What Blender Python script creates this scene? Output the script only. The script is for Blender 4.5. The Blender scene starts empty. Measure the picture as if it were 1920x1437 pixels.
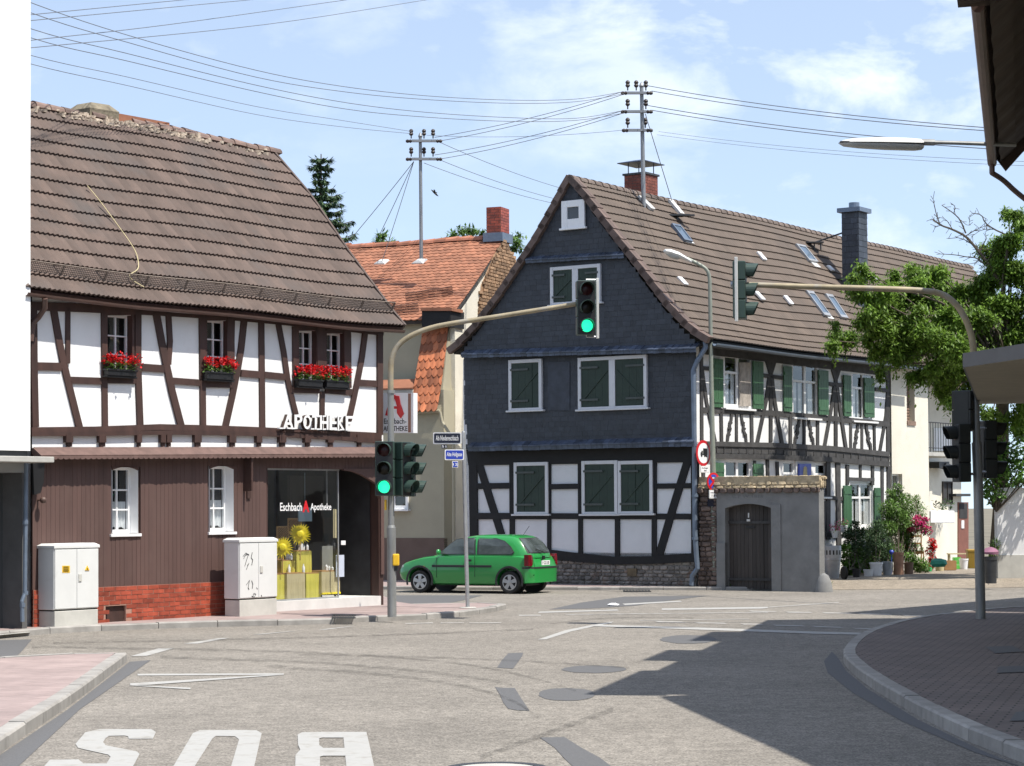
import bpy, bmesh, math, random
from mathutils import Vector, Matrix
random.seed(11)
SC = bpy.context.scene
COL = SC.collection
rad = math.radians
# ---------------------------------------------------------------- camera
F, CX, PP, CAMZ, PITCH, ROLL = 4100., 960., 827., 1.95, .03, -.006
cd = bpy.data.cameras.new('camera'); cam = bpy.data.objects.new('camera', cd); COL.objects.link(cam)
RM = (Matrix.Rotation(math.pi/2+PITCH, 3, 'X') @ Matrix.Rotation(ROLL, 3, 'Z'))
cam.matrix_world = Matrix.Translation((0, 0, CAMZ)) @ RM.to_4x4()
cd.sensor_width = 36; cd.sensor_fit = 'HORIZONTAL'; cd.lens = F/1920*36
cd.shift_y = (PP-1437/2)/1920; cd.clip_start = .5; cd.clip_end = 3000
SC.camera = cam
# ---------------------------------------------------------------- light
SUN_AZ, SUN_EL = 121.5, 62.
sv = Vector((math.cos(rad(SUN_EL))*math.sin(rad(SUN_AZ)), math.cos(rad(SUN_EL))*math.cos(rad(SUN_AZ)), math.sin(rad(SUN_EL))))
sl = bpy.data.lights.new('sun', 'SUN'); sl.energy = 5.0; sl.angle = rad(.5); sl.color = (1, .95, .86)
so = bpy.data.objects.new('sun', sl); COL.objects.link(so); so.rotation_euler = sv.to_track_quat('Z', 'Y').to_euler(); so.location = (20, -10, 40)
w = bpy.data.worlds.new("World"); SC.world = w; w.use_nodes = True
nt = w.node_tree; nt.nodes.clear()
def N(t, typ, **k):
    n = t.nodes.new(typ)
    for a, b in k.items():
        if a == 'ins':
            for i, v in b.items(): n.inputs[i].default_value = v
        else: setattr(n, a, b)
    return n
wo = N(nt, 'ShaderNodeOutputWorld'); bg = N(nt, 'ShaderNodeBackground', ins={1: .15})
sky = N(nt, 'ShaderNodeTexSky', sky_type='NISHITA', sun_disc=False, sun_elevation=rad(SUN_EL), sun_rotation=rad(SUN_AZ), air_density=1.0, dust_density=.4, ozone_density=1.2)
tc = N(nt, 'ShaderNodeTexCoord'); mp = N(nt, 'ShaderNodeMapping'); mp.inputs['Scale'].default_value = (1, 1, 2.0); mp.inputs['Location'].default_value = (.35, .0, .13)
n1 = N(nt, 'ShaderNodeTexNoise', ins={'Scale': 16., 'Detail': 10., 'Roughness': .58, 'Distortion': .25})
cr = N(nt, 'ShaderNodeValToRGB'); cr.color_ramp.elements[0].position = .49; cr.color_ramp.elements[1].position = .68
n2 = N(nt, 'ShaderNodeTexNoise', ins={'Scale': 3.2, 'Detail': 4., 'Roughness': .5})
cr2 = N(nt, 'ShaderNodeValToRGB'); cr2.color_ramp.elements[0].position = .36; cr2.color_ramp.elements[1].position = .68
mx = N(nt, 'ShaderNodeMix', data_type='RGBA'); mx.inputs['B'].default_value = (5.9, 6.3, 6.9, 1)
mm = N(nt, 'ShaderNodeMath', operation='MULTIPLY'); ma = N(nt, 'ShaderNodeMath', operation='MULTIPLY_ADD', ins={1: .66, 2: .25}); ma.use_clamp = True
L = nt.links.new
sva = N(nt, 'ShaderNodeVectorMath', operation='ADD'); sva.inputs[1].default_value = (0, 0, .09); L(tc.outputs['Generated'], sva.inputs[0]); L(sva.outputs[0], sky.inputs['Vector'])
L(tc.outputs['Generated'], mp.inputs['Vector']); L(mp.outputs[0], n1.inputs['Vector']); L(mp.outputs[0], n2.inputs['Vector'])
L(n1.outputs['Fac'], cr.inputs[0]); L(n2.outputs['Fac'], cr2.inputs[0])
L(cr.outputs[0], mm.inputs[0]); L(cr2.outputs[0], mm.inputs[1]); L(mm.outputs[0], ma.inputs[0])
L(ma.outputs[0], mx.inputs['Factor']); L(sky.outputs[0], mx.inputs['A']); L(mx.outputs['Result'], bg.inputs[0]); L(bg.outputs[0], wo.inputs[0])
SC.view_settings.view_transform = 'Standard'; SC.view_settings.look = 'None'; SC.view_settings.gamma = 1; SC.view_settings.exposure = .42
SC.render.engine = 'CYCLES'; SC.cycles.use_denoising = True; SC.cycles.max_bounces = 6; SC.cycles.transparent_max_bounces = 8
SC.cycles.caustics_reflective = False; SC.cycles.caustics_refractive = False
# ---------------------------------------------------------------- geometry helpers
CAM = Vector((0, 0, CAMZ)); UP = Vector((0, 0, 1))
def ray(px, py): return RM @ Vector(((px-CX)/F, -(py-PP)/F, -1))
def ground(px, py, z=0.):
    v = ray(px, py); return CAM+v*((z-CAMZ)/v.z)
def atY(px, py, Y):
    v = ray(px, py); return CAM+v*(Y/v.y)
class Plane:
    def __init__(s, o, az):
        a = rad(az); s.o = Vector((o[0], o[1], 0)); s.az = az
        s.t = Vector((math.sin(a), math.cos(a), 0)); s.n = Vector((math.cos(a), -math.sin(a), 0))
    def hit(s, px, py, d=0):
        v = ray(px, py); return CAM+v*(((s.o-CAM).dot(s.n)+d)/v.dot(s.n))
    def sz(s, px, py, d=0):
        p = s.hit(px, py, d); return (p-s.o).dot(s.t), p.z
    def P(s, a, z, d=0): return s.o+s.t*a+s.n*d+UP*z
    def off(s, d): return Plane(s.o+s.n*d, s.az)
def wl(o):
    v = Vector((0, 0, 0))
    while o: v += o.location; o = o.parent
    return v
class MB:
    def __init__(s): s.v = []; s.f = []; s.m = []; s.r = []; s.M = None; s.mi = 0; s.rv = None
    def add(s, pts):
        b = len(s.v)
        for p in pts:
            p = Vector(p); s.v.append(s.M @ p if s.M else p)
        return b
    def face(s, ids): s.f.append(tuple(ids)); s.m.append(s.mi); s.r.append(s.rv if s.rv is not None else random.random())
    def poly(s, pts): b = s.add(pts); s.face(range(b, b+len(pts))); return s
    def prism(s, pts, off):
        k = s.rv
        if k is None: s.rv = random.random()
        n = len(pts); off = Vector(off); b = s.add(pts); c = s.add([Vector(p)+off for p in pts])
        s.face(range(b, b+n)); s.face(range(c+n-1, c-1, -1))
        for i in range(n): j = (i+1) % n; s.face((b+j, b+i, c+i, c+j))
        s.rv = k; return s
    def box(s, c, hx, hy=None, hz=None):
        if hy is None: hx, hy, hz = Vector((hx[0]/2, 0, 0)), Vector((0, hx[1]/2, 0)), Vector((0, 0, hx[2]/2))
        c = Vector(c); return s.prism([c-hx-hy-hz, c+hx-hy-hz, c+hx+hy-hz, c-hx+hy-hz], hz*2)
    def rings(s, rings, cap=True, closed=True, loop=False):
        k = s.rv
        if k is None: s.rv = random.random()
        bs = [s.add(r) for r in rings]; n = len(rings[0])
        for a in range(len(bs) if loop else len(bs)-1):
            p, q = bs[a], bs[(a+1) % len(bs)]
            for i in range(n if closed else n-1):
                j = (i+1) % n; s.face((p+i, p+j, q+j, q+i))
        if cap and closed and not loop:
            s.face(range(bs[0]+n-1, bs[0]-1, -1)); s.face(range(bs[-1], bs[-1]+n))
        s.rv = k; return s
    def tube(s, pts, r, n=8, cap=True):
        pts = [Vector(p) for p in pts]; rs = r if isinstance(r, (list, tuple)) else [r]*len(pts)
        out = []; u = None
        for i, p in enumerate(pts):
            d = (pts[min(i+1, len(pts)-1)]-pts[max(i-1, 0)]).normalized()
            if u is None: u = d.cross(UP if abs(d.z) < .9 else Vector((1, 0, 0))).normalized()
            u = (u-d*u.dot(d)).normalized(); w_ = d.cross(u)
            out.append([p+(u*math.cos(2*math.pi*k/n)+w_*math.sin(2*math.pi*k/n))*rs[i] for k in range(n)])
        return s.rings(out, cap)
    def lathe(s, c, prof, n=16, ax=None, cap=True):
        c = Vector(c); ax = Vector(ax).normalized() if ax else UP
        u = ax.cross(Vector((0, 1, 0)) if abs(ax.y) < .9 else Vector((1, 0, 0))).normalized(); w_ = ax.cross(u)
        return s.rings([[c+ax*h+(u*math.cos(2*math.pi*k/n)+w_*math.sin(2*math.pi*k/n))*r for k in range(n)] for r, h in prof], cap)
    def ball(s, c, r, n=8, sc=(1, 1, 1)):
        c = Vector(c); out = []
        for i in range(1, n):
            a = math.pi*i/n
            out.append([c+Vector((r*sc[0]*math.sin(a)*math.cos(2*math.pi*k/(2*n)), r*sc[1]*math.sin(a)*math.sin(2*math.pi*k/(2*n)), -r*sc[2]*math.cos(a))) for k in range(2*n)])
        return s.rings(out)
    def leaf(s, p, d, up, l, w_):
        d = d.normalized(); sd = d.cross(up)
        if sd.length < 1e-4: sd = d.cross(Vector((1, .3, 0)))
        sd.normalize(); nn = sd.cross(d)
        b = s.add([p, p+d*l*.45+sd*w_/2-nn*w_*.12, p+d*l, p+d*l*.45-sd*w_/2-nn*w_*.12])
        s.rv = random.random(); s.face((b, b+1, b+2)); s.face((b, b+2, b+3)); s.rv = None
    def build(s, name, mats, parent=None, smooth=False, bevel=0, recalc=True, sub=0):
        me = bpy.data.meshes.new(name); o_ = wl(parent) if parent else Vector((0, 0, 0))
        me.from_pydata([tuple(p-o_) for p in s.v], [], s.f)
        for mt in (mats if isinstance(mats, (list, tuple)) else [mats]): me.materials.append(mt)
        me.polygons.foreach_set('material_index', s.m)
        at = me.attributes.new('rnd', 'FLOAT', 'FACE'); at.data.foreach_set('value', s.r)
        if recalc or smooth:
            bm = bmesh.new(); bm.from_mesh(me)
            if smooth: bmesh.ops.remove_doubles(bm, verts=bm.verts, dist=1e-5)
            if recalc: bmesh.ops.recalc_face_normals(bm, faces=bm.faces)
            bm.to_mesh(me); bm.free()
        if smooth:
            me.polygons.foreach_set('use_smooth', [True]*len(me.polygons))
            try: me.set_sharp_from_angle(angle=rad(40))
            except Exception: pass
        me.update()
        ob = bpy.data.objects.new(name, me); COL.objects.link(ob)
        if parent: ob.parent = parent
        if bevel:
            b = ob.modifiers.new('bevel', 'BEVEL'); b.width = bevel; b.segments = 2; b.limit_method = 'ANGLE'; b.angle_limit = rad(50)
        return ob
def tag(o, label, cat=None, group=None, kind=None):
    if label: o['label'] = label
    if cat: o['category'] = cat
    if group: o['group'] = group
    if kind: o['kind'] = kind
    return o
def thing(name, label, cat, loc=(0, 0, 0), group=None):
    o = bpy.data.objects.new(name, None); COL.objects.link(o); o.location = loc; o.empty_display_size = .2
    return tag(o, label, cat, group)
def struct(o): o['kind'] = 'structure'; return o
def dup(root, loc=None, rotz=None, label=None):
    r = root.copy(); COL.objects.link(r)
    if loc is not None: r.location = loc
    if rotz is not None: r.rotation_euler = (0, 0, rotz)
    if label: r['label'] = label
    for ch in list(root.children):
        c = ch.copy(); COL.objects.link(c); c.parent = r
        for g in ch.children: d = g.copy(); COL.objects.link(d); d.parent = c
    return r
_j = [0]
def jit(): _j[0] = (_j[0]+1) % 9; return _j[0]*.0013
def fpoly(mb, pl, pts, d0, d1):
    d1 = d1+jit(); return mb.prism([pl.hit(x, y, d1) for x, y in pts], pl.n*(d0-d1))
def frect(mb, pl, x0, y0, x1, y1, d0, d1): return fpoly(mb, pl, [(x0, y0), (x1, y0), (x1, y1), (x0, y1)], d0, d1)
def fline(mb, pl, pts, w_, d0, d1):
    pts = [Vector(p) for p in pts]; ws = w_ if isinstance(w_, (list, tuple)) else [w_]*len(pts)
    l = []; r = []
    for i, p in enumerate(pts):
        d = (pts[min(i+1, len(pts)-1)]-pts[max(i-1, 0)]).normalized(); q = Vector((-d.y, d.x))*ws[i]/2
        l.append(p+q); r.append(p-q)
    return fpoly(mb, pl, l+r[::-1], d0, d1)
def rect_sz(pl, x0, y0, x1, y1, d=0):
    xm, ym = (x0+x1)/2, (y0+y1)/2
    return pl.sz(x0, ym, d)[0], pl.sz(x1, ym, d)[0], pl.sz(xm, y1, d)[1], pl.sz(xm, y0, d)[1]
def pbox(mb, pl, s0, s1, z0, z1, d0, d1): return mb.prism([pl.P(s0, z0, d1), pl.P(s1, z0, d1), pl.P(s1, z1, d1), pl.P(s0, z1, d1)], pl.n*(d0-d1))
def holed(mb, pl, s0, s1, z0, z1, holes, d, th):
    ss = sorted({s0, s1, *[h[0] for h in holes], *[h[1] for h in holes]}); zs = sorted({z0, z1, *[h[2] for h in holes], *[h[3] for h in holes]})
    mb.rv = .5
    for a, b in zip(ss, ss[1:]):
        for c, e in zip(zs, zs[1:]):
            m_, k_ = (a+b)/2, (c+e)/2
            if any(h[0] < m_ < h[1] and h[2] < k_ < h[3] for h in holes): continue
            mb.poly([pl.P(a, c, d), pl.P(b, c, d), pl.P(b, e, d), pl.P(a, e, d)])
    for a, b, c, e in holes:
        q = [(a, c), (b, c), (b, e), (a, e)]
        for i in range(4):
            p, r = q[i], q[(i+1) % 4]
            mb.poly([pl.P(*p, d), pl.P(*r, d), pl.P(*r, d-th), pl.P(*p, d-th)])
    mb.rv = None
def window(pl, sz, parent, nx=2, ny=3, d=-.06, fw=.06, bar=.025, bm=None, pm=None, sill=None, name='window', sash=False, split=None, proud=None):
    s0, s1, z0, z1 = sz; m = MB(); t0, t1 = d-.06, d
    pbox(m, pl, s0, s0+fw, z0, z1, t0, t1); pbox(m, pl, s1-fw, s1, z0, z1, t0, t1)
    pbox(m, pl, s0+fw, s1-fw, z0, z0+fw*1.3, t0, t1-.002); pbox(m, pl, s0+fw, s1-fw, z1-fw, z1, t0, t1-.002)
    a, b, c, e = s0+fw, s1-fw, z0+fw*1.3, z1-fw
    for i in range(1, nx):
        x = a+(b-a)*i/nx; k = bar if not sash or nx != 2 else .055
        pbox(m, pl, x-k, x+k, c, e, t0+.01, t1-.006)
    for j in range(1, ny):
        z = c+(e-c)*(j/ny if split is None else split); pbox(m, pl, a, b, z-bar, z+bar, t0+.012, t1-.009)
    if sill: pbox(m, pl, s0-.05, s1+.05, z0-.05, z0-.002, t0, sill)
    f = m.build(name, bm, parent, bevel=.006)
    g = MB(); g.poly([pl.P(a, c, d-.035), pl.P(b, c, d-.035), pl.P(b, e, d-.035), pl.P(a, e, d-.035)]); g.build('pane', pm, f, recalc=False)
    return f
def panel_bricks(mb, o, t, n, L_, H_, bl, bh, gap, proud, inside=None, jz=0., stag=.5, skip=None, tilt=0):
    nr = max(1, round(H_/bh)); bh = H_/nr
    for i in range(nr):
        x = -bl*((i*stag) % 1)
        while x < L_:
            a, b = max(x, 0)+gap/2, min(x+bl*(1+random.uniform(-jz, jz)), L_)-gap/2; x = b+gap/2
            if b-a < gap: continue
            z0, z1 = i*bh+gap/2, (i+1)*bh-gap/2
            if inside and not inside((a+b)/2, (z0+z1)/2): continue
            pr = proud+random.uniform(0, proud*.5 if jz else proud*.15)
            p = [o+t*a+UP*z0+n*(pr+tilt), o+t*b+UP*z0+n*(pr+tilt), o+t*b+UP*z1+n*pr, o+t*a+UP*z1+n*pr]
            q = [o+t*a+UP*z0, o+t*b+UP*z0, o+t*b+UP*z1, o+t*a+UP*z1]
            mb.rv = random.random(); bb = mb.add(p+q)
            mb.face((bb, bb+1, bb+2, bb+3))
            for k in range(4): mb.face((bb+k, bb+4+k, bb+4+(k+1) % 4, bb+(k+1) % 4))
    mb.rv = None
def inpoly(poly):
    def f(x, y):
        c = False; n = len(poly)
        for i in range(n):
            (x0, y0), (x1, y1) = poly[i], poly[i-1]
            if (y0 > y) != (y1 > y) and x < (x1-x0)*(y-y0)/(y1-y0)+x0: c = not c
        return c
    return f
def rubble(mb, fn, L_, H_, size, proud, seed=0):
    """irregular stones: fn(s, z, d) gives the point"""
    rn = random.Random(seed); z = 0
    while z < H_-.02:
        h = min(size*rn.uniform(.5, .95), H_-z); h = H_-z if H_-z-h < size*.3 else h; x = -rn.random()*size
        while x < L_:
            l = size*rn.uniform(.7, 2.1); a, b = max(x, 0), min(x+l, L_); x += l
            if b-a < .04: continue
            g = size*.07; cx, cz = (a+b)/2, z+h/2; pts = []
            for k in range(9):
                an = 2*math.pi*k/9+.3; e = .62
                px_ = math.copysign(abs(math.cos(an))**e, math.cos(an))*(b-a-g)/2*rn.uniform(.88, 1.04); pz = math.copysign(abs(math.sin(an))**e, math.sin(an))*(h-g)/2*rn.uniform(.86, 1.04)
                pts.append((cx+px_, cz+pz))
            p = proud*rn.uniform(.6, 1.3)
            mb.rv = rn.random()
            mb.rings([[fn(u, v, 0) for u, v in pts], [fn(u, v, p*.7) for u, v in pts], [fn(cx+(u-cx)*.72, cz+(v-cz)*.72, p) for u, v in pts]]); mb.rv = None
        z += h
def tile_roof(mb, Pf, rows, cols, amp, lip, prof='wave', sub=4, u0=0, u1=1, scal=0, drop=.03):
    """Pf(u,v,h) -> point; real tiles: each course a strip with its own relief and a raised front lip"""
    for i in range(rows):
        va, vb = i/rows, (i+1)/rows+.15/rows; bs = []
        off = .5 if (scal and i % 2) else 0
        for j in range(cols*sub+1):
            u = u0+(u1-u0)*j/(cols*sub); ph = (j/sub+off) % 1.
            if prof == 'wave': h = amp*(.5-.5*math.cos(4*math.pi*ph))*(1 if ph < .5 else .8)
            elif prof == 'pan': h = amp*max(0, math.sin(math.pi*min(1, abs(ph-.5)*2.4)))
            else: h = amp*(.5-.5*math.cos(2*math.pi*ph))
            dv = -scal/rows*math.sin(math.pi*ph) if scal else 0
            bs.append(mb.add([Pf(u, va+dv, h+lip-drop), Pf(u, va+dv, h+lip), Pf(u, vb, h*.9+.002)]))
        for j in range(cols*sub):
            mb.rv = random.Random(i*7919+(j+int(off*sub))//sub).random(); a, b = bs[j], bs[j+1]
            mb.face((a, b, b+1, a+1)); mb.face((a+1, b+1, b+2, a+2))
    mb.rv = None
# ---------------------------------------------------------------- text
_tx = {}
def text_geo(s, bold=0.0):
    k = (s, bold)
    if k not in _tx:
        c = bpy.data.curves.new('t', 'FONT'); c.body = s; c.offset = bold; c.resolution_u = 3; c.fill_mode = 'BOTH'
        o = bpy.data.objects.new('t', c); COL.objects.link(o); dg = bpy.context.evaluated_depsgraph_get(); dg.update()
        me = bpy.data.meshes.new_from_object(o.evaluated_get(dg)); vs = [v.co.copy() for v in me.vertices]; fs = [tuple(p.vertices) for p in me.polygons]
        bpy.data.objects.remove(o); bpy.data.curves.remove(c); bpy.data.meshes.remove(me)
        xs = [v.x for v in vs]; ys = [v.y for v in vs]; x0, x1, y0, y1 = min(xs), max(xs), min(ys), max(ys)
        _tx[k] = ([((v.x-x0)/(x1-x0), (v.y-y0)/(y1-y0)) for v in vs], fs)
    return _tx[k]
def text(mb, s, fn, bold=0.0, depth=0):
    """fn(u,v,d) maps the unit box of the text to space; depth>0 gives the letters a body"""
    vs, fs = text_geo(s, bold); b = mb.add([fn(u, v, depth) for u, v in vs])
    for f in fs: mb.face([b+i for i in f])
    if depth:
        c = mb.add([fn(u, v, 0) for u, v in vs]); cnt = {}
        for f in fs:
            for i in range(len(f)): e = (f[i], f[(i+1) % len(f)]); cnt[frozenset(e)] = cnt.get(frozenset(e), 0)+1
        for f in fs:
            mb.face([c+i for i in reversed(f)])
            for i in range(len(f)):
                e = (f[i], f[(i+1) % len(f)])
                if cnt[frozenset(e)] == 1: mb.face((b+e[1], b+e[0], c+e[0], c+e[1]))
# ---------------------------------------------------------------- materials
def mat(name, col, rough=.7, var=.15, scale=3., bump=0., bscale=None, metal=0., spec=.5, rnd=0., coat=0., dist=0., stretch=None, col2=None, patch=None, detail=6., emit=None, sub=0.):
    m = bpy.data.materials.new(name); m.use_nodes = True; t = m.node_tree; b = t.nodes['Principled BSDF']; l = t.links.new
    b.inputs['Roughness'].default_value = rough; b.inputs['Metallic'].default_value = metal; b.inputs['Specular IOR Level'].default_value = spec
    b.inputs['Coat Weight'].default_value = coat; b.inputs['Coat Roughness'].default_value = .05
    co = N(t, 'ShaderNodeTexCoord'); vec = co.outputs['Object']
    if stretch:
        mpp = N(t, 'ShaderNodeMapping'); mpp.inputs['Scale'].default_value = stretch; l(vec, mpp.inputs[0]); vec = mpp.outputs[0]
    nz = N(t, 'ShaderNodeTexNoise', ins={'Scale': scale, 'Detail': detail, 'Roughness': .6, 'Distortion': dist}); l(vec, nz.inputs['Vector'])
    r = N(t, 'ShaderNodeValToRGB'); e = r.color_ramp.elements; e[0].position = .3; e[1].position = .7
    c2 = col2 or [min(1, c*(1+var)) for c in col]; c1 = col if col2 else [c*(1-var) for c in col]
    e[0].color = (*c1, 1); e[1].color = (*c2, 1); l(nz.outputs['Fac'], r.inputs[0]); out = r.outputs[0]
    if rnd:
        at = N(t, 'ShaderNodeAttribute', attribute_name='rnd'); mr = N(t, 'ShaderNodeMapRange', ins={'To Min': 1-rnd, 'To Max': 1+rnd}); l(at.outputs['Fac'], mr.inputs[0])
        mu = N(t, 'ShaderNodeMix', data_type='RGBA', blend_type='MULTIPLY'); mu.inputs[0].default_value = 1; l(out, mu.inputs['A']); l(mr.outputs[0], mu.inputs['B']); out = mu.outputs['Result']
    if patch:   # (colour, scale, lo, hi): irregular stains
        pc, ps, lo, hi = patch
        pn = N(t, 'ShaderNodeTexNoise', ins={'Scale': ps, 'Detail': 8., 'Roughness': .65}); l(co.outputs['Object'], pn.inputs['Vector'])
        pr = N(t, 'ShaderNodeMapRange', ins={'From Min': lo, 'From Max': hi}); l(pn.outputs['Fac'], pr.inputs[0])
        mu = N(t, 'ShaderNodeMix', data_type='RGBA'); l(pr.outputs[0], mu.inputs[0]); l(out, mu.inputs['A']); mu.inputs['B'].default_value = (*pc, 1); out = mu.outputs['Result']
    l(out, b.inputs['Base Color'])
    if bump:
        bn = nz
        if bscale: bn = N(t, 'ShaderNodeTexNoise', ins={'Scale': bscale, 'Detail': 5.}); l(vec, bn.inputs['Vector'])
        bp = N(t, 'ShaderNodeBump', ins={'Strength': 1., 'Distance': bump}); l(bn.outputs['Fac'], bp.inputs['Height']); l(bp.outputs[0], b.inputs['Normal'])
    if emit: b.inputs['Emission Color'].default_value = (*emit[0], 1); b.inputs['Emission Strength'].default_value = emit[1]
    if sub:
        tr = N(t, 'ShaderNodeBsdfTranslucent'); l(out, tr.inputs[0]); ms = N(t, 'ShaderNodeMixShader', ins={0: sub}); o = t.nodes['Material Output']
        l(b.outputs[0], ms.inputs[1]); l(tr.outputs[0], ms.inputs[2]); l(ms.outputs[0], o.inputs[0])
    return m
def glass(name, tint=(.9, .93, .95), refl=1.):
    m = bpy.data.materials.new(name); m.use_nodes = True; t = m.node_tree; t.nodes.clear(); l = t.links.new
    o = N(t, 'ShaderNodeOutputMaterial'); tr = N(t, 'ShaderNodeBsdfTransparent'); tr.inputs[0].default_value = (*tint, 1)
    gl = N(t, 'ShaderNodeBsdfGlossy', ins={'Roughness': .02}); fr = N(t, 'ShaderNodeLayerWeight'); pw_ = N(t, 'ShaderNodeMath', operation='POWER', ins={1: 4.}); mu = N(t, 'ShaderNodeMath', operation='MULTIPLY_ADD', ins={1: .75*refl, 2: .05*refl}); mu.use_clamp = True
    nz = N(t, 'ShaderNodeTexNoise', ins={'Scale': 1.3}); co = N(t, 'ShaderNodeTexCoord'); l(co.outputs['Object'], nz.inputs[0]); bp = N(t, 'ShaderNodeBump', ins={'Strength': 1., 'Distance': .004}); l(nz.outputs['Fac'], bp.inputs['Height']); l(bp.outputs[0], gl.inputs['Normal'])
    ms = N(t, 'ShaderNodeMixShader'); l(fr.outputs['Facing'], pw_.inputs[0]); l(pw_.outputs[0], mu.inputs[0]); l(mu.outputs[0], ms.inputs[0]); l(tr.outputs[0], ms.inputs[1]); l(gl.outputs[0], ms.inputs[2]); l(ms.outputs[0], o.inputs[0])
    return m
M = {}
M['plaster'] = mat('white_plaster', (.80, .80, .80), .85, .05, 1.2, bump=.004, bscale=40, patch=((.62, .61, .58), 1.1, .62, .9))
M['plaster_b'] = mat('white_plaster_shaded', (.66, .665, .69), .85, .05, 1.5, bump=.004, bscale=30)  # copy of the white plaster, greyed to put the gable's shade into the colour
M['white_wall'] = mat('white_render', (.86, .86, .85), .9, .03, .8, bump=.003, bscale=60)
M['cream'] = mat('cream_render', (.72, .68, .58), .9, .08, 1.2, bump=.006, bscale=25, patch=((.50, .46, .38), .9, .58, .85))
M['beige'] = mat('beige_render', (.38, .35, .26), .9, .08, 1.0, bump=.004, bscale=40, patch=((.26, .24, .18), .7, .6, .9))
M['timber_brown'] = mat('brown_timber', (.055, .027, .021), .65, .3, 5, bump=.006, rnd=.15, stretch=(1, 1, .3))
M['plank_brown'] = mat('brown_planks', (.094, .053, .045), .7, .16, 4, bump=.004, rnd=.06, stretch=(1, 1, .12), patch=((.11, .068, .058), 1.3, .52, .85))
M['timber_black'] = mat('black_timber', (.007, .007, .008), .75, .4, 4, bump=.006, rnd=.2)
M['timber_grey'] = mat('weathered_timber', (.05, .048, .048), .8, .35, 5, bump=.006, rnd=.25)
M['slate'] = mat('slate', (.034, .039, .049), .6, .2, 6, bump=.004, rnd=.17, patch=((.040, .046, .056), 1.2, .55, .8))
M['slate_edge'] = mat('slate_edge', (.06, .075, .11), .35, .4, 5, rnd=.35)
M['tile_a'] = mat('brown_concrete_tiles', (.112, .079, .065), .8, .22, 2.2, bump=.004, bscale=50, rnd=.16, patch=((.092, .075, .068), .8, .5, .72))
M['tile_b'] = mat('grey_brown_tiles', (.105, .078, .060), .8, .14, 1.5, bump=.003, bscale=50, rnd=.10, patch=((.082, .064, .052), .5, .5, .75))
M['tile_c'] = mat('orange_clay_tiles', (.30, .125, .07), .8, .2, 3, rnd=.2, patch=((.25, .105, .06), 1.2, .58, .8))
M['ridge_a'] = mat('ridge_tile', (.17, .115, .095), .85, .3, 4, bump=.01, rnd=.25)
M['mortar'] = mat('old_mortar', (.40, .33, .26), .95, .35, 8, bump=.02)
M['brick'] = mat('red_clinker', (.30, .060, .032), .5, .3, 7, rnd=.28, bump=.003)
M['brick_old'] = mat('chimney_brick', (.21, .065, .045), .85, .3, 6, rnd=.28, bump=.006)
M['joint'] = mat('brick_joint', (.36, .21, .16), .9, .15, 8)
M['rubble'] = mat('rubble_stone', (.19, .175, .16), .95, .4, 8, bump=.03, rnd=.4, patch=((.20, .11, .07), 2.2, .58, .72))
M['rubble_cap'] = mat('cap_stone', (.36, .29, .19), .95, .35, 7, bump=.03, rnd=.4)
M['rubble_red'] = mat('sandstone', (.135, .10, .085), .95, .4, 7, bump=.03, rnd=.4)
M['brick_wild'] = mat('rough_brickwork', (.29, .18, .105), .95, .4, 9, bump=.03, rnd=.4)
M['joint_dark'] = mat('lime_joint', (.17, .155, .14), .95, .3, 10, bump=.02)
M['cement'] = mat('grey_cement', (.20, .20, .197), .9, .18, 1.6, bump=.006, bscale=18, patch=((.13, .132, .134), 1.4, .5, .8))
M['white'] = mat('white_paint', (.80, .80, .80), .45, .04, 6)
M['green'] = mat('green_shutter', (.045, .12, .055), .55, .12, 5)
M['green_dk'] = mat('dark_green_shutter', (.016, .033, .023), .6, .15, 5)
M['strap'] = mat('shutter_strap', (.055, .065, .06), .5, .2, 6)
M['pane'] = glass('window_glass', refl=1.6)
M['shopglass'] = glass('shop_glass', (.93, .95, .95), 1.7)
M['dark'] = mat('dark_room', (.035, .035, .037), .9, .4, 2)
M['curtain'] = mat('lace', (.75, .75, .74), .9, .1, 20)
M['metal'] = mat('galvanised', (.42, .43, .44), .45, .18, 5, metal=.6)
M['pole'] = mat('grey_pole', (.26, .265, .26), .5, .2, 4, metal=.35, stretch=(1, 1, .3), patch=((.17, .17, .17), 3, .55, .8))
M['arm'] = mat('lichen_arm', (.31, .26, .17), .6, .3, 3, metal=.1, patch=((.30, .29, .27), 2.2, .5, .7))
M['lamp_post'] = mat('green_grey_post', (.25, .27, .225), .5, .12, 4, metal=.2)
M['pipe'] = mat('zinc_pipe', (.15, .19, .25), .45, .2, 4, metal=.3)
M['gutter_brown'] = mat('brown_gutter', (.10, .058, .046), .5, .15, 4)
M['black'] = mat('black_plastic', (.012, .012, .013), .5, .2, 5)
M['dark_metal'] = mat('dark_metal', (.05, .052, .055), .5, .2, 5, metal=.3)
M['sig'] = mat('signal_green', (.030, .058, .047), .45, .15, 5)
M['sig_shaded'] = mat('signal_green_shaded', (.012, .015, .014), .5, .15, 5)  # signal green darkened: shade of the right mast heads put into the colour
M['lens_red'] = mat('red_lens', (.03, .003, .004), .3, .2, 30, spec=.25)
M['lens_amber'] = mat('amber_lens', (.012, .009, .005), .3, .2, 30, spec=.25)
M['lens_green'] = mat('lit_green_lens', (.02, .35, .25), .3, .1, 40, emit=((.02, 1., .42), 1.1))
M['yellow'] = mat('yellow_plastic', (.80, .48, .02), .4, .08, 5)
M['sun_yellow'] = mat('sunflower_yellow', (.85, .68, .01), .6, .08, 8)
M['cloth'] = mat('yellow_cloth', (.62, .56, .10), .9, .12, 4)
M['linen'] = mat('linen_cloth', (.50, .43, .25), .9, .1, 6)
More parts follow.
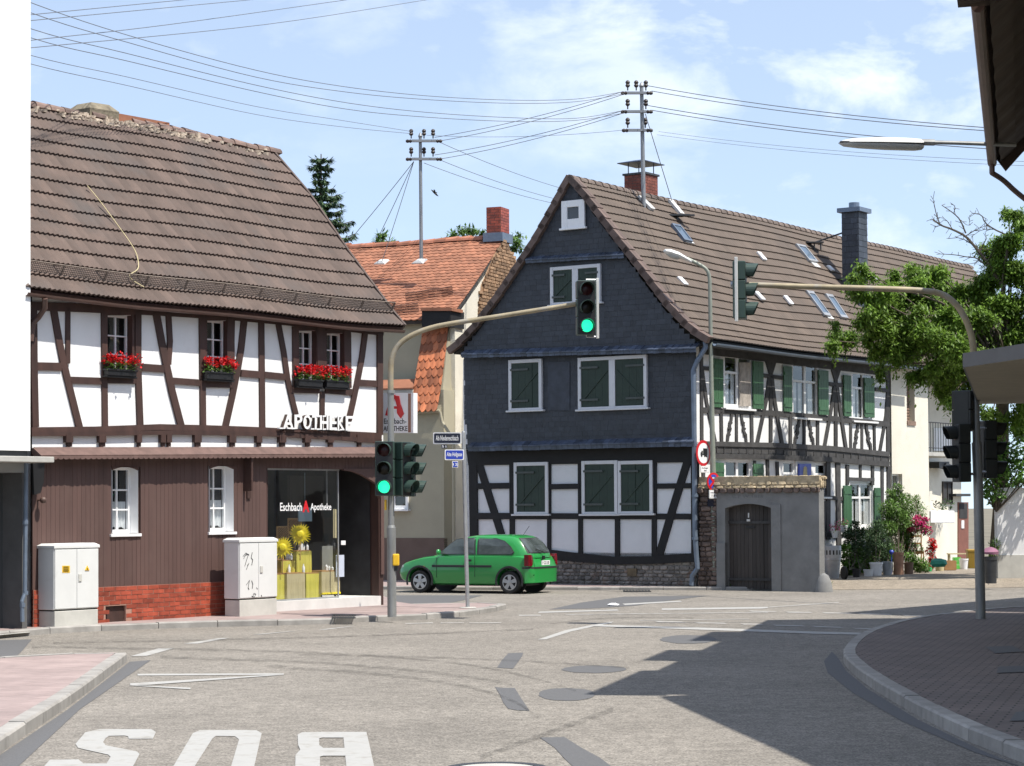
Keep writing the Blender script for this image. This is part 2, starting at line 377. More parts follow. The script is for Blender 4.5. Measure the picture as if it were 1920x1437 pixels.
M['wood'] = mat('oak', (.40, .22, .08), .6, .25, 5)
M['wood_dk'] = mat('dark_board', (.045, .038, .034), .75, .3, 5, rnd=.25, stretch=(1, 1, .1))
M['cabinet'] = mat('cabinet_white', (.66, .665, .65), .55, .05, 2, patch=((.50, .50, .47), 2.5, .6, .85))
M['cab_base'] = mat('cabinet_base', (.50, .49, .45), .8, .1, 4)
M['red'] = mat('sign_red', (.55, .012, .02), .4, .06, 5)
M['blue'] = mat('sign_blue', (.03, .06, .40), .4, .08, 5)
M['navy'] = mat('sign_navy', (.012, .016, .035), .45, .1, 5)
M['paint'] = mat('road_paint', (.37, .365, .35), .8, .1, 5, patch=((.26, .245, .22), 5, .5, .7))
M['paint_old'] = mat('worn_road_paint', (.35, .34, .32), .85, .2, 6, patch=((.27, .25, .225), 5, .45, .62))
M['patch'] = mat('fresh_asphalt', (.105, .105, .108), .85, .18, 60, bump=.003)
M['soil'] = mat('soil', (.05, .035, .025), 1, .4, 12)
M['terracotta'] = mat('terracotta', (.40, .22, .14), .85, .2, 5)
M['zinc'] = mat('zinc_drum', (.36, .38, .40), .45, .2, 4, metal=.5)
M['bark'] = mat('bark', (.10, .08, .06), .95, .35, 9, bump=.01)
M['tyre'] = mat('tyre', (.012, .012, .012), .8, .2, 9)
M['alloy'] = mat('alloy', (.45, .46, .47), .35, .06, 9, metal=.7)
M['carpaint'] = mat('green_carpaint', (.018, .25, .05), .28, .02, 3, coat=.8)
M['carglass'] = glass('car_glass', (.36, .42, .40), 1.2)
M['trim'] = mat('black_trim', (.02, .021, .022), .6, .1, 8)
M['tail'] = mat('tail_lamp', (.13, .005, .009), .12, .15, 12)
M['leaf_t'] = mat('tree_leaf', (.16, .265, .04), .5, .25, 1.0, rnd=.45, sub=.45)
M['leaf_c'] = mat('conifer_needle', (.05, .095, .035), .7, .3, 1.5, rnd=.5, sub=.1)
M['leaf_b'] = mat('shrub_leaf', (.12, .215, .045), .55, .3, 3, rnd=.5, sub=.3)
M['leaf_i'] = mat('ivy_leaf', (.11, .22, .035), .5, .3, 2, rnd=.5, sub=.25)
M['petal_r'] = mat('red_petal', (.62, .008, .012), .6, .25, 30, rnd=.4, sub=.2)
M['petal_p'] = mat('pink_petal', (.60, .03, .20), .6, .25, 30, rnd=.4, sub=.2)
M['petal_w'] = mat('white_petal', (.8, .78, .72), .6, .1, 30, rnd=.1)
M['mast'] = mat('mast_steel', (.24, .25, .26), .5, .15, 5, metal=.3)
M['wire'] = mat('cable', (.13, .135, .15), .6, .1, 5)
M['insul'] = mat('insulator', (.035, .025, .022), .55, .2, 5)
M['concrete'] = mat('pale_concrete', (.42, .41, .38), .9, .15, 4, bump=.004)
M['brown_door'] = mat('red_brown_door', (.20, .075, .05), .6, .15, 4)
M['lamp_white'] = mat('lamp_white', (.62, .62, .60), .45, .08, 4)
M['diffuser'] = mat('lamp_diffuser', (.40, .42, .42), .25, .08, 4)
M['soffit'] = mat('canopy_soffit', (.40, .36, .28), .9, .08, 3)
# ================================================================ ground
def asphalt(name, c1, c2, big):
    m = bpy.data.materials.new(name); m.use_nodes = True; t = m.node_tree; b = t.nodes['Principled BSDF']; l = t.links.new
    b.inputs['Roughness'].default_value = .9; b.inputs['Specular IOR Level'].default_value = .25
    co = N(t, 'ShaderNodeTexCoord').outputs['Object']
    g = N(t, 'ShaderNodeTexVoronoi', feature='F1', ins={'Scale': 64.}); l(co, g.inputs['Vector'])
    wn = N(t, 'ShaderNodeTexWhiteNoise', noise_dimensions='3D'); l(g.outputs['Position'], wn.inputs['Vector'])
    r = N(t, 'ShaderNodeValToRGB'); e = r.color_ramp.elements; e[0].color = (*c1, 1); e[1].color = (*c2, 1); e[0].position = .05; l(wn.outputs['Value'], r.inputs[0])
    n2 = N(t, 'ShaderNodeTexNoise', ins={'Scale': .45, 'Detail': 6., 'Roughness': .6}); l(co, n2.inputs['Vector'])
    mr = N(t, 'ShaderNodeMapRange', ins={'From Min': .3, 'From Max': .7, 'To Min': 1-big, 'To Max': 1+big}); l(n2.outputs['Fac'], mr.inputs[0])
    n3 = N(t, 'ShaderNodeTexNoise', ins={'Scale': 6., 'Detail': 4.}); l(co, n3.inputs['Vector'])
    m3 = N(t, 'ShaderNodeMapRange', ins={'From Min': .3, 'From Max': .7, 'To Min': .82, 'To Max': 1.12}); l(n3.outputs['Fac'], m3.inputs[0])
    mu = N(t, 'ShaderNodeMath', operation='MULTIPLY'); l(mr.outputs[0], mu.inputs[0]); l(m3.outputs[0], mu.inputs[1])
    mx_ = N(t, 'ShaderNodeMix', data_type='RGBA', blend_type='MULTIPLY'); mx_.inputs[0].default_value = 1; l(r.outputs[0], mx_.inputs['A']); l(mu.outputs[0], mx_.inputs['B'])
    l(mx_.outputs['Result'], b.inputs['Base Color'])
    bp = N(t, 'ShaderNodeBump', ins={'Strength': .6, 'Distance': .006}); l(g.outputs['Distance'], bp.inputs['Height']); l(bp.outputs[0], b.inputs['Normal'])
    return m
def paving(name, c1, c2, cm, bw, bh, ms, off=.5, rot=0):
    m = bpy.data.materials.new(name); m.use_nodes = True; t = m.node_tree; b = t.nodes['Principled BSDF']; l = t.links.new
    b.inputs['Roughness'].default_value = .9
    co = N(t, 'ShaderNodeTexCoord'); mp_ = N(t, 'ShaderNodeMapping'); mp_.inputs['Rotation'].default_value = (0, 0, rot); l(co.outputs['Object'], mp_.inputs[0])
    br = N(t, 'ShaderNodeTexBrick', offset=off, ins={'Color1': (*c1, 1), 'Color2': (*c2, 1), 'Mortar': (*cm, 1), 'Scale': 1., 'Mortar Size': ms, 'Brick Width': bw, 'Row Height': bh}); l(mp_.outputs[0], br.inputs['Vector'])
    n2 = N(t, 'ShaderNodeTexNoise', ins={'Scale': 1.6, 'Detail': 9., 'Roughness': .7}); l(co.outputs['Object'], n2.inputs['Vector'])
    mr = N(t, 'ShaderNodeMapRange', ins={'From Min': .3, 'From Max': .7, 'To Min': .78, 'To Max': 1.2}); l(n2.outputs['Fac'], mr.inputs[0])
    mu = N(t, 'ShaderNodeMix', data_type='RGBA', blend_type='MULTIPLY'); mu.inputs[0].default_value = 1; l(br.outputs[0], mu.inputs['A']); l(mr.outputs[0], mu.inputs['B']); l(mu.outputs['Result'], b.inputs['Base Color'])
    bp = N(t, 'ShaderNodeBump', ins={'Strength': .5, 'Distance': .006}); l(br.outputs['Fac'], bp.inputs['Height']); bp.invert = True; l(bp.outputs[0], b.inputs['Normal'])
    return m
M['road'] = asphalt('road_asphalt', (.14, .128, .112), (.305, .279, .246), .15)
M['yard'] = asphalt('yard_surface', (.17, .145, .115), (.36, .31, .25), .12)
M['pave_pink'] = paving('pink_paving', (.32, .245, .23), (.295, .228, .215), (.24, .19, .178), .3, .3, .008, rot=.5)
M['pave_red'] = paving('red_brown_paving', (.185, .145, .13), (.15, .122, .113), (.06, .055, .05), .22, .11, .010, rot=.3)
M['kerb'] = mat('kerb_stone', (.30, .285, .265), .9, .2, 4, bump=.006, rnd=.12)
g = MB(); g.rv = .5; R_ = 900
g.poly([(-R_, -R_, -.03), (R_, -R_, -.03), (R_, R_, -.03), (-R_, R_, -.03)])
struct(g.build('ground', mat('field_ground', (.16, .14, .10), 1, .3, .2), recalc=False))
g = MB(); g.rv = .5; g.poly([(-45, -12, 0), (45, -12, 0), (45, 75, 0), (-45, 75, 0)])
struct(g.build('road', M['road'], recalc=False))
def gsheet(name, px, z, m, **k):
    b = MB(); b.poly([ground(x, y, z) for x, y in px]); return b.build(name, m, recalc=False, **k)
def ell(cx, cy, rx, ry, n=28, wob=.05): return [(cx+rx*math.cos(a)*(1+random.uniform(-wob, wob)), cy-ry*math.sin(a)*(1+random.uniform(-wob, wob))) for a in [2*math.pi*i/n for i in range(n)]]
def offset(pts, d):
    out = []
    for i, p in enumerate(pts):
        t_ = (pts[min(i+1, len(pts)-1)]-pts[max(i-1, 0)]); t_.z = 0; t_.normalize(); out.append(p+Vector((-t_.y, t_.x, 0))*d)
    return out
def resample(pts, step):
    out = [pts[0]]; acc = 0
    for a, b in zip(pts, pts[1:]):
        l_ = (b-a).length; x = step-acc
        while x < l_: out.append(a+(b-a)*(x/l_)); x += step
        acc = (acc+l_) % step
    out.append(pts[-1]); return out
def smooth_pl(pts, it=2):
    for _ in range(it):
        o = [pts[0]]
        for a, b in zip(pts, pts[1:]): o += [a*.75+b*.25, a*.25+b*.75]
        pts = o+[pts[-1]]
    return pts
def kerb(line, side, h, w_, parent):
    """kerb stones along a ground line; side=+1: pavement on the left of the line"""
    pts = resample(line, 1.0); inn = offset(pts, side*w_); mb = MB()
    for i in range(len(pts)-1):
        a, b, c, d = pts[i], pts[i+1], inn[i+1], inn[i]; e = (b-a)*.006
        hh = h+random.uniform(-.004, .004); ch = (d-a)*.12
        mb.rv = random.random(); f = lambda p, z: Vector((p.x, p.y, z))
        mb.rings([[f(a+e, -.02), f(d+e, -.02), f(d+e, hh), f(a+e+ch, hh), f(a+e, hh-.02)], [f(b-e, -.02), f(c-e, -.02), f(c-e, hh), f(b-e+ch, hh), f(b-e, hh-.02)]])
    mb.rv = None
    return mb.build('kerb', M['kerb'], parent)
def pavement(name, line, side, h, m, rest, w_=.15):
    """line: kerb line in world, rest: world points closing the area"""
    inn = offset(line, side*(w_+.004)); mb = MB(); ps = [Vector((p.x, p.y, h-.006)) for p in inn+rest]
    mb.prism(ps, (0, 0, -h-.01)); o = struct(mb.build(name, m)); kerb(line, side, h, w_, o); return o
G0 = lambda pts, z=0: [ground(x, y, z) for x, y in pts]
# pavement in front on the left
ln = smooth_pl(G0([(-340, 1690), (0, 1411), (123, 1330), (205, 1268), (240, 1240)]), 1)+smooth_pl(G0([(240, 1240), (214, 1238), (120, 1243), (0, 1250), (-260, 1262)]), 1)[1:]
pavement('left_pavement', ln, 1, .12, M['pave_pink'], [Vector((-9, 14, 0)), Vector((-7, 4, 0))])
# pavement along the pharmacy
ln = smooth_pl(G0([(-60, 1203), (60, 1192), (127, 1186), (347, 1177), (567, 1172.5), (640, 1170), (727, 1164), (827, 1161.5), (900, 1152), (945, 1145), (952, 1142), (935, 1139.5), (877, 1139), (770, 1141.5)]), 2)
pavement('pharmacy_pavement', ln, 1, .1, M['pave_pink'], G0([(745, 1128), (716, 1116), (60, 1150), (-120, 1168)], .1))
# strip of pavement before the slate gabled house
ln = G0([(560, 1104), (740, 1106), (1000, 1107), (1300, 1107), (1480, 1107.5), (1560, 1106)])
pavement('gable_house_pavement', ln, 1, .08, M['pave_pink'], G0([(1560, 1094), (1300, 1085), (1000, 1070), (560, 1070)]), w_=.14)
ZY = .14; b = MB(); fr_ = [ground(x, y, .006) for x, y in ((1540, 1103), (1562, 1106), (1760, 1104), (2060, 1099))]; bk_ = [p+Vector((-.2, 1.7, ZY)) for p in fr_]; bk2 = [Vector((p.x-2, 72, ZY)) for p in bk_]
b.rings([fr_, bk_, bk2], closed=False); struct(b.build('yard_ground', M['yard'], recalc=False))
# corner pavement on the right, in the shade of the houses
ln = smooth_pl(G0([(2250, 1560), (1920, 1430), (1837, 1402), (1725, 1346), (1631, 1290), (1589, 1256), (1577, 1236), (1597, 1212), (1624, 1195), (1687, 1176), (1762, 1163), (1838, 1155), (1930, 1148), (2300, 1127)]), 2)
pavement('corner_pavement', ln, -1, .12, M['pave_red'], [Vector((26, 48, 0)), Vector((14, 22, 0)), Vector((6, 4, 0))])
for px in ([(1846, 1213), (1898, 1211), (1921, 1222), (1866, 1225)], [(1872, 1250), (1960, 1247), (1985, 1258), (1868, 1262)], [(1905, 1335), (2010, 1328), (2060, 1348), (1893, 1352)]):
    struct(gsheet('paving_patch', px, .122, M['patch']))
# worn channel and newer asphalt
struct(gsheet('asphalt_patch', [(243, 1241), (283, 1238), (150, 1330), (40, 1432), (-60, 1530), (-200, 1600), (0, 1416), (125, 1332)], .004, M['patch']))
struct(gsheet('asphalt_patch', [(-90, 1203), (60, 1199), (42, 1220), (24, 1238), (-90, 1246)], .004, M['patch']))
struct(gsheet('asphalt_patch', [(737, 1116.5), (905, 1116.5), (868, 1126), (815, 1136), (737, 1141)], .004, M['patch']))
struct(gsheet('asphalt_patch', [(1030, 1143), (1090, 1130), (1170, 1119), (1330, 1117), (1250, 1127), (1190, 1136), (1110, 1141)], .004, M['patch']))
struct(gsheet('asphalt_patch', [(953, 1225), (981, 1224), (979, 1231), (962, 1254), (945, 1253), (932, 1252), (941, 1238)], .004, M['patch']))
struct(gsheet('asphalt_patch', [(928, 1288), (940, 1290), (965, 1290), (975, 1306), (993, 1333), (970, 1332), (953, 1329), (944, 1318), (938, 1304)], .004, M['patch']))
struct(gsheet('asphalt_patch', [(1012, 1383), (1058, 1382), (1090, 1402), (1125, 1421), (1190, 1470), (1110, 1470), (1060, 1424), (1040, 1402)], .004, M['patch']))
for e in ((1114, 1255, 60, 7), (1062, 1302, 53, 12), (1290, 1199, 52, 8)):
    struct(gsheet('round_asphalt_patch', ell(*e), .004, M['patch']))
# shallow dark rut by the right kerb
struct(gsheet('asphalt_patch', [(1560, 1222), (1545, 1240), (1552, 1262), (1600, 1300), (1690, 1352), (1830, 1412), (1920, 1440), (1836, 1405), (1722, 1350), (1628, 1293), (1586, 1258), (1573, 1236)], .004, M['patch']))
# ---- painted markings
def mark(px, old=False, z=.005): return struct(gsheet('road_marking', px, z, M['paint_old' if old else 'paint']))
def strip(x0, y0, x1, y1, th, old=True, lean=0): mark([(x0, y0-th/2), (x1, y1-th/2), (x1+lean, y1+th/2), (x0+lean, y0+th/2)], old)
mark([(245, 1230.5), (275, 1230), (327, 1215.5), (297, 1216)]); mark([(345, 1207), (370, 1207), (432, 1196), (408, 1197)])
mark([(473, 1190), (487, 1190), (560, 1183), (547, 1183.6)]); mark([(597, 1181), (610, 1181), (667, 1174), (655, 1174.6)])
strip(760, 1169.3, 812, 1168.2, 1.6); strip(826, 1168.3, 870, 1168, 1.4); strip(880, 1168.2, 940, 1168, 1.4)
mark([(258, 1263.6), (532, 1262.6), (532, 1265.4), (258, 1267)]); mark([(244, 1281.6), (500, 1265.8), (531, 1265.6), (280, 1284.2), (244, 1285)], z=.0068); mark([(254, 1285.2), (357, 1289.5), (357, 1292.8), (240, 1285.4)], z=.0068)
mark([(1008, 1199.5), (1060, 1182), (1110, 1172), (1150, 1165.5), (1146, 1168.5), (1116, 1174.4), (1070, 1184.5), (1024, 1199)])
mark([(1118, 1171.5), (1200, 1173.6), (1290, 1176), (1530, 1184.5), (1626, 1187), (1620, 1190.5), (1525, 1188.5), (1290, 1180.2), (1200, 1177), (1112, 1174.6)], z=.0068)
for a in ((1226, 1165.8, 1279, 1166.8), (1301, 1168, 1357, 1169), (1387, 1170.4, 1425, 1171), (1447, 1172.4, 1504, 1173.8), (1522, 1175, 1575, 1176.5), (1597, 1178.4, 1650, 1180)): strip(*a, 2.2, True, 8)
for a in ((1404, 1146.2, 1451, 1147), (1472, 1148, 1519, 1148.6), (1541, 1149.4, 1592, 1150), (1609, 1151, 1667, 1152.4), (1691, 1154, 1746, 1156)): strip(*a, 2.0, True, 6)
mark([(1241, 1141), (1440, 1138), (1440, 1140), (1430, 1141.4), (1241, 1144)]); strip(1442, 1138.8, 1573, 1129.6, 1.4)
mark([(1167, 1132.2), (1275, 1126.6), (1279, 1128.4), (1172, 1134.6)]); mark([(1012, 1147), (1157, 1143), (1160, 1145), (1008, 1149.6)]); strip(973, 1154, 1014, 1153.8, 2.2)
strip(1060, 1152.5, 1440, 1148.5, 1.1); strip(1200, 1163.4, 1405, 1161, 1.1)
k1 = lambda pts: [(x/3, 1130+y/3) for x, y in pts]
S_ = k1([(860, 766), (725, 766), (720, 752), (700, 748), (612, 750), (592, 766), (580, 785), (595, 803), (770, 838), (785, 852), (760, 900), (725, 960), (640, 990), (300, 990), (215, 960), (280, 885), (440, 882), (470, 905), (600, 905), (622, 868), (610, 856), (440, 818), (425, 795), (480, 730), (560, 712), (850, 712), (877, 728)])
mark(S_)
mark(k1([(921, 1010), (975, 921), (1085, 735), (1125, 717), (1440, 717), (1472, 735), (1430, 921), (1409, 1010), (1274, 1010), (1300, 921), (1345, 770), (1322, 752), (1215, 750), (1195, 765), (1095, 921), (1040, 1010)]))
mark([(643, 1372.6), (687, 1372.6), (694, 1402), (707, 1463), (652, 1463)])
mark([(645, 1372.6), (600, 1372.6), (567, 1373.2), (558, 1377.5), (559, 1397), (563, 1406), (554, 1416), (553, 1463), (600, 1463), (600, 1419), (606, 1417.2), (649, 1417.2), (646, 1402.5), (606, 1402.5), (598.5, 1397), (598.5, 1385), (604, 1383.2), (644, 1383.2)], z=.0068)
# tyre marks: faint dark bands
tm = bpy.data.materials.new('tyre_rubber_mark'); tm.use_nodes = True; t_ = tm.node_tree; o_ = t_.nodes['Material Output']
d_ = N(t_, 'ShaderNodeBsdfDiffuse'); d_.inputs[0].default_value = (.05, .05, .05, 1); tr_ = N(t_, 'ShaderNodeBsdfTransparent'); ms_ = N(t_, 'ShaderNodeMixShader')
nz_ = N(t_, 'ShaderNodeTexNoise', ins={'Scale': 5., 'Detail': 6.}); mr_ = N(t_, 'ShaderNodeMapRange', ins={'From Min': .35, 'From Max': .75, 'To Min': .0, 'To Max': .38})
co_ = N(t_, 'ShaderNodeTexCoord'); t_.links.new(co_.outputs['Object'], nz_.inputs[0]); t_.links.new(nz_.outputs['Fac'], mr_.inputs[0]); t_.links.new(mr_.outputs[0], ms_.inputs[0]); t_.links.new(tr_.outputs[0], ms_.inputs[1]); t_.links.new(d_.outputs[0], ms_.inputs[2]); t_.links.new(ms_.outputs[0], o_.inputs[0])
for pts, w_ in (([(60, 1213), (350, 1217), (560, 1222), (740, 1232), (880, 1245), (1000, 1270), (1080, 1295)], 4), ([(300, 1232), (560, 1240), (760, 1254), (900, 1272), (960, 1283)], 5), ([(560, 1227), (800, 1232), (1000, 1240), (1180, 1252)], 3), ([(500, 1249), (700, 1262), (860, 1282), (960, 1310), (1010, 1345)], 5), ([(100, 1206), (400, 1200), (700, 1192), (1000, 1180)], 3), ([(1150, 1330), (1080, 1355), (990, 1388), (900, 1420)], 9), ([(1030, 1170), (1110, 1160), (1220, 1157), (1300, 1159)], 2)):
    p = [ground(x, y-w_/2, .009) for x, y in pts]; q = [ground(x, y+w_/2, .009) for x, y in pts]; p = smooth_pl(p, 2); q = smooth_pl(q, 2)
    b = MB(); b.poly(p+q[::-1]); struct(b.build('tyre_mark', tm, recalc=False))
# manhole cover at the lower edge, gully grate in the kerb
mh = thing('manhole_cover', 'round pale manhole cover with dark iron ring in the road by the big B', 'manhole cover', ground(930, 1444))
b = MB(); c = ground(930, 1444); b.lathe((c.x, c.y, 0), [(.30, .002), (.30, .014), (.26, .016)], 28); b.build('cover', M['concrete'], mh)
b = MB(); b.rings([[(c.x+r*math.cos(a), c.y+r*math.sin(a), z) for a in [2*math.pi*i/28 for i in range(28)]] for r, z in ((.385, .002), (.385, .017), (.305, .017), (.305, .002))], cap=False); b.build('ring', M['dark_metal'], mh)
for lab, p in (('small iron gully grate let into the kerb before the shop window', (645, 1167, 22, 5)), ('flat iron gully grate in the road before the stone plinth', (1195, 1107, 26, 5))):
    gr = MB(); x, y, ww, hh = p
    a, bq, cq, dq = [ground(*q, .013 if y > 1150 else .004) for q in ((x-ww, y-hh/2), (x+ww, y-hh/2), (x+ww, y+hh/2), (x-ww, y+hh/2))]
    if y > 1150: a, bq, cq, dq = [v+UP*.09 for v in (a, bq, cq, dq)]
    for i in range(9):
        f0, f1 = i/9, (i+.55)/9; gr.prism([a.lerp(bq, f0), a.lerp(bq, f1), dq.lerp(cq, f1), dq.lerp(cq, f0)], (0, 0, .012))
    gr.prism([a.lerp(dq, -.1), bq.lerp(cq, -.1), bq.lerp(cq, .03), a.lerp(dq, .03)], (0, 0, .016)); gr.prism([a.lerp(dq, .97), bq.lerp(cq, .97), bq.lerp(cq, 1.1), a.lerp(dq, 1.1)], (0, 0, .016))
    tag(gr.build('gully_grate', M['dark_metal']), lab, 'drain grate')
wp = MB(); c = ground(1150, 1136, .01)
wp.rings([[c+Vector((r*math.cos(a)*1.6, r*math.sin(a), h+random.uniform(-.01, .012))) for a in [2*math.pi*i/9 for i in range(9)]] for r, h in ((.06, 0), (.075, .02), (.03, .05))])
tag(wp.build('litter', M['white']), 'crumpled white paper lying on the road before the dark gabled house', 'litter')
# ================================================================ pharmacy house
PA = Plane(ground(718, 1134, .1), 36)
hp = thing('pharmacy_house', 'white half-timbered pharmacy with brown tiled roof, brown boarded ground floor and brick plinth', 'house', PA.P(-4.3, 0))
SL, SR = -8.72, .03
ZE = 5.33; ZB = PA.sz(62, 842)[1]; ZSL = (PA.sz(705, 841)[1]-ZB)/(PA.sz(705, 841)[0]-SL)
up_w = [rect_sz(PA, *q) for q in ((201.5, 590, 248, 706), (388, 600, 427.5, 707), (560, 619, 593, 718), (612.5, 624, 645.5, 720))]
lo_w = [rect_sz(PA, 209, 876, 258, 1001), rect_sz(PA, 392, 874, 437, 997.5)]
s_shop0 = PA.sz(503, 1000)[0]; s_glass = PA.sz(643, 1000)[0]; s_ent = PA.sz(711, 1000)[0]; z_shop = PA.sz(570, 879)[1]; z_thr = .27
m = MB(); holed(m, PA, SL, SR, ZB-.02, ZE+.1, up_w, 0, .14)
pbox(m, PA, SL, SL+.15, 0, ZE, -5.8, -.2); pbox(m, PA, SL+.15, SR-.15, 0, ZE, -5.8, -5.6)
gx = [(-.16, 0), (-.16, ZE+.1), (-2.75, 8.55), (-5.3, ZE+.1), (-5.3, 0)]
m.prism([PA.P(SR-.1, z, d) for d, z in gx], PA.t*.1)
m.build('wall', M['plaster'], hp)
m = MB(); shop_h = (s_shop0, s_ent, 0.02, z_shop)
pw = .094; sh = sorted(lo_w+[shop_h]); zt = ZB+.0; zb = PA.sz(300, 1096)[1]
m.rv = None; x = SL
while x < SR-.01:
    b = min(x+pw, SR); c = (x+b)/2; segs = [(zb if x < s_shop0-.05 or x > s_ent else .12, zt)]
    if x > PA.sz(185, 1100)[0]-1.0 and x < s_shop0-.05: segs = [(zb, zt)]
    for h in sh:
        if h[0]-.02 < c < h[1]+.02: segs = [(a, min(b2, h[2])) for a, b2 in segs if a < h[2]]+[(h[3], zt)] if h[2] > .1 else [(h[3], zt)]
    for a, b2 in segs:
        if b2-a > .02: pbox(m, PA, x+.0015, b-.0015, a, b2, -.01, .012+jit())
    x = b
m.build('boarding', M['plank_brown'], hp)
m = MB(); holed(m, PA, SL, SR, -.1, ZB-.02, lo_w+[(s_shop0, s_ent, .0, z_shop)], -.012, .3); m.build('backing_wall', M['timber_brown'], hp)
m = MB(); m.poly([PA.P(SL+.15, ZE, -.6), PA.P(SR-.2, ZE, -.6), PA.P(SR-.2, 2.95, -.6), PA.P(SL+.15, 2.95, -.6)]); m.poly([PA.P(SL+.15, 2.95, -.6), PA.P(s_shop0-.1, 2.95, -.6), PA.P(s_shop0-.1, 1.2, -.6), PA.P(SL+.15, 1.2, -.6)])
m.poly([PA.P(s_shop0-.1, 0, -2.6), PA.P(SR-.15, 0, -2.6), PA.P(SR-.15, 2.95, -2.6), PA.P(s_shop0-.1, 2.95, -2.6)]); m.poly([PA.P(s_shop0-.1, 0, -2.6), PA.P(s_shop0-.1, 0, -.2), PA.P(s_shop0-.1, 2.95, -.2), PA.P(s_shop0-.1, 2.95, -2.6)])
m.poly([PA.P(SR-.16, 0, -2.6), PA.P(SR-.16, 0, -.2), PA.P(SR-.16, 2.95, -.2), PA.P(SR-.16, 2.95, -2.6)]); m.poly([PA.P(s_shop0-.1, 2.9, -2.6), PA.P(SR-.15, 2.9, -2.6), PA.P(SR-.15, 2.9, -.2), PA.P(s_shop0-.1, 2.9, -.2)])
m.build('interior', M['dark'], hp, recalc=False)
# brick plinth with cellar opening
m = MB(); v0, v1 = PA.sz(195, 1150)[0], PA.sz(233, 1150)[0]; vz = PA.sz(215, 1136)[1]
bs0, bs1 = SL, s_shop0-.02
panel_bricks(m, PA.P(bs0, .0, .0), PA.t, PA.n, bs1-bs0, zb, .25, .075, .012, .04, inside=lambda a, z: not (v0-bs0-.03 < a < v1-bs0+.03 and z < vz+.02))
m.build('brick_plinth', M['brick'], hp)
m = MB(); holed(m, PA, bs0, bs1, -.1, zb, [(v0, v1, .0, vz)], .036, .3); m.build('plinth_joints', M['joint'], hp)
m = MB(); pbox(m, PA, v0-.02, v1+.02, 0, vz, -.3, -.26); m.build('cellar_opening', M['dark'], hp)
# timber frame
m = MB(); D0, D1 = -.02, .03
T = lambda pts, w_: fline(m, PA, pts, w_, D0, D1)
for pts, w_ in (([(64, 572), (65, 690), (67.5, 801)], 12), ([(101, 577), (111, 635), (119, 676), (132, 730), (150, 802)], 12), ([(128.5, 577), (128, 682)], 8), ([(196, 584), (197, 700), (198, 802)], 10),
    ([(260, 586), (260, 690), (264, 801)], 11), ([(294, 586), (305, 645), (313, 684), (324, 735), (341, 800)], 12), ([(317, 588), (320, 640), (317, 684)], 9), ([(380, 595), (381, 700), (382, 802)], 10),
    ([(434, 595), (433, 640), (434, 712)], 14), ([(459, 599), (453, 655), (447, 690), (436, 745), (423, 803)], 11), ([(491, 603), (492, 700), (493, 806)], 10), ([(523, 607), (533, 660), (540, 710), (549, 750), (556, 778)], 9),
    ([(555, 612), (556, 728)], 11), ([(602, 613), (606, 728)], 17), ([(605.5, 734), (605, 782)], 8), ([(652, 618), (653, 728)], 13), ([(686, 624), (680, 670), (672, 712), (663, 755), (655, 790)], 9), ([(713.5, 625), (713.5, 816)], 10),
    ([(70, 687), (116, 688)], 15), ([(133, 713), (192, 715)], 13), ([(203, 713), (255, 714)], 12), ([(267, 689), (309, 692)], 14), ([(322, 714), (376, 718)], 12), ([(386, 720), (438, 721)], 13),
    ([(453, 700), (488, 703)], 13), ([(497, 703), (536, 707)], 12), ([(546, 731), (600, 732)], 12), ([(611, 732), (664, 736)], 12), ([(674, 718), (709, 720)], 12)): T(pts, w_)
T([(58, 574), (140, 577), (300, 584), (450, 594), (600, 608), (720, 622)], 16)
for x0, y0, x1, y1 in ((201.5, 588, 248, 591), (388, 598, 427, 601), (560, 616, 593, 620), (612, 621, 646, 625)): frect(m, PA, x0, y0-4, x1, y1, -.12, .02)
for x, y0, y1 in ((250, 588, 708), (430, 598, 709), (595, 616, 722), (648, 622, 724), (200, 588, 708), (386.5, 598, 709), (558.5, 616, 720), (611, 622, 722)): frect(m, PA, x-2, y0, x+2, y1, -.13, .022)
m.build('timber_frame', M['timber_brown'], hp)
m = MB(); fline(m, PA, [(60, 808), (180, 806), (300, 801), (390, 804), (460, 806), (600, 812), (716, 818)], [13, 12, 11, 13, 12, 11, 12], -.02, .045); fline(m, PA, [(60, 814), (180, 814), (300, 811.5), (390, 812), (520, 815), (640, 822), (716, 828)], 8, -.02, .06)
for x, w_ in ((131, 13), (193, 13), (262, 9), (307, 9), (318, 9), (372, 13), (437, 12), (487, 10), (531, 12), (578, 11), (621, 11), (675, 10)): frect(m, PA, x-w_/2, 815, x+w_/2, 830, -.02, .07); frect(m, PA, x-w_/2+2, 829, x+w_/2-2, 838, -.02, .04)
m.build('sill_beam', M['timber_brown'], hp)
# pent roof above the shop
m = MB(); zo = PA.sz(62, 857, .24)[1]; zi = ZB+.0; tl = PA.t*(SR-SL-.05)+UP*ZSL*(SR-SL-.05)
m.prism([PA.P(SL-.03, z, d) for d, z in ((.032, zi), (.032, zi-.08), (.22, zo-.02), (.24, zo+.03), (.05, zi+.02))], tl)
k = 0; n_ = 74; ww = (SR-SL-.05)/n_
for i in range(n_):
    a = SL-.03+i*ww
    zq = zo+ZSL*(a-SL); m.prism([PA.P(a+ww*(.5+.5*math.cos(q)), zq-.01-.03*math.sin(q), .245) for q in [math.pi*j/6 for j in range(7)]]+[PA.P(a, zq+.02, .245), PA.P(a+ww, zq+.02, .245)], -PA.n*.012)
m.tube([PA.P(SL, zi+.01, .05), PA.P(SL, zi+.01, .05)+tl], .018, 6)
m.build('pent_roof', mat('pent_roof_brown', (.14, .085, .072), .65, .25, 6, bump=.004), hp)
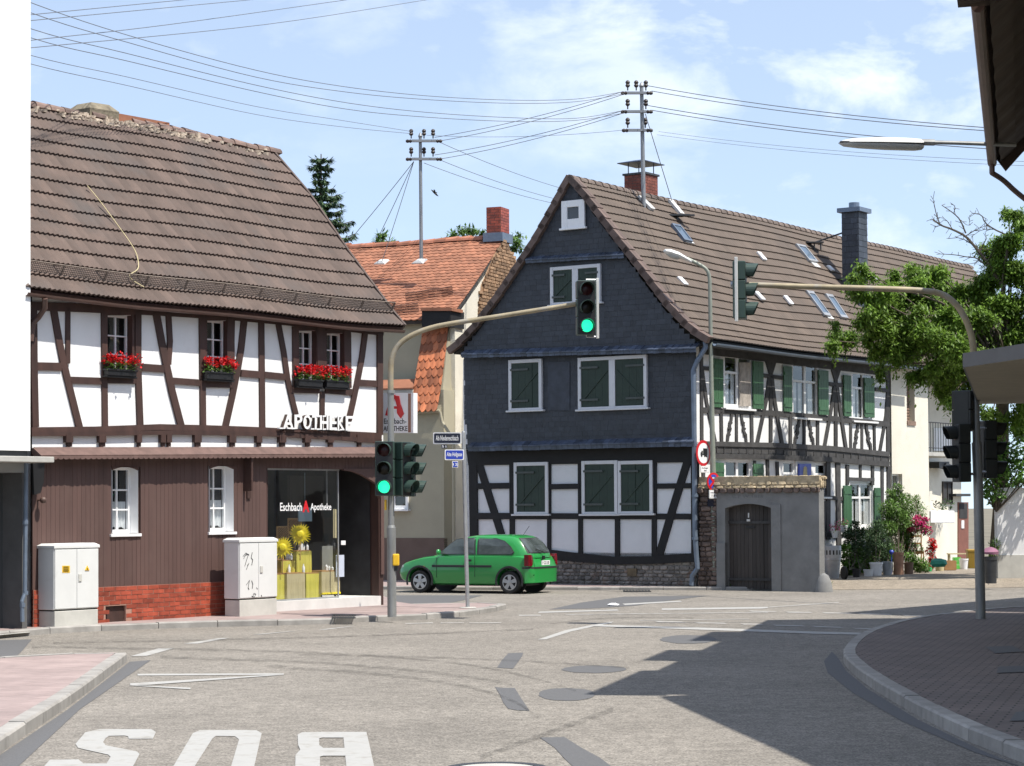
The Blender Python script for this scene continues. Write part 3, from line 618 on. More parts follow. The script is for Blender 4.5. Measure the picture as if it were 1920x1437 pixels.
m = MB(); frect(m, PA, 464, 862, 471, 935, .0, .04); frect(m, PA, 471.5, 858, 474.5, 921, .0, .2); m.build('bracket', M['timber_brown'], hp)
m = MB(); fpoly(m, PA, [(62, 868), (84, 868), (82, 905), (76, 925), (64, 928)], .12, .16); m.build('shaded_cloth', M['black'], hp)  # hanging cloth in shadow, its shade put into the black colour
m = MB(); c = PA.hit(81, 938, .14); m.ball(c, .055); m.tube([c-PA.n*.14, c], .015, 6); m.build('wall_light', M['gutter_brown'], hp)
# windows
for i, s in enumerate(up_w): window(PA, s, hp, nx=2, ny=3, d=-.09, fw=.045, bar=.012, bm=M['white'], pm=M['pane'])
for i, (s, px) in enumerate(zip(lo_w, ((209, 258), (392, 437)))):
    f = window(PA, s, hp, nx=2, ny=3, d=-.17, fw=.05, bar=.014, bm=M['white'], pm=M['pane'], sill=.05)
    m = MB(); s0, s1, z0, z1 = s; q = .006
    for a, b_ in (((s0+q, z0), (s0+q, z1)), ((s1-q, z0), (s1-q, z1)), ((s0, z1-q), (s1, z1-q)), ((s0, z0+q), (s1, z0+q))): m.poly([PA.P(*a, .02), PA.P(*b_, .02), PA.P(*b_, -.18), PA.P(*a, -.18)])
    m.build('reveal', M['white'], f, recalc=False)
    m = MB(); m.rv = .5; nf = 30; rows = []
    for z, wv in ((z0+.06, 0), (z0+.14, 1), ((z0+z1)/2-.02, 1)):
        rows.append([PA.P(s0+.05+(s1-s0-.1)*j/nf, z+(.05*abs(math.sin(j*.31)) if wv == 0 else 0), -.26+.02*math.sin(j*1.3)) for j in range(nf+1)])
    m.rings(rows, closed=False); m.build('curtain', M['curtain'], f, recalc=False)
    m = MB(); w2, hh = (s1-s0), .055   # arched head
    for sg in (0, 1):
        pts = [PA.P(s0-.005 if not sg else s1+.005, z1+.004, .027)]+[PA.P(s0+w2*t2 if not sg else s1-w2*t2, z1-hh+hh*(1-(1-2*t2)**2), .027) for t2 in [0, .1, .2, .3, .4, .5]]
        m.prism(pts, -PA.n*.025)
    m.build('arched_head', M['plank_brown'], f)
# roof
r1 = PA.sz(757, 612, .29)[0]; PRk = Plane(PA.P(r1, 0), 36-90)
RP = [(-a, z) for a, z in (PRk.sz(*q) for q in ((757, 612), (735, 586), (650, 470), (580, 365), (510, 282)))]
RL = [0]
for a, b in zip(RP, RP[1:]): RL.append(RL[-1]+math.hypot(b[0]-a[0], b[1]-a[1]))
def prof(RP, RL, v):
    l = v*RL[-1]
    for i in range(len(RP)-1):
        if l <= RL[i+1] or i == len(RP)-2:
            f = (l-RL[i])/(RL[i+1]-RL[i]); a, b = RP[i], RP[i+1]; d = Vector((b[0]-a[0], b[1]-a[1])).normalized()
            return a[0]+(b[0]-a[0])*f, a[1]+(b[1]-a[1])*f, -d.y*-1, d.x*-1
r0 = -9.12
def sagA(u, v): return -.05*math.sin(math.pi*min(1, max(0, (u-.15)/.8)))*(1-v)-.03*math.sin(u*9)*(1-v)-.05*v*math.sin(u*5)**2
def PfA(u, v, h):
    d, z, nd, nz = prof(RP, RL, v); nz = abs(nz) if nz else 0
    q = math.hypot(nd, nz) or 1
    return PA.P(r0+(r1-r0)*u, z+h*nz/q+sagA(u, v), d+h*nd/q)
def roofA(px, py, h=0.):
    lo, hi = 0., 1.
    for _ in range(40):
        v = (lo+hi)/2; d, z, _a, _b = prof(RP, RL, v)
        if PA.hit(px, py, d).z < z: hi = v
        else: lo = v
    return PA.hit(px, py, prof(RP, RL, v)[0])+(UP*.7+PA.n*.7)*h
m = MB(); tile_roof(m, PfA, 14, 45, .032, .043, 'wave', 8); rf = m.build('roof', M['tile_a'], hp, recalc=False)
m = MB()
for v in (0.0,):
    pass
m.rings([[PfA(u, v, -.02) for v in [i/12 for i in range(13)]]+[PfA(u, v, -.10) for v in [i/12 for i in range(12, -1, -1)]] for u in [j/20 for j in range(21)]])
m.rings([[PA.P(s, z-.06, 2*RP[-1][0]-d) for d, z in RP]+[PA.P(s, z-.16, 2*RP[-1][0]-d) for d, z in RP[::-1]] for s in (r0, r1)])
m.build('roof_deck', M['timber_brown'], hp)
m = MB(); m.rings([[PfA(1.004, v, .06) for v in [i/12 for i in range(13)]]+[PfA(1.004, v, -.14) for v in [i/12 for i in range(12, -1, -1)]], [PfA(.998, v, .06) for v in [i/12 for i in range(13)]]+[PfA(.998, v, -.14) for v in [i/12 for i in range(12, -1, -1)]]]); m.build('verge_board', M['tile_a'], rf)
m = MB(); x = r0+.1
while x < r1-.1:
    l = .34; u0 = (x-r0)/(r1-r0); u1 = (x+l*1.08-r0)/(r1-r0); e = random.uniform(-.012, .012)
    miss = -5.2 < x < -3.0
    if not (miss and random.random() < .45):
        m.rings([[PfA(u, 1, 0)-PA.n*(.02)+PA.n*(math.cos(q)*rr)+UP*(math.sin(q)*rr+e+.0) for q in [math.pi*k/6 for k in range(7)]]+[PfA(u, 1, -.05)] for u, rr in ((u0, .125), (u1, .105))])
    x += l
m.build('ridge', M['ridge_a'], rf)
m = MB()
for i in range(210):
    u = random.uniform(.05, .995) if i < 90 else random.uniform(.42, .78); v = random.uniform(.955, 1.0); p = PfA(u, v, .035); r = random.uniform(.02, .075)
    m.rings([[p+Vector((r*1.3*math.cos(a), r*math.sin(a), h))*random.uniform(.7, 1.1) for a in [2*math.pi*k/6 for k in range(6)]] for h in (-.02, random.uniform(.01, .05))])
m.build('ridge_mortar', M['mortar'], rf)
m = MB(); a, b = roofA(200, 226), roofA(318, 246); m.prism([a, b, b+UP*.16, a+UP*.17], -PA.n*.05); m.build('ridge_board', M['tile_c'], rf)
m = MB(); c = roofA(196, 226)-PA.n*.3-UP*.1; c2 = [(-.36, -.3), (.36, -.3), (.36, .3), (-.36, .3)]
m.rings([[c+PA.t*a*k+PA.n*b*k+UP*(h+random.uniform(-.02, .02)) for a, b in c2] for k, h in ((1, -.2), (1, .25), (1.02, .30), (.62, .42))]); m.build('chimney', mat('ruined_chimney', (.20, .17, .12), .95, .4, 6, bump=.03), rf)
# snow guard
m = MB(); vb = .083; vt = .082; H_ = .20; n_ = 250; us = .004
for j in range(n_+1):
    u = us+(1-us)*j/n_*.995; p = PfA(u, vb, .05); q = p+UP*H_*.75+PA.n*H_*.45; m.tube([p, q], .0065, 4)
for k in (0, .2, .4, .6, .8, 1):
    m.tube([PfA(us+(1-us)*i/24*.995, vb, .05)+(UP*.75+PA.n*.45)*H_*k for i in range(25)], .011 if k in (0, 1) else .006, 4)
for j in range(11):
    u = us+(1-us)*j/10*.995; p = PfA(u, vb, .05); q = p+(UP*.75+PA.n*.45)*H_; m.tube([q, PfA(u, vb+.05, .03)], .010, 5); m.tube([p, q], .016, 5)
m.build('snow_guard', mat('rusty_mesh', (.19, .15, .12), .7, .3, 4), rf)
# gutter and short downpipe
gl = MB(); gz = [PfA(us+(1-us)*i/20-.004, 0, -.05)+PA.n*.055-UP*.035 for i in range(21)]
gl.rings([[p+PA.n*.055*math.cos(q)+UP*.055*math.sin(q) for q in [math.pi+math.pi*k/6 for k in range(7)]]+[p+PA.n*.042*math.cos(q)+UP*(.042*math.sin(q)) for q in [2*math.pi-math.pi*k/6 for k in range(7)]] for p in gz])
p = PA.hit(84, 562, .34); gl.tube([p+UP*.02, PA.hit(84, 578, .28), PA.hit(72, 596, .12), PA.hit(62, 607, .06), PA.hit(58, 640, .05)], .045, 8)
gl.build('gutter', M['gutter_brown'], hp)
m = MB(); cw = smooth_pl([roofA(*q, .075) for q in ((160, 355), (181, 380), (218, 430), (250, 475), (256, 498), (255, 513), (238, 521), (240, 530), (266, 545))], 2); m.tube(cw, .009, 5); m.build('roof_cable', M['linen'], hp)
# shop window and recessed entrance
m = MB(); dg = -.12
zg0 = .30
m.rv = .5; m.poly([PA.P(s_shop0, zg0, dg), PA.P(s_glass, zg0, dg), PA.P(s_glass, z_shop, dg), PA.P(s_shop0, z_shop, dg)]); m.poly([PA.P(s_glass, zg0, dg), PA.P(s_glass, zg0, -1.3), PA.P(s_glass, z_shop, -1.3), PA.P(s_glass, z_shop, dg)])
sw = m.build('shop_window', M['shopglass'], hp, recalc=False)
m = MB(); pbox(m, PA, s_shop0, s_glass+.02, z_shop-.03, z_shop, dg-.03, dg+.02); pbox(m, PA, s_glass-.012, s_glass+.012, zg0, z_shop-.03, dg-.012, dg+.012); pbox(m, PA, s_shop0, s_glass, zg0-.04, zg0, dg-.03, dg+.02); sg = PA.sz(623, 1000)[0]; pbox(m, PA, sg-.01, sg+.01, PA.sz(623, 950)[1], z_shop-.03, dg-.02, dg)
m.build('frame', M['metal'], sw)
m = MB(); pbox(m, PA, s_shop0-.05, s_ent+.02, .02, z_thr, -1.35, .02); m.build('threshold', mat('pale_step', (.62, .61, .59), .6, .08, 4), hp)
m = MB(); pbox(m, PA, s_glass+.04, s_ent-.04, z_thr, z_shop-.1, -1.42, -1.35); dr = m.build('door', M['wood_dk'], hp)
m = MB(); pbox(m, PA, s_glass+.10, s_glass+.15, z_thr+.8, z_thr+1.3, -1.35, -1.30); m.build('handle', M['metal'], dr)
m = MB(); pts = [(645, 879), (713, 879), (713, 935)]+[(713-68*t2, 912-30*math.sin(math.pi/2*t2*1.0)) for t2 in (.04, .15, .3, .5, .75, 1)]
fpoly(m, PA, pts, -.03, .03); m.build('entrance_arch', M['plank_brown'], hp)
m = MB(); m.tube([PA.hit(672, 1031, -.62), PA.hit(709, 1047, -.1)], .035, 8); m.tube([PA.hit(690, 1039, -.36), PA.hit(690, 1039, -.36)+PA.t*.2], .012, 5); m.build('handrail', M['wood'], hp)
m = MB(); frect(m, PA, 640, 1014, 648, 1022, dg+.015, dg+.03); m.build('sticker', M['white'], sw)
# lettering on the shop window
def ftext(mb, pl, s, x0, y0, x1, y1, d, dep=.004, bold=.0, slant=0):
    a, b, c, e = pl.hit(x0, y1, d), pl.hit(x1, y1+slant, d), pl.hit(x1, y0+slant, d), pl.hit(x0, y0, d)
    text(mb, s, lambda u, v, k: a.lerp(b, u).lerp(e.lerp(c, u), v)+pl.n*k, bold, dep)
m = MB(); ftext(m, PA, 'Eschbach', 525, 943, 566, 958.5, dg+.008, .003, .012); ftext(m, PA, 'Apotheke', 582, 944, 621, 961, dg+.008, .003, .012, 0); m.build('lettering', mat('white_film', (.8, .8, .8), .5, .02, 3, emit=None), sw, recalc=False)
m = MB(); ftext(m, PA, 'A', 567, 939, 580, 961, dg+.008, .003, .05); m.build('emblem', M['red'], sw, recalc=False)
# ---- APOTHEKE letters with their own depth
def serif(mb, pl, x0, y0, x1, y1, d, dep): frect(mb, pl, x0, y0, x1, y1, d, d+dep)
ap = thing('apotheke_letters', 'raised white APOTHEKE letters with dark sides mounted below the flowers of the pharmacy', 'sign', PA.hit(590, 800, .1))
edges = [524.5, 546, 562.5, 579, 594, 611.5, 627, 642, 658]
mside = mat('letter_side', (.05, .028, .02), .6, .2, 5)
for i, ch in enumerate('APOTHEKE'):
    mb = MB(); x0, x1 = edges[i]+.8, edges[i+1]-.8; y0, y1 = 777.5+i*.45, 804.5+i*.45
    vs, fs = text_geo(ch, .02); a, b_, c, e = PA.hit(x0, y1, .06), PA.hit(x1, y1, .06), PA.hit(x1, y0, .06), PA.hit(x0, y0, .06)
    nf = len(fs); text(mb, ch, lambda u, v, k: a.lerp(b_, u).lerp(e.lerp(c, u), v)+PA.n*k, .02, .07); mb.m = [0]*nf+[1]*(len(mb.m)-nf)
    w_ = (x1-x0)
    sf = {'A': [(-.05, .28, 1), (.68, 1.05, 1)], 'P': [(-.06, .42, 1)], 'T': [(.26, .74, 1)], 'H': [(-.05, .33, 1), (.67, 1.05, 1), (-.05, .33, 0), (.67, 1.05, 0)], 'K': [(-.05, .36, 1), (.7, 1.06, 1), (-.05, .36, 0), (.6, 1.0, 0)], 'E': [], 'O': []}[ch]
    k0 = len(mb.m)
    for q0, q1, lowr in sf: yy = y1 if lowr else y0+2.6; mb.mi = 0; frect(mb, PA, x0+w_*q0, yy-2.6, x0+w_*q1, yy, .08, .132)
    mb.build('letter', [M['white'], mside], ap)
m = MB(); pbox(m, PA, PA.sz(532, 808, .07)[0], PA.sz(655, 808, .07)[0], PA.sz(590, 812, .06)[1], PA.sz(590, 808, .06)[1], .05, .07)
for x in (535, 570, 603, 648): c = PA.hit(x, 810, .16); m.tube([c, c-PA.n*.16], .012, 5)
m.build('mounting_rail', M['timber_brown'], ap)
# ---- projecting sign
PS = Plane(PA.P(.16, 0), 126); ps = thing('pharmacy_sign', 'square white projecting pharmacy sign with big red letter behind the traffic mast', 'sign', PS.hit(745, 775))
m = MB(); frect(m, PS, 717, 737, 775, 812, -.12, 0); m.build('panel', mat('sign_panel', (.78, .78, .79), .4, .03, 5), ps)
m = MB(); frect(m, PS, 765, 738, 770, 811, -.1, .006); m.build('stripe', mat('sign_stripe', (.28, .14, .10), .6, .1, 5), ps)
m = MB()
for pts in ([(722, 779), (733, 741), (741, 741), (731, 781)], [(733, 741), (748, 743), (751, 760), (744, 762), (740, 748), (734, 748)], [(744, 759), (751, 759), (757, 776), (751, 785), (744, 775)], [(729, 762), (746, 762), (746, 767), (728, 767)]): fpoly(m, PS, pts, 0, .008)
m.build('emblem', M['red'], ps)
m = MB(); ftext(m, PS, 'Eschbach-', 720, 785, 762, 795, .004, .004, .01); ftext(m, PS, 'APOTHEKE', 719, 799, 764, 808.5, .004, .004, .012); m.build('lettering', M['black'], ps, recalc=False)
m = MB(); 
for y in (745, 805): c = PS.hit(720, y, -.06); m.tube([c, c-PA.n*.25], .02, 6)
m.build('bracket', M['dark_metal'], ps)
# ---- flower boxes
def blossoms(mb_l, mb_p, fn, n, L_, rad_, pet):
    for i in range(n):
        p = fn(random.random(), random.gauss(0, .4), random.random())
        for k in range(4):
            d = Vector((random.gauss(0, 1), random.gauss(0, 1), random.gauss(.4, .8))); mb_p.leaf(p, d, UP, pet*random.uniform(.7, 1.2), pet*.7)
for (x0, x1, y0, y1), lab in (((204, 257, 694, 705), 'flower box of red geraniums under the leftmost upper pharmacy window'), ((390, 439, 699, 712), 'flower box of red geraniums under the lone middle upper window of the pharmacy'), ((562, 606, 713, 725), 'flower box of red geraniums, left one of the touching pair above the APOTHEKE letters'), ((614, 656, 715, 727), 'flower box of red geraniums, right one of the touching pair above the APOTHEKE letters')):
    d_ = .16; s0, s1, z0, z1 = rect_sz(PA, x0, y0, x1, y1, d_)
    fb = thing('flower_box', lab, 'flower box', PA.P((s0+s1)/2, z0, .1), 'geranium boxes on the pharmacy windows')
    m = MB(); pbox(m, PA, s0, s1, z0, z1, .036, .15); pbox(m, PA, s0-.02, s1+.02, z1-.02, z1+.012, .034, .165); pbox(m, PA, s0-.02, s1+.04, z0-.03, z0-.004, .0, .13); m.build('planter', M['black'], fb, bevel=.006)
    lf, pt = MB(), MB()
    for i in range(190):
        p = PA.P(random.uniform(s0-.02, s1+.02), z1+random.uniform(.0, .13), .10+random.gauss(0, .04)); lf.leaf(p, Vector((random.gauss(0, 1), random.gauss(0, 1), random.gauss(.3, .7)))+PA.n*.5, UP, random.uniform(.04, .075), .05)
    for i in range(70):
        p = PA.P(random.uniform(s0-.04, s1+.09), z1+.10+random.uniform(0, .16), .11+random.gauss(0, .045))
        for k in range(6): pt.leaf(p+Vector((random.gauss(0, .018), random.gauss(0, .018), random.gauss(0, .018))), Vector((random.gauss(0, 1), random.gauss(0, 1), random.gauss(.3, .8)))+PA.n*.5, UP, .045, .04)
    lf.build('leaves', M['leaf_b'], fb, recalc=False); pt.build('blossoms', M['petal_r'], fb, recalc=False)
# ---- goods in the shop window
def cloth_box(name, lab, x0, y0, x1, y1, d, dep, mt, trim=None):
    t = thing(name, lab, 'display table', PA.hit((x0+x1)/2, y1, d)); s0, s1, z0, z1 = rect_sz(PA, x0, y0, x1, y1, d); m = MB(); n_ = 24
    m.rings([[PA.P(s0+(s1-s0)*j/n_, z, d+(.012*math.sin(j*2.1)+.008*math.sin(j*.9))*(1-k)) for j in range(n_+1)]+[PA.P(s1, z, d-dep), PA.P(s0, z, d-dep)] for z, k in ((z0, 0), ((z0+z1)/2, .4), (z1, 1))]); m.build('cloth', mt, t)
    m = MB(); pbox(m, PA, s0+.02, s1-.02, z1+.002, z1+.02, d-dep+.01, d-.01); m.build('table_top', M['wood'], t)
    m = MB(); pbox(m, PA, s0+.04, s0+.07, max(zg0-.02, z0-.14), z0+.1, d-.08, d-.05); pbox(m, PA, s1-.07, s1-.04, max(zg0-.02, z0-.14), z0+.1, d-.08, d-.05); m.build('leg', M['dark_metal'], t)
    if trim: m = MB(); pbox(m, PA, s0, s1, z0-.012, z0+.02, d-.02, d+.022); m.build('hem', trim, t)
    return t
cloth_box('display_table', 'display table under beige linen at the left of the shop window', 538, 1076, 572, 1141, -.30, .4, M['linen'])
cloth_box('display_table', 'display table under yellow green cloth in the middle of the shop window', 574, 1076, 603, 1131, -.36, .4, M['cloth'])
cloth_box('display_table', 'short legged display table with linen and yellow hem by the shop entrance', 603, 1072, 637, 1113, -.30, .4, M['linen'], M['sun_yellow'])
cloth_box('display_table', 'narrow display table under plain yellow cloth beside the grey cabinet', 505, 1078, 537, 1139, -.36, .4, M['cloth'])
cloth_box('display_stand', 'small raised stand with bottles below the lower sunflower', 528, 1052, 553, 1076, -.5, .25, M['cloth'])
cloth_box('display_stand', 'tall raised stand with bottles below the upper sunflower', 556, 1034, 584, 1076, -.55, .25, M['cloth'])
for i, (x, y, r, lab) in enumerate(((562.5, 1002, .155, 'upper yellow sunflower decoration in the shop window'), (529.5, 1027, .155, 'lower yellow sunflower decoration beside the grey cabinet'))):
    t = thing('sunflower_decoration', lab, 'decoration', PA.hit(x, y, -.3), 'sunflowers in the shop window'); c = PA.hit(x, y, -.3); fd = (CAM-c).normalized(); u = fd.cross(UP).normalized(); v = u.cross(fd)
    m = MB(); m.lathe(c, [(.005, .035), (r*.3, .03), (r*.5, .01), (r*.5, -.02)], 16, fd); m.build('face', M['sun_yellow'], t)
    m = MB()
    for k in range(26):
        a = 2*math.pi*k/13+(k//13)*.24; dd = u*math.cos(a)+v*math.sin(a); p = c+dd*r*.42-fd*.012*(k//13)
        m.prism([p-fd.cross(dd)*r*.12, p+dd*r*.30-fd.cross(dd)*r*.14, p+dd*r*(.80+.12*(k % 3)), p+dd*r*.30+fd.cross(dd)*r*.14, p+fd.cross(dd)*r*.12], -fd*.006)
    m.build('petals', M['sun_yellow'], t)
    m = MB(); e = c-fd*.02; m.tube([e, e-v*.3, e-v*.48], .01, 6); m.build('stem', M['wood'], t)
tr = MB()
for (x0, y0, x1, y1) in ((519, 988, 541, 1010), (540, 973, 565, 1000), (519, 1045, 531, 1072)):
    s0, s1, z0, z1 = rect_sz(PA, x0, y0, x1, y1, -.75)
    for i in range(-5, 6):
        f = lambda q: min(1, max(0, q)); a = s0+(s1-s0)*i/5
        for sg in (1, -1):
            p = [(i/5, 0), (i/5+1, 1)] if sg > 0 else [(i/5+1, 0), (i/5, 1)]
            pts = []
            for (aa, bb), (cc, dd) in ((p[0], p[1]),):
                t0, t1 = 0, 1
                if cc != aa:
                    lo, hi = sorted(((0-aa)/(cc-aa), (1-aa)/(cc-aa))); t0, t1 = max(0, lo), min(1, hi)
                if t1 > t0+.02: tr.tube([PA.P(s0+(s1-s0)*(aa+(cc-aa)*q), z0+(z1-z0)*(bb+(dd-bb)*q), -.75+sg*.006) for q in (t0, t1)], .008, 4)
    for a, b_ in (((s0, z0), (s1, z0)), ((s1, z0), (s1, z1)), ((s1, z1), (s0, z1)), ((s0, z1), (s0, z0))): tr.tube([PA.P(*a, -.75), PA.P(*b_, -.75)], .014, 4)
    tr.tube([PA.P((s0+s1)/2, .3, -.76), PA.P((s0+s1)/2, z0, -.76)], .012, 4)
tag(tr.build('trellis', mat('bamboo', (.50, .32, .14), .6, .2, 6)), 'light wooden lattice trellis behind the sunflowers in the shop window', 'trellis')
for k, (x, y, h, d) in enumerate(((537, 1050, .16, -.6), (541, 1050, .12, -.58), (546, 1051, .13, -.62), (561, 1033, .15, -.66), (565, 1033, .19, -.62), (569, 1033, .13, -.66), (576, 1032, .12, -.62), (612, 1070, .12, -.45), (617, 1070, .09, -.42), (623, 1070, .08, -.45), (542, 1075, .16, -.45), (569, 1074, .16, -.42))):
    s, z = PA.sz(x, y, d); b = MB(); b.lathe(PA.P(s, z, d), [(.027, 0), (.028, h*.65), (.012, h*.8), (.013, h)], 10)
    tag(b.build('bottle', M['white'], smooth=True), 'small white bottle standing among the goods on show in the shop window', 'bottle', 'white bottles on show in the shop window')
m = MB(); s0, s1, z0, z1 = rect_sz(PA, 604, 1024, 624, 1070, -.6); pbox(m, PA, s0, s1, z0, z1, -.62, -.6); t = m.build('display_board', mat('grey_board', (.22, .22, .2), .8, .1, 4)); tag(t, 'grey display board standing behind the short legged table', 'board')
m = MB(); s0, s1, z0, z1 = rect_sz(PA, 560, 952, 585, 978, -.5); pbox(m, PA, s0, s1, z0, z1, -.52, -.5); m.tube([PA.P((s0+s1)/2, z1, -.51), PA.P((s0+s1)/2, 2.6, -.51)], .004, 4); tag(m.build('poster', mat('pale_blue_paper', (.30, .42, .48), .7, .06, 4)), 'pale blue notice hanging in the shop window below the red emblem', 'notice')
m = MB(); s0, s1, z0, z1 = rect_sz(PA, 630, 1041, 645, 1082, -.26); pbox(m, PA, s0, s1, z0, z1, -.27, -.255); tag(m.build('poster', mat('pale_paper', (.50, .55, .66), .7, .06, 4)), 'tall pale bluish notice low in the glass beside the entrance', 'notice')
m = MB(); s0, s1, z0, z1 = rect_sz(PA, 625, 955, 631, 1009, -.2); pbox(m, PA, s0, s1, z0, z1, -.21, -.2); tag(m.build('banner', M['linen']), 'narrow upright beige strip hanging behind the shop glass', 'banner')
m = MB(); pbox(m, PA, s_shop0, s_glass-.03, .1, zg0-.02, -1.3, dg-.04); struct(m.build('shop_floor', M['concrete']))
# ---- street cabinets
def cabinet(lab, x0, x1, yt, yb, base, dep):
    pc = Plane(ground(x0, yb, .1), 36); L_ = pc.sz(x1, yb-20)[0]; H_ = pc.sz(x0, yt)[1]; zb_ = pc.sz(x0, base)[1]
    t = thing('street_cabinet', lab, 'utility cabinet', pc.P(L_/2, .1, -dep/2), 'utility cabinets before the pharmacy')
    m = MB(); pbox(m, pc, .0, L_, zb_+.02, H_-.04, -dep, -.012); m.build('body', M['cabinet'], t, bevel=.01)
    m = MB(); m.rings([[pc.P(-.015, H_-.04, .012), pc.P(L_+.015, H_-.04, .012), pc.P(L_+.015, H_-.04, -dep-.015), pc.P(-.015, H_-.04, -dep-.015)], [pc.P(-.015, H_, .012), pc.P(L_+.015, H_, .012), pc.P(L_+.015, H_, -dep-.015), pc.P(-.015, H_, -dep-.015)], [pc.P(.04, H_+.035, -.05), pc.P(L_-.04, H_+.035, -.05), pc.P(L_-.04, H_+.035, -dep+.04), pc.P(.04, H_+.035, -dep+.04)]]); m.build('lid', M['cabinet'], t)
    m = MB(); pbox(m, pc, .01, L_-.01, .0, zb_, -dep+.01, -.004); m.build('plinth', M['cab_base'], t, bevel=.008)
    m = MB(); pbox(m, pc, .01, L_-.01, zb_, zb_+.02, -dep+.03, -.03); m.build('gap', M['black'], t)
    for a, b_ in ((.01, L_*.5-.004), (L_*.5+.004, L_-.01)):
        m = MB(); pbox(m, pc, a, b_, zb_+.035, H_-.06, -.01, .006); d = m.build('door', M['cabinet'], t, bevel=.005)
    m = MB(); pbox(m, pc, L_*.53, L_*.60, (zb_+H_)/2-.06, (zb_+H_)/2+.06, .006, .02); m.build('handle', M['cab_base'], d, bevel=.006)
    return t, pc, L_, H_
t, pc, L_, H_ = cabinet('white two-door street cabinet with yellow warning labels, left of the cellar opening', 102, 185, 1024, 1176, 1147, .38)
m = MB(); frect(m, pc, 117, 1061, 131, 1074, .0, .010); m.build('warning_label', M['yellow'], t)
m = MB()
for y in (1063.5, 1067, 1070.5): frect(m, pc, 119, y-.7, 129, y+.7, .008, .0135)
fpoly(m, pc, [(164, 1065), (165.2, 1068.3), (162.8, 1068.3)], .008, .0135); m.build('label_print', M['black'], t)
m = MB(); fpoly(m, pc, [(164, 1061), (168, 1069.5), (160, 1069.5)], .0, .010); m.build('warning_triangle', M['yellow'], t)
t, pc, L_, H_ = cabinet('grey-white street cabinet with black graffiti scribbles beside the shop window', 449, 520, 1013, 1156, 1126, .36)
m = MB()
for pts in ([(457, 1048), (460, 1041), (466, 1039), (462, 1052), (459, 1062)], [(456, 1043), (461, 1037), (467, 1041)], [(473, 1036), (471, 1046), (474, 1050), (472, 1060)], [(464, 1060), (467, 1056), (462, 1068)], [(462, 1097), (468, 1088), (465, 1104)], [(472, 1089), (474, 1096), (473, 1104)], [(472, 1118), (477, 1120), (480, 1114), (476, 1113), (474, 1120)], [(466, 1103), (467, 1106)], [(481, 1102), (483, 1105)], [(490, 1116), (491, 1119)]): m.tube([pc.hit(x, y, .01) for x, y in pts], .0055, 4)
m.build('graffiti', M['black'], t)
def weed(lab, x, y, h, n, z=.1):
    c = ground(x, y, z); t = thing('weed', lab, 'weed', c, 'weeds along the pharmacy wall'); st, lf = MB(), MB()
    for i in range(n):
        d = Vector((random.gauss(0, .25), random.gauss(0, .2), 1)); q = c+Vector((random.gauss(0, .05), random.gauss(0, .05), 0)); e = q+d*h*random.uniform(.6, 1); st.tube([q, q.lerp(e, .5), e], .004, 4)
        for k in range(14): lf.leaf(q.lerp(e, random.uniform(.1, 1)), Vector((random.gauss(0, 1), random.gauss(0, 1), random.gauss(.3, .5))), UP, random.uniform(.04, .09), .025)
    st.build('stem', M['leaf_b'], t); lf.build('leaves', M['leaf_b'], t, recalc=False)
weed('tall green weed at the foot of the graffiti cabinet', 440, 1154, .45, 7); weed('low tuft of grass beside the downpipe left of the labelled cabinet', 64, 1172, .18, 9, .08)
# ================================================================ white house on the left edge
PW = PA.off(.30); wc = PW.sz(57, 500)[0]
hw = thing('white_house', 'tall plain white house with concrete slab canopy at the left edge', 'house', PW.P(wc-3, 0))
zs = PW.sz(30, 845)[1]
m = MB(); pbox(m, PW, wc-9, wc, zs, 12.5, -7, 0); m.build('wall', M['white_wall'], hw)
m = MB(); z1_, z0_ = PW.sz(57, 856, .55)[1], PW.sz(57, 867, .55)[1]; pbox(m, PW, wc-9, wc+.0, z0_, z1_, -1.5, .55); m.build('canopy_slab', M['concrete'], hw, bevel=.01)
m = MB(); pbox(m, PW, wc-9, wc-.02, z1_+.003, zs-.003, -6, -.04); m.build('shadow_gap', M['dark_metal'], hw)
m = MB(); zz = PW.sz(30, 886)[1]; pbox(m, PW, wc-9, wc-.03, zz, z0_-.003, -.9, -.06); m.build('lintel', mat('lintel_grey', (.34, .35, .35), .9, .08, 3), hw)
m = MB(); pbox(m, PW, wc-9, wc-.12, .02, zz-.004, -.75, -.5)
gt = m.build('gate', mat('gate_grey', (.075, .08, .08), .7, .15, 3, stretch=(1, 1, .1)), hw)
m = MB(); pbox(m, PW, wc-.12, wc-.02, .0, zz-.004, -.8, -.05); m.build('pillar', mat('gate_pillar', (.10, .10, .10), .9, .15, 3), hw)
m = MB(); x = PW.hit(48.5, 1000, .02); m.tube([PW.hit(49, 868, .05), PW.hit(48, 980, .05), PW.hit(46.5, 1112, .05), PW.hit(41, 1128, .05), PW.hit(42, 1166, .05)], .034, 8)
for y in (980, 1112, 1135): m.lathe(PW.hit(47.5 if y < 1120 else 42, y, .05), [(.045, -.03), (.045, .03)], 8)
m.build('downpipe', M['pipe'], hw)
struct(gsheet('forecourt', [(-100, 1200), (56, 1186), (66, 1174), (60, 1160), (-100, 1165)], .06, M['concrete']))
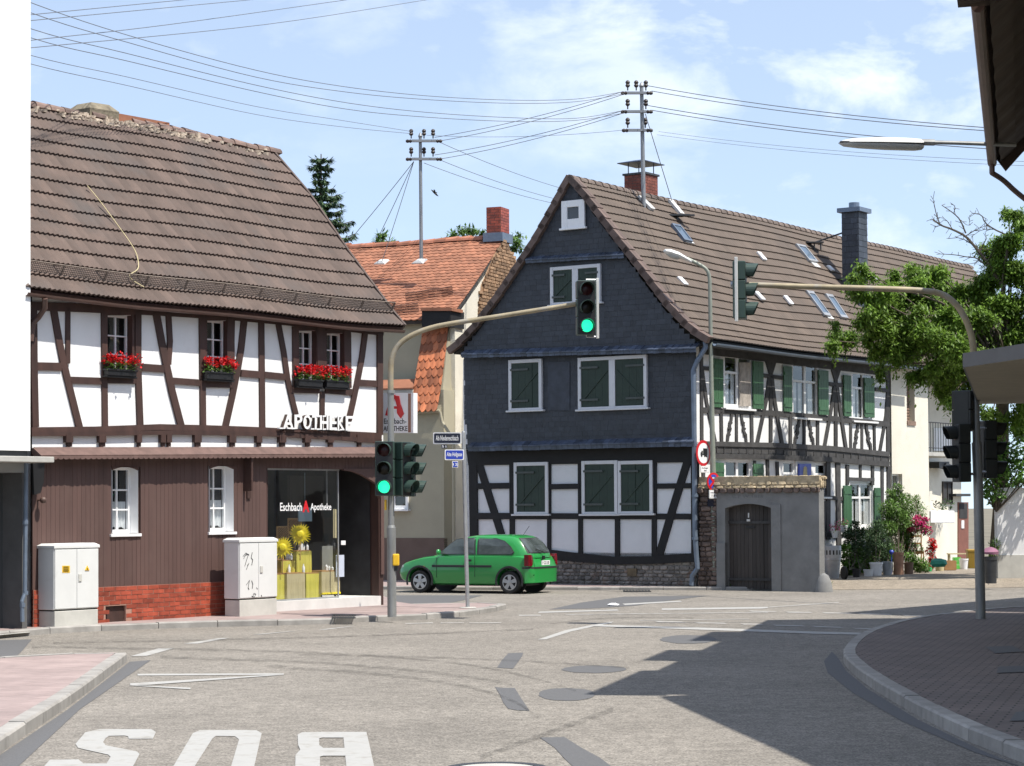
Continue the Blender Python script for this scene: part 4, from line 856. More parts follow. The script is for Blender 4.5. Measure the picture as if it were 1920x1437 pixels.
# ================================================================ house with the slate gable
ob = ground(1305, 1098, .1)
BG = Plane(ob, 124.5); BS = Plane(ob, 34.5)
hb = thing('gable_house', 'half-timbered house with dark slate-clad gable, green shutters and long brown tiled roof', 'house', BG.P(-3.3, 0, -3))
SB = BG.sz(872, 1085)[0]; LB = BS.sz(1668, 850)[0]
zj = 3.42; zk = 5.62
m = MB()
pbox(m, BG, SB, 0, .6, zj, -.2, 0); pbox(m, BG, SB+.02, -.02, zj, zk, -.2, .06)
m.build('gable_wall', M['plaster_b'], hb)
sw_ = [(1357, 667, 1410, 766), (1485, 682, 1534, 784), (1597, 698, 1640, 790), (1594, 905, 1637, 990), (1361, 862, 1411, 960), (1469, 864, 1493, 935), (1529, 868, 1553, 932)]
side_w = [rect_sz(BS, *q) for q in sw_]
m = MB(); holed(m, BS, .0, LB, 0, 5.78, side_w, 0, .14)
pbox(m, BS, .0, LB, 0, 5.4, -6.56, -6.4); pbox(m, BS, LB-.2, LB, 0, 5.4, -6.4, -.2)
m.build('side_wall', M['plaster'], hb)
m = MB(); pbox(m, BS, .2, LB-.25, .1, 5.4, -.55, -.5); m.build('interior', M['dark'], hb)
# slate cladding
def slates(poly_px, d, name, seed):
    random.seed(seed); q = [BG.sz(x, y, d) for x, y in poly_px]; s0 = min(a for a, b in q); s1 = max(a for a, b in q); z0 = min(b for a, b in q); z1 = max(b for a, b in q)
    m = MB(); m.prism([BG.P(a, b, d) for a, b in q], -BG.n*.06); loc = [(a-s0, b-z0) for a, b in q]
    panel_bricks(m, BG.P(s0, z0, d), BG.t, BG.n, s1-s0, z1-z0, .2, .125, .003, .003, inside=inpoly(loc), jz=.3, stag=.37, tilt=.006)
    return m.build(name, M['slate'], hb)
slates([(870, 668), (1303, 656), (1304, 832), (877, 842)], .14, 'slate_cladding', 3)
slates([(1068, 343), (1130, 425), (1185, 500), (1225, 555), (1258, 596), (1303, 650), (1303, 656), (864, 667), (898, 620), (942, 560), (1002, 467), (1035, 400)], .20, 'slate_gable', 4)
def ledge(x0, y0, x1, y1, th, d0, d1, name='slate_ledge'):
    a, b = BG.hit(x0, y0, d1), BG.hit(x1, y1, d1); sa, sb = (a-BG.o).dot(BG.t), (b-BG.o).dot(BG.t); n_ = max(4, int((sb-sa)/.16)); m = MB()
    for i in range(n_):
        u0, u1 = sa+(sb-sa)*i/n_+.003, sa+(sb-sa)*(i+1)/n_-.003; z = a.z+(b.z-a.z)*(i+.5)/n_+random.uniform(-.006, .006)
        m.rv = random.random(); m.prism([BG.P(u0, z, d1), BG.P(u0, z+.03, d1), BG.P(u0, z+.03+(d1-d0)*.55, d0), BG.P(u0, z-.02+(d1-d0)*.5, d0)], BG.t*(u1-u0))
        m.prism([BG.P(u0, z-th, d1-.03), BG.P(u0, z-.003, d1-.03), BG.P(u0, z-.003, d1-.06), BG.P(u0, z-th, d1-.06)], BG.t*(u1-u0))
    m.rv = None
    return m.build(name, M['slate_edge'], hb)
ledge(876, 840, 1298, 830, .09, .12, .34); ledge(864, 666, 1303, 655, .07, .14, .40); ledge(984, 489, 1168, 479, .06, .2, .36)
# gable timber on the ground floor
m = MB(); D0, D1 = -.02, .035
T = lambda pts, w_: fline(m, BG, pts, w_, D0, D1)
fpoly(m, BG, [(874, 843), (1300, 833), (1300, 867), (878, 873)], D0, D1)
for pts, w_ in (([(886, 866), (888, 1000), (889, 1045)], 15), ([(959, 868), (960, 1040)], 9), ([(1029, 866), (1029, 1045)], 7), ([(1087, 864), (1088, 1045)], 8), ([(1157, 970), (1157, 1045)], 9), ([(1226, 864), (1226, 1050)], 9), ([(1302, 855), (1303, 1058)], 14),
    ([(890, 912), (957, 911)], 11), ([(890, 968), (1030, 968)], 12), ([(1030, 913), (1086, 912)], 10), ([(1030, 968), (1300, 969)], 11), ([(1226, 912), (1300, 911)], 10),
    ([(897, 868), (921, 945), (945, 1020)], 13), ([(1290, 860), (1262, 950), (1234, 1046)], 14)): T(pts, w_)
fpoly(m, BG, [(880, 1022), (1000, 1026), (1032, 1031), (1080, 1037), (1150, 1044), (1220, 1043), (1305, 1037), (1305, 1054), (1220, 1058), (1150, 1059), (1080, 1054), (1000, 1046), (880, 1040)], -.02, .05)
m.build('gable_timber', M['timber_black'], hb)
# rubble plinth
a = BG.sz(872, 1040)[0]; zpl = .72
m = MB(); pbox(m, BG, SB, 0, -.1, zpl+.12, -.2, .0); rubble(m, lambda s, z, d: BG.P(SB+s, z, d+.0), -SB, zpl+.02, .13, .035, 5); m.build('plinth', M['rubble'], hb)
m = MB(); frect(m, BG, 1176, 1066, 1193, 1080, .03, .055); m.build('vent_cover', mat('rusty_cover', (.13, .10, .06), .8, .3, 6), hb)
# shuttered gable windows
def shut(px, pair, d, sub=None, sill=True):
    x0, y0, x1, y1 = px; s0, s1, z0, z1 = rect_sz(BG, x0, y0, x1, y1, d+.05); fw = .085
    m = MB(); pbox(m, BG, s0, s0+fw, z0, z1, d-.05, d+.05); pbox(m, BG, s1-fw, s1, z0, z1, d-.05, d+.05); pbox(m, BG, s0+fw, s1-fw, z1-fw, z1, d-.05, d+.047); pbox(m, BG, s0+fw, s1-fw, z0, z0+.05, d-.05, d+.047)
    if sill: pbox(m, BG, s0-.06, s1+.06, z0-.045, z0-.002, d-.05, d+.085)
    bays = [(s0+fw, s1-fw)]
    if pair: c = (s0+s1)/2; pbox(m, BG, c-.085, c+.085, z0+.05, z1-fw, d-.05, d+.045); bays = [(s0+fw, c-.085), (c+.085, s1-fw)]
    f = m.build('window_frame', mat('gable_frame', (.60, .605, .63), .5, .04, 6) if 'gable_frame' not in bpy.data.materials else bpy.data.materials['gable_frame'], hb, bevel=.006)
    for i, (a, b) in enumerate(bays):
        m = MB(); n_ = 4
        for k in range(n_): pbox(m, BG, a+(b-a)*k/n_+.002, a+(b-a)*(k+1)/n_-.002, z0+.055, z1-fw-.004, d-.01, d+.02+jit())
        lo, hi = ((a+.03, z0+.2), (b-.03, z1-.32)) if i == 0 else ((b-.03, z0+.2), (a+.03, z1-.32)); q = BG.t*.022
        m.prism([BG.P(*lo, d+.04)-q, BG.P(*lo, d+.04)+q, BG.P(*hi, d+.04)+q, BG.P(*hi, d+.04)-q], -BG.n*.02)
        sh_ = m.build('shutter', M['green_dk'], f)
        e0, e1 = ((a-.03, a+(b-a)*.62) if i == 0 else (b-(b-a)*.62, b+.03))
        for z in (z0+.05+(z1-z0)*.14, z1-fw-(z1-z0)*.13): m = MB(); pbox(m, BG, e0, e1, z-.025, z+.025, d+.042, d+.058); m.build('hinge_strap', M['strap'], sh_)
shut((953, 674, 1015, 769), False, .17); shut((1083, 668, 1212, 766), True, .17); shut((1031, 498, 1125, 569), True, .23)
shut((963, 867, 1027, 964), False, .03); shut((1090, 864, 1157, 964), False, .03); shut((1158, 864, 1223, 963), False, .03)
s0, s1, z0, z1 = rect_sz(BG, 1054, 376, 1097, 427, .26)
f = window(BG, (s0, s1, z0, z1), hb, 1, 1, d=.30, fw=.16, bm=M['white'], pm=M['pane'], sill=.33)
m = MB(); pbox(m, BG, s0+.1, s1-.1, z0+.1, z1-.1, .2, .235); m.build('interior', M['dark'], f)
m = MB(); frect(m, BG, 1027, 679, 1068, 770, .15, .162); m.build('slate_patch', mat('plain_slate', (.035, .042, .058), .6, .3, 5), hb)
# side timber
m = MB(); D0, D1 = -.02, .03
T = lambda pts, w_: fline(m, BS, pts, w_, D0, D1)
fpoly(m, BS, [(1318, 646), (1668, 686), (1668, 706), (1318, 664)], D0, D1)
T([(1318, 769), (1450, 775), (1560, 785), (1668, 796)], 10); T([(1318, 690), (1336, 692)], 7); T([(1432, 704), (1470, 709)], 7); T([(1555, 720), (1584, 723)], 7); T([(1642, 730), (1668, 733)], 7)
for pts, w_ in (([(1446, 660), (1446, 830)], 6), ([(1568, 678), (1568, 842)], 6), ([(1666, 690), (1666, 850)], 6), ([(1316, 650), (1317, 830)], 5), ([(1353, 770), (1354, 830)], 5), ([(1382, 772), (1382, 830)], 4), ([(1410, 773), (1411, 832)], 5), ([(1483, 778), (1483, 836)], 5), ([(1509, 780), (1509, 838)], 4), ([(1534, 782), (1534, 840)], 5), ([(1596, 788), (1596, 846)], 4), ([(1617, 790), (1617, 847)], 4), ([(1640, 792), (1641, 850)], 4),
    ([(1317, 690), (1326, 755), (1342, 828)], 5), ([(1444, 705), (1438, 750), (1421, 830)], 5.5), ([(1448, 705), (1453, 750), (1468, 836)], 5.5), ([(1566, 722), (1561, 760), (1547, 838)], 5), ([(1570, 722), (1576, 765), (1588, 845)], 5), ([(1665, 738), (1662, 780), (1650, 850)], 5),
    ([(1437, 668), (1446, 700)], 7), ([(1456, 668), (1446, 700)], 7), ([(1559, 680), (1568, 712)], 6), ([(1577, 684), (1568, 712)], 6), ([(1658, 692), (1666, 715)], 5)): T(pts, w_)
for x0, x1, y0, y1 in ((1373, 1365, 776, 828), (1391, 1400, 776, 830), (1500, 1491, 782, 836), (1517, 1526, 784, 838), (1610, 1603, 792, 846), (1625, 1634, 794, 848)):
    sg = 1 if x1 > x0 else -1
    T([(x0, y0), (x0+sg*1, y0+12), (x0+sg*4, y0+22), (x0+sg*3, y0+30), (x1-sg*1, y0+40), (x1, y1)], 4)
    for yy in (y0+16, y0+27, y0+38): T([(x0+(x1-x0)*(yy-y0)/52-2.5, yy), (x0+(x1-x0)*(yy-y0)/52+3, yy+2)], 4)
m.build('side_timber', M['timber_grey'], hb)
m = MB(); fline(m, BS, [(1316, 832), (1450, 835), (1560, 841), (1668, 852)], 9, -.02, .05); fline(m, BS, [(1316, 843), (1450, 846), (1560, 852), (1668, 861)], 12, -.02, .02); fline(m, BS, [(1316, 855), (1450, 857), (1560, 862), (1668, 871)], 9, -.02, .07)
for x in range(1330, 1668, 14): y = 843+(x-1316)*.05; frect(m, BS, x, y-6, x+1.2, y+6, .0, .035)
m.build('storey_beam', M['timber_grey'], hb)
m = MB()
for pts, w_ in (([(1440, 862), (1441, 960)], 5), ([(1458, 866), (1462, 960)], 5), ([(1554, 866), (1554, 1012)], 7), ([(1572, 868), (1574, 1030)], 8), ([(1590, 872), (1590, 910)], 5), ([(1614, 872), (1614, 896)], 4), ([(1637, 874), (1637, 910)], 5), ([(1655, 874), (1655, 1060)], 5), ([(1667, 874), (1667, 1070)], 6), ([(1588, 898), (1640, 900)], 6), ([(1538, 932), (1590, 936)], 7), ([(1535, 1000), (1580, 1006)], 9), ([(1548, 940), (1541, 1060)], 6), ([(1320, 868), (1320, 1000)], 5), ([(1416, 864), (1416, 900)], 4)): T(pts, w_)
m.build('ground_floor_timber', M['timber_grey'], hb)
for i, s in enumerate(side_w):
    two = i in (0, 1, 2, 3, 4)
    f = window(BS, s, hb, 2 if two else 1, 2, d=.0 if i < 3 else -.05, fw=.07, bar=.03, bm=M['white'], pm=M['pane'], sill=.09, split=.68, sash=True)
    if i < 4:
        m = MB(); s0, s1, z0, z1 = s; nf = 16
        for a, b in ((s0+.08, s0+(s1-s0)*.30), (s0+(s1-s0)*.36, s0+(s1-s0)*.48), (s0+(s1-s0)*.54, s0+(s1-s0)*.66), (s0+(s1-s0)*.72, s1-.08)):
            m.rings([[BS.P(a+(b-a)*j/nf, z, -.10+.012*math.sin(j*1.5)) for j in range(nf+1)] for z in (z0+.1, z0+(z1-z0)*.66)], closed=False)
        m.build('curtain', M['curtain'], f, recalc=False)
def shutter(x0, y0, x1, y1, mt=None, lab=None):
    s0, s1, z0, z1 = rect_sz(BS, x0, y0, x1, y1, .07); m = MB(); n_ = 4
    for k in range(n_): pbox(m, BS, s0+(s1-s0)*k/n_+.002, s0+(s1-s0)*(k+1)/n_-.002, z0, z1, .035, .06+jit())
    for z in (z0+.15, z1-.18): pbox(m, BS, s0+.02, s1-.02, z-.04, z+.04, .03, .078)
    o = m.build('shutter', mt or M['green'], hb)
    if lab: o['label'] = lab
for q in ((1338, 673, 1357, 764), (1413, 678, 1432, 767), (1471, 687, 1486, 772), (1536, 695, 1554, 778), (1583, 704, 1597, 781), (1622, 709, 1640, 783), (1583, 911, 1598, 1000), (1641, 915, 1652, 1000), (1341, 868, 1359, 960), (1414, 870, 1433, 960)): shutter(*q)
m = MB(); frect(m, BS, 1388, 680, 1408, 762, .02, .05); m.build('fly_screen', mat('weathered_screen', (.36, .32, .28), .9, .3, 6), hb)
bsn = MB(); frect(bsn, BS, 1499, 870, 1521, 892, .02, .05); t = tag(bsn.build('plaque', M['blue']), 'small blue plaque on the timbered wall above the stone coping', 'plaque')
m = MB(); fpoly(m, BS, [(1506, 892), (1507, 877), (1510, 874), (1513, 877), (1514, 892)], .045, .056); m.build('emblem', M['linen'], t)
# ------------------------------------------------ roof
AP = BG.sz(1070, 335, .25)
def gp(px): return [BG.sz(x, y, .25) for x, y in px]
RB = gp([(1326, 636), (1306, 623), (1286, 606), (1250, 566), (1225, 531), (1190, 485), (1160, 447), (1130, 407), (1097, 363), (1072, 335)])
LBk = gp([(845, 657), (868, 637), (897, 605), (942, 544), (1002, 453), (1040, 385), (1066, 335)])
def lens(R):
    l = [0]
    for a, b in zip(R, R[1:]): l.append(l[-1]+math.hypot(b[0]-a[0], b[1]-a[1]))
    return l
RBl = lens(RB); LBl = lens(LBk); Lr0, Lr1 = -.27, 24.
def pr(R, RL, v):
    l = min(max(v, -.05), 1.05)*RL[-1]
    for i in range(len(R)-1):
        if l <= RL[i+1] or i == len(R)-2:
            f = (l-RL[i])/(RL[i+1]-RL[i]); a, b = R[i], R[i+1]; d = Vector((b[0]-a[0], b[1]-a[1])).normalized()
            return a[0]+(b[0]-a[0])*f, a[1]+(b[1]-a[1])*f, d
def PfB(u, v, h):
    s, z, d = pr(RB, RBl, v); nx, nz = d.y, -d.x   # outward right/up
    al = Lr0+(Lr1-Lr0)*u; sg = .05*math.sin(al*.9)*(1-abs(2*v-1))*.6-.035*math.sin(max(0, al)*.35)**2
    return BG.P(s+h*nx, z+h*nz+sg)+BS.t*al
def PfBL(u, v, h):
    s, z, d = pr(LBk, LBl, v); nx, nz = -d.y, d.x
    return BG.P(s+h*nx, z+h*nz)+BS.t*(Lr0+(Lr1-Lr0)*u)
m = MB(); tile_roof(m, PfB, 19, 82, .020, .038, 'wave', 6); rf = m.build('roof', M['tile_b'], hb, recalc=False)
m = MB(); tile_roof(m, PfBL, 17, 82, .020, .030, 'wave', 2); m.build('roof_slope', M['tile_b'], rf, recalc=False)
vs = [i/14 for i in range(15)]
m = MB()
for P_ in (PfB, PfBL): m.rings([[P_(u, v, -.025) for v in vs]+[P_(u, v, -.12) for v in vs[::-1]] for u in [.003+.997*k/40 for k in range(41)]])
m.build('roof_deck', M['timber_black'], hb)
m = MB(); nb = 16
for P_ in (PfB, PfBL):
    for i in range(nb):
        a, b = i/nb-.01, (i+1)/nb+.012; h0, h1 = .085, .055
        m.rings([[P_(u, a, h0), P_(u, b, h1), P_(u, b, -.10), P_(u, a, -.08)] for u in (-.0026, .003)]); m.rings([[P_(u, a, h0), P_(u, b, h1), P_(u, b, h1-.03), P_(u, a, h0-.03)] for u in (.0034, .0083)])
m.build('verge_tiles', mat('verge_brown', (.125, .085, .07), .7, .2, 4, rnd=.2), rf)
m = MB(); k = 0; x = Lr0-.05
while x < Lr1:
    u0, u1 = (x-Lr0)/(Lr1-Lr0), (x+.36-Lr0)/(Lr1-Lr0); x += .33
    m.rings([[BG.P(AP[0], AP[1]-.045+(PfB(u, 1, 0).z-PfB(u, 1, 0).z))+UP*(PfB(u, 1, 0)-PfB(0.011, 1, 0)).z+BS.t*(Lr0+(Lr1-Lr0)*u)+BG.t*rr*math.cos(q)+UP*rr*math.sin(q)*.9 for q in [math.pi*k2/6 for k2 in range(7)]] for u, rr in ((u0, .150), (u1, .122))])
m.build('ridge', mat('ridge_grey', (.15, .115, .095), .8, .25, 4, rnd=.2), rf)
# gutter, soffit, downpipes
m = MB(); gz = [PfB(u, 0, -.04)+BG.t*.06-UP*.05 for u in [.012+.475*i/16 for i in range(17)]]
m.rings([[p+BG.t*r*math.cos(q)+UP*r*math.sin(q) for r, qs in ((.07, [math.pi+math.pi*k/6 for k in range(7)]), (.055, [2*math.pi-math.pi*k/6 for k in range(7)])) for q in qs] for p in gz])
m.build('gutter', M['pipe'], hb)
m = MB(); pbox(m, BS, .0, 11.2, 5.64, 5.70, -.05, .34); m.build('soffit', M['timber_grey'], hb)
m = MB(); q = BG.P(.37, 5.68, .12)
pts = [q+UP*.03, q-UP*.10, BG.P(.20, 5.30, .18), BG.hit(1300, 695, .2), BG.hit(1302, 830, .2), BG.hit(1303, 1000, .17), BG.hit(1306, 1045, .14), BG.hit(1308, 1066, .13), BG.hit(1298, 1080, .13), BG.hit(1297, 1098, .13)]
m.tube(pts, .06, 10)
for y in (835, 930, 1010): m.lathe(BG.hit(1303, y, .18), [(.075, -.03), (.075, .03)], 10)
m.build('downpipe', M['pipe'], hb)
# chimneys
def chimney(parent, c, t, n, w_, d_, z0, z1, mt, jm, name='chimney', bl=.24, bh=.075):
    m = MB(); m.prism([c-t*w_/2-n*d_/2+UP*z0, c+t*w_/2-n*d_/2+UP*z0, c+t*w_/2+n*d_/2+UP*z0, c-t*w_/2+n*d_/2+UP*z0], UP*(z1-z0)); o = m.build(name, jm, parent)
    m = MB()
    for o_, tt, nn, L_ in ((c-t*w_/2+n*d_/2, t, n, w_), (c+t*w_/2+n*d_/2, -n, t, d_), (c+t*w_/2-n*d_/2, -t, -n, w_), (c-t*w_/2-n*d_/2, n, -t, d_)): panel_bricks(m, o_+UP*z0, tt, nn, L_, z1-z0, bl, bh, .01, .008)
    m.build('brickwork', mt, o); return o
def onroof(px, py, P_=PfB):
    """point of the right roof slope seen at this pixel"""
    v = ray(px, py); lo, hi = 40., 80.
    for _ in range(50):
        k = (lo+hi)/2; p = CAM+v*(k/v.y); s = (p-BG.o).dot(BG.t); z = p.z
        f = None
        for i in range(len(RB)-1):
            a, b = RB[i], RB[i+1]
            if min(a[0], b[0]) <= s <= max(a[0], b[0]): f = a[1]+(b[1]-a[1])*(s-a[0])/(b[0]-a[0]); break
        if f is None: f = 0 if s > RB[0][0] else 99
        if z < f: hi = k
        else: lo = k
    return p
rA = lambda al: BG.P(AP[0], 0)+BS.t*al
ch_al = (onroof(1213, 392)-BG.o).dot(BS.t); c = rA(ch_al+1.2)-BG.t*.42
ych = c.y; z1 = atY(1208, 331, ych).z
co = chimney(hb, c, BG.t, BG.n, .60, .64, 8.8, z1, M['brick_old'], M['joint_dark'])
m = MB(); m.prism([c+BG.t*a+BG.n*b+UP*(z1+.002) for a, b in ((-.34, -.36), (.34, -.36), (.34, .36), (-.34, .36))], UP*.05); m.build('chimney_band', M['dark_metal'], co)
m = MB(); zc = atY(1208, 309, ych).z
for a in (-.22, .22):
    for b in (-.26, .26): q = c+BG.t*a+BG.n*b; m.tube([q+UP*z1, q+UP*zc], .014, 5)
m.rings([[c+BG.t*a*k+BG.n*b*k+UP*(zc+h) for a, b in ((-.42, -.48), (.42, -.48), (.42, .48), (-.42, .48))] for k, h in ((1, 0), (1, .02), (.25, .11))]); m.build('chimney_cowl', mat('cowl_blue', (.03, .045, .085), .4, .2, 5), co)
p = onroof(1617, 574); c = p-BG.t*.22; yc = c.y; za = atY(1600, 400, yc).z; zt_ = atY(1600, 384, yc).z
hw_ = 47/(F/yc)/2
m = MB(); al = math.hypot(.9, .0); wd, dp = .50, .56
m.prism([c+BG.t*a+BG.n*b+UP*(p.z-.9-c.z) for a, b in ((-wd/2, -dp/2), (wd/2, -dp/2), (wd/2, dp/2), (-wd/2, dp/2))], UP*(za-p.z+.9))
for o_, tt, nn, L_ in ((c-BG.t*wd/2+BG.n*dp/2, BG.t, BG.n, wd), (c+BG.t*wd/2+BG.n*dp/2, -BG.n, BG.t, dp)):
    o2 = Vector((o_.x, o_.y, p.z-.9)); panel_bricks(m, o2, tt, nn, L_, za-p.z+.9, .25, .16, .005, .008, jz=.2, tilt=.008)
co = m.build('chimney', mat('slate_chimney', (.036, .042, .054), .5, .3, 5, rnd=.3), hb)
m = MB(); z_ = Vector((c.x, c.y, 0))
m.prism([z_+BG.t*a+BG.n*b+UP*(za+.002) for a, b in ((-wd/2-.1, -dp/2-.1), (wd/2+.1, -dp/2-.1), (wd/2+.1, dp/2+.1), (-wd/2-.1, dp/2+.1))], UP*.12); m.lathe(z_+UP*(za+.12), [(.15, 0), (.15, .17), (.12, .17)], 14); m.build('chimney_cap', M['pipe'], co)
# roof fittings
def roofbox(px0, px1, w_, h0, h1):
    a, b = onroof(*px0), onroof(*px1); d = (b-a).normalized(); n = d.cross(BS.t).normalized(); n = n if n.z > 0 else -n; q = BS.t*w_/2
    return [a-q+n*h0, a+q+n*h0, b+q+n*h0, b-q+n*h0], n*(h1-h0), n
for i, (a, b) in enumerate((((1270, 523), (1284, 538)), ((1419, 476), (1432, 491)), ((1414, 550), (1429, 566)), ((1469, 558), (1482, 574)), ((1632, 515), (1640, 528)), ((1880, 571), (1888, 577)), ((1550, 501), (1560, 511)), ((1568, 575), (1590, 600)))[:7]):
    pts, off, n = roofbox(a, b, .20, .02, .09); m = MB(); m.prism(pts, off); o = m.build('vent_tile', M['white'], rf, bevel=.02)
def skylight(a, b, w_, fr, lab=None):
    pts, off, n = roofbox(a, b, w_, .02, .10); m = MB(); c = sum(pts, Vector())/4
    inner = [c+(p-c)*.78 for p in pts]
    for i in range(4): j = (i+1) % 4; m.prism([pts[i], pts[j], inner[j], inner[i]], off)
    o = m.build('skylight', fr, rf); m = MB(); m.poly([p+n*.06 for p in inner]); m.build('pane', mat('skylight_glass', (.10, .14, .19), .08, .1, 3) if 'skylight_glass' not in bpy.data.materials else bpy.data.materials['skylight_glass'], o, recalc=False)
    return o
skylight((1263, 425), (1287, 456), .42, M['pipe']); skylight((1497, 463), (1522, 494), .55, M['metal']); skylight((1514, 550), (1548, 596), .42, M['metal']); skylight((1550, 556), (1580, 600), .42, M['metal'])
for a, b, w_ in (((1285, 452), (1293, 458), .4), ((1521, 492), (1532, 503), .35), ((1551, 594), (1557, 600), .35)):
    pts, off, n = roofbox(a, b, w_, .02, .05); m = MB(); m.prism(pts, off); m.build('flashing', M['lamp_white'], rf)
m = MB(); a = onroof(1270, 412); 
for i in range(8): q = a+Vector((random.gauss(0, .14), random.gauss(0, .1), 0)); m.box(q+UP*.10, (random.uniform(.25, .5), random.uniform(.1, .3), .04))
m.tube([a, a+UP*.12], .03, 5); m.build('walking_step', M['dark_metal'], rf)
m = MB(); a = onroof(1527, 470); m.box(a+UP*.22, (.5, .35, .03)); m.tube([a, a+UP*.25], .02, 5); m.tube([a+BG.t*.2, a+BG.t*.2+UP*.2], .02, 5); m.tube([a+UP*.22, c.xy.to_3d()+UP*(a.z+.55)], .025, 5); m.build('walking_step', M['dark_metal'], rf)
# ================================================================ cream house adjoining
hd = thing('cream_house', 'cream rendered house with small balcony and recessed yard wall behind the potted plants', 'house', BS.P(LB+1.5, 0))
s1_ = BS.sz(1738, 900)[0]
wd_ = [rect_sz(BS, 1700, 714, 1715, 790, .06), rect_sz(BS, 1673, 889, 1692, 945, .06)]
m = MB(); holed(m, BS, LB+.01, s1_, 0, 5.75, wd_, .06, .2); pbox(m, BS, s1_-.02, s1_, 0, 5.75, -1.4, .058)
sR = BS.off(-1.3).sz(1850, 900)[0]
pbox(m, BS, s1_, s1_+5.5, 0, 5.75, -1.6, -1.3)
m.build('wall', M['cream'], hd)
f = MB(); s0, s1, z0, z1 = wd_[0]; pbox(f, BS, s0-.01, s1+.01, z0-.12, z0, -.05, .09); n_ = 14
for k in range(n_): pbox(f, BS, s0, s1, z0+(z1-z0)*k/n_, z0+(z1-z0)*(k+.7)/n_, -.13, -.10)
f.build('slatted_window', mat('slat_brown', (.24, .16, .12), .8, .2, 4), hd)
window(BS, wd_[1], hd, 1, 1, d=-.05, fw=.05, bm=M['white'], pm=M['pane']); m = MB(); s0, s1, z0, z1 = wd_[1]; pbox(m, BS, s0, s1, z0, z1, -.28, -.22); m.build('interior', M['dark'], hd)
P2 = BS.off(-1.3)
m = MB(); s0, s1, z0, z1 = rect_sz(BS, 1736, 849, 1812, 856, .0); pbox(m, BS, s0, s0+3.2, z0, z1, -1.3, .0); bal = m.build('balcony_slab', M['concrete'], hd)
zt2 = BS.sz(1760, 793)[1]; m = MB()
m.tube([BS.P(s0+.04, zt2, -1.2), BS.P(s0+.04, zt2, -.03), BS.P(s0+3.1, zt2, -.03)], .016, 5); m.tube([BS.P(s0+.04, z1+.12, -.03), BS.P(s0+3.1, z1+.12, -.03)], .012, 5)
for k in range(18): m.tube([BS.P(s0+.04+k*.18, z1, -.03), BS.P(s0+.04+k*.18, zt2, -.03)], .010, 5)
m.build('railing', M['dark_metal'], bal)
m = MB(); frect(m, P2, 1752, 803, 1792, 846, .0, .04); m.build('balcony_door', M['white'], hd)
m = MB(); frect(m, P2, 1740, 705, 1742, 790, .0, .03); frect(m, P2, 1741, 704, 1800, 709, .0, .06); m.build('facade_trim', M['concrete'], hd)
f = window(P2, rect_sz(P2, 1766, 903, 1784, 945), hd, 2, 1, d=.05, fw=.04, bar=.012, bm=M['wood_dk'], pm=M['dark'])
m = MB(); frect(m, P2, 1797, 942, 1816, 1052, .0, .03); d = m.build('door', M['brown_door'], hd); m = MB(); frect(m, P2, 1799, 944, 1814, 972, .02, .045); m.build('pane', M['dark'], d); m = MB(); frect(m, P2, 1803, 976, 1808, 991, .02, .05); m.build('notice', M['white'], d)
m = MB(); frect(m, P2, 1793, 926, 1820, 931, .0, .25); m.build('door_hood', M['dark_metal'], hd)
m = MB(); frect(m, P2, 1761, 866, 1780, 878, .05, .35); fpoly(m, P2, [(1775, 868), (1790, 874), (1788, 882), (1772, 878)], .2, .4); tag(m.build('flood_light', M['dark_metal']), 'dark flood light fixed under the small balcony', 'lamp')
m = MB(); frect(m, P2, 1746, 958, 1790, 981, .05, .6); t = m.build('wall_trough', M['white'], bevel=.02); tag(t, 'white trough on the yard wall below the barred window with dark plants', 'trough'); lf = MB()
for i in range(90): lf.leaf(P2.hit(random.uniform(1752, 1786), random.uniform(938, 958), .35), Vector((random.gauss(0, 1), random.gauss(0, 1), random.gauss(.4, .5))), UP, .14, .06)
lf.build('plants', M['leaf_c'], t, recalc=False)
# ================================================================ gate wall
gw = thing('gate_wall', 'grey cement yard wall with arched doorway, rubble coping and brown plank gate', 'wall', BG.P(1.6, 0))
GL = BG.sz(1536, 1000)[0]; gs0, gs1, gz0, gz1 = rect_sz(BG, 1360, 945, 1447, 1092); g0 = BG.sz(1344, 1000)[0]; zc = BG.sz(1440, 916)[1]
m = MB(); holed(m, BG, g0, GL, -.1, zc, [(gs0, gs1, -.1, gz1)], .0, .24); pbox(m, BG, g0, GL, -.1, zc, -.26, -.245); m.poly([BG.P(GL, -.1, 0), BG.P(GL, -.1, -.25), BG.P(GL, zc, -.25), BG.P(GL, zc, 0)])
n_ = 10; cur = [(gs0+(gs1-gs0)*k/n_, gz1-.10*(1-4*(k/n_)*(1-k/n_))) for k in range(n_+1)]
m.prism([BG.P(a, b, .004) for a, b in cur]+[BG.P(gs1, gz1+.02, .004), BG.P(gs0, gz1+.02, .004)], -BG.n*.24)
pbox(m, BG, g0, gs0-.0, -.1, BG.sz(1350, 1018)[1], -.1, .03); pbox(m, BG, gs1, gs1+.24, -.1, gz1-.02, -.1, .025)
wl_ = m.build('masonry', M['cement'], gw)
m = MB(); pbox(m, BG, .05, g0-.002, -.1, zc, -.26, -.03); rubble(m, lambda s, z, d: BG.P(.05+s, z, d-.03), g0-.05, zc, .15, .05, 9); m.build('stone_pier', M['rubble_red'], gw)
m = MB(); rubble(m, lambda s, z, d: BG.P(.0+s, zc+z*.85, d+.03-.10*z/.3), GL+.04, .34, .13, .05, 3); pbox(m, BG, .0, GL+.02, zc, zc+.27, -.3, .02)
rubble(m, lambda s, z, d: BG.P(GL+.02-z*.0, zc+s, -z)+BG.t*d, .26, .3, .14, .04, 8); m.build('coping', M['rubble_cap'], gw)
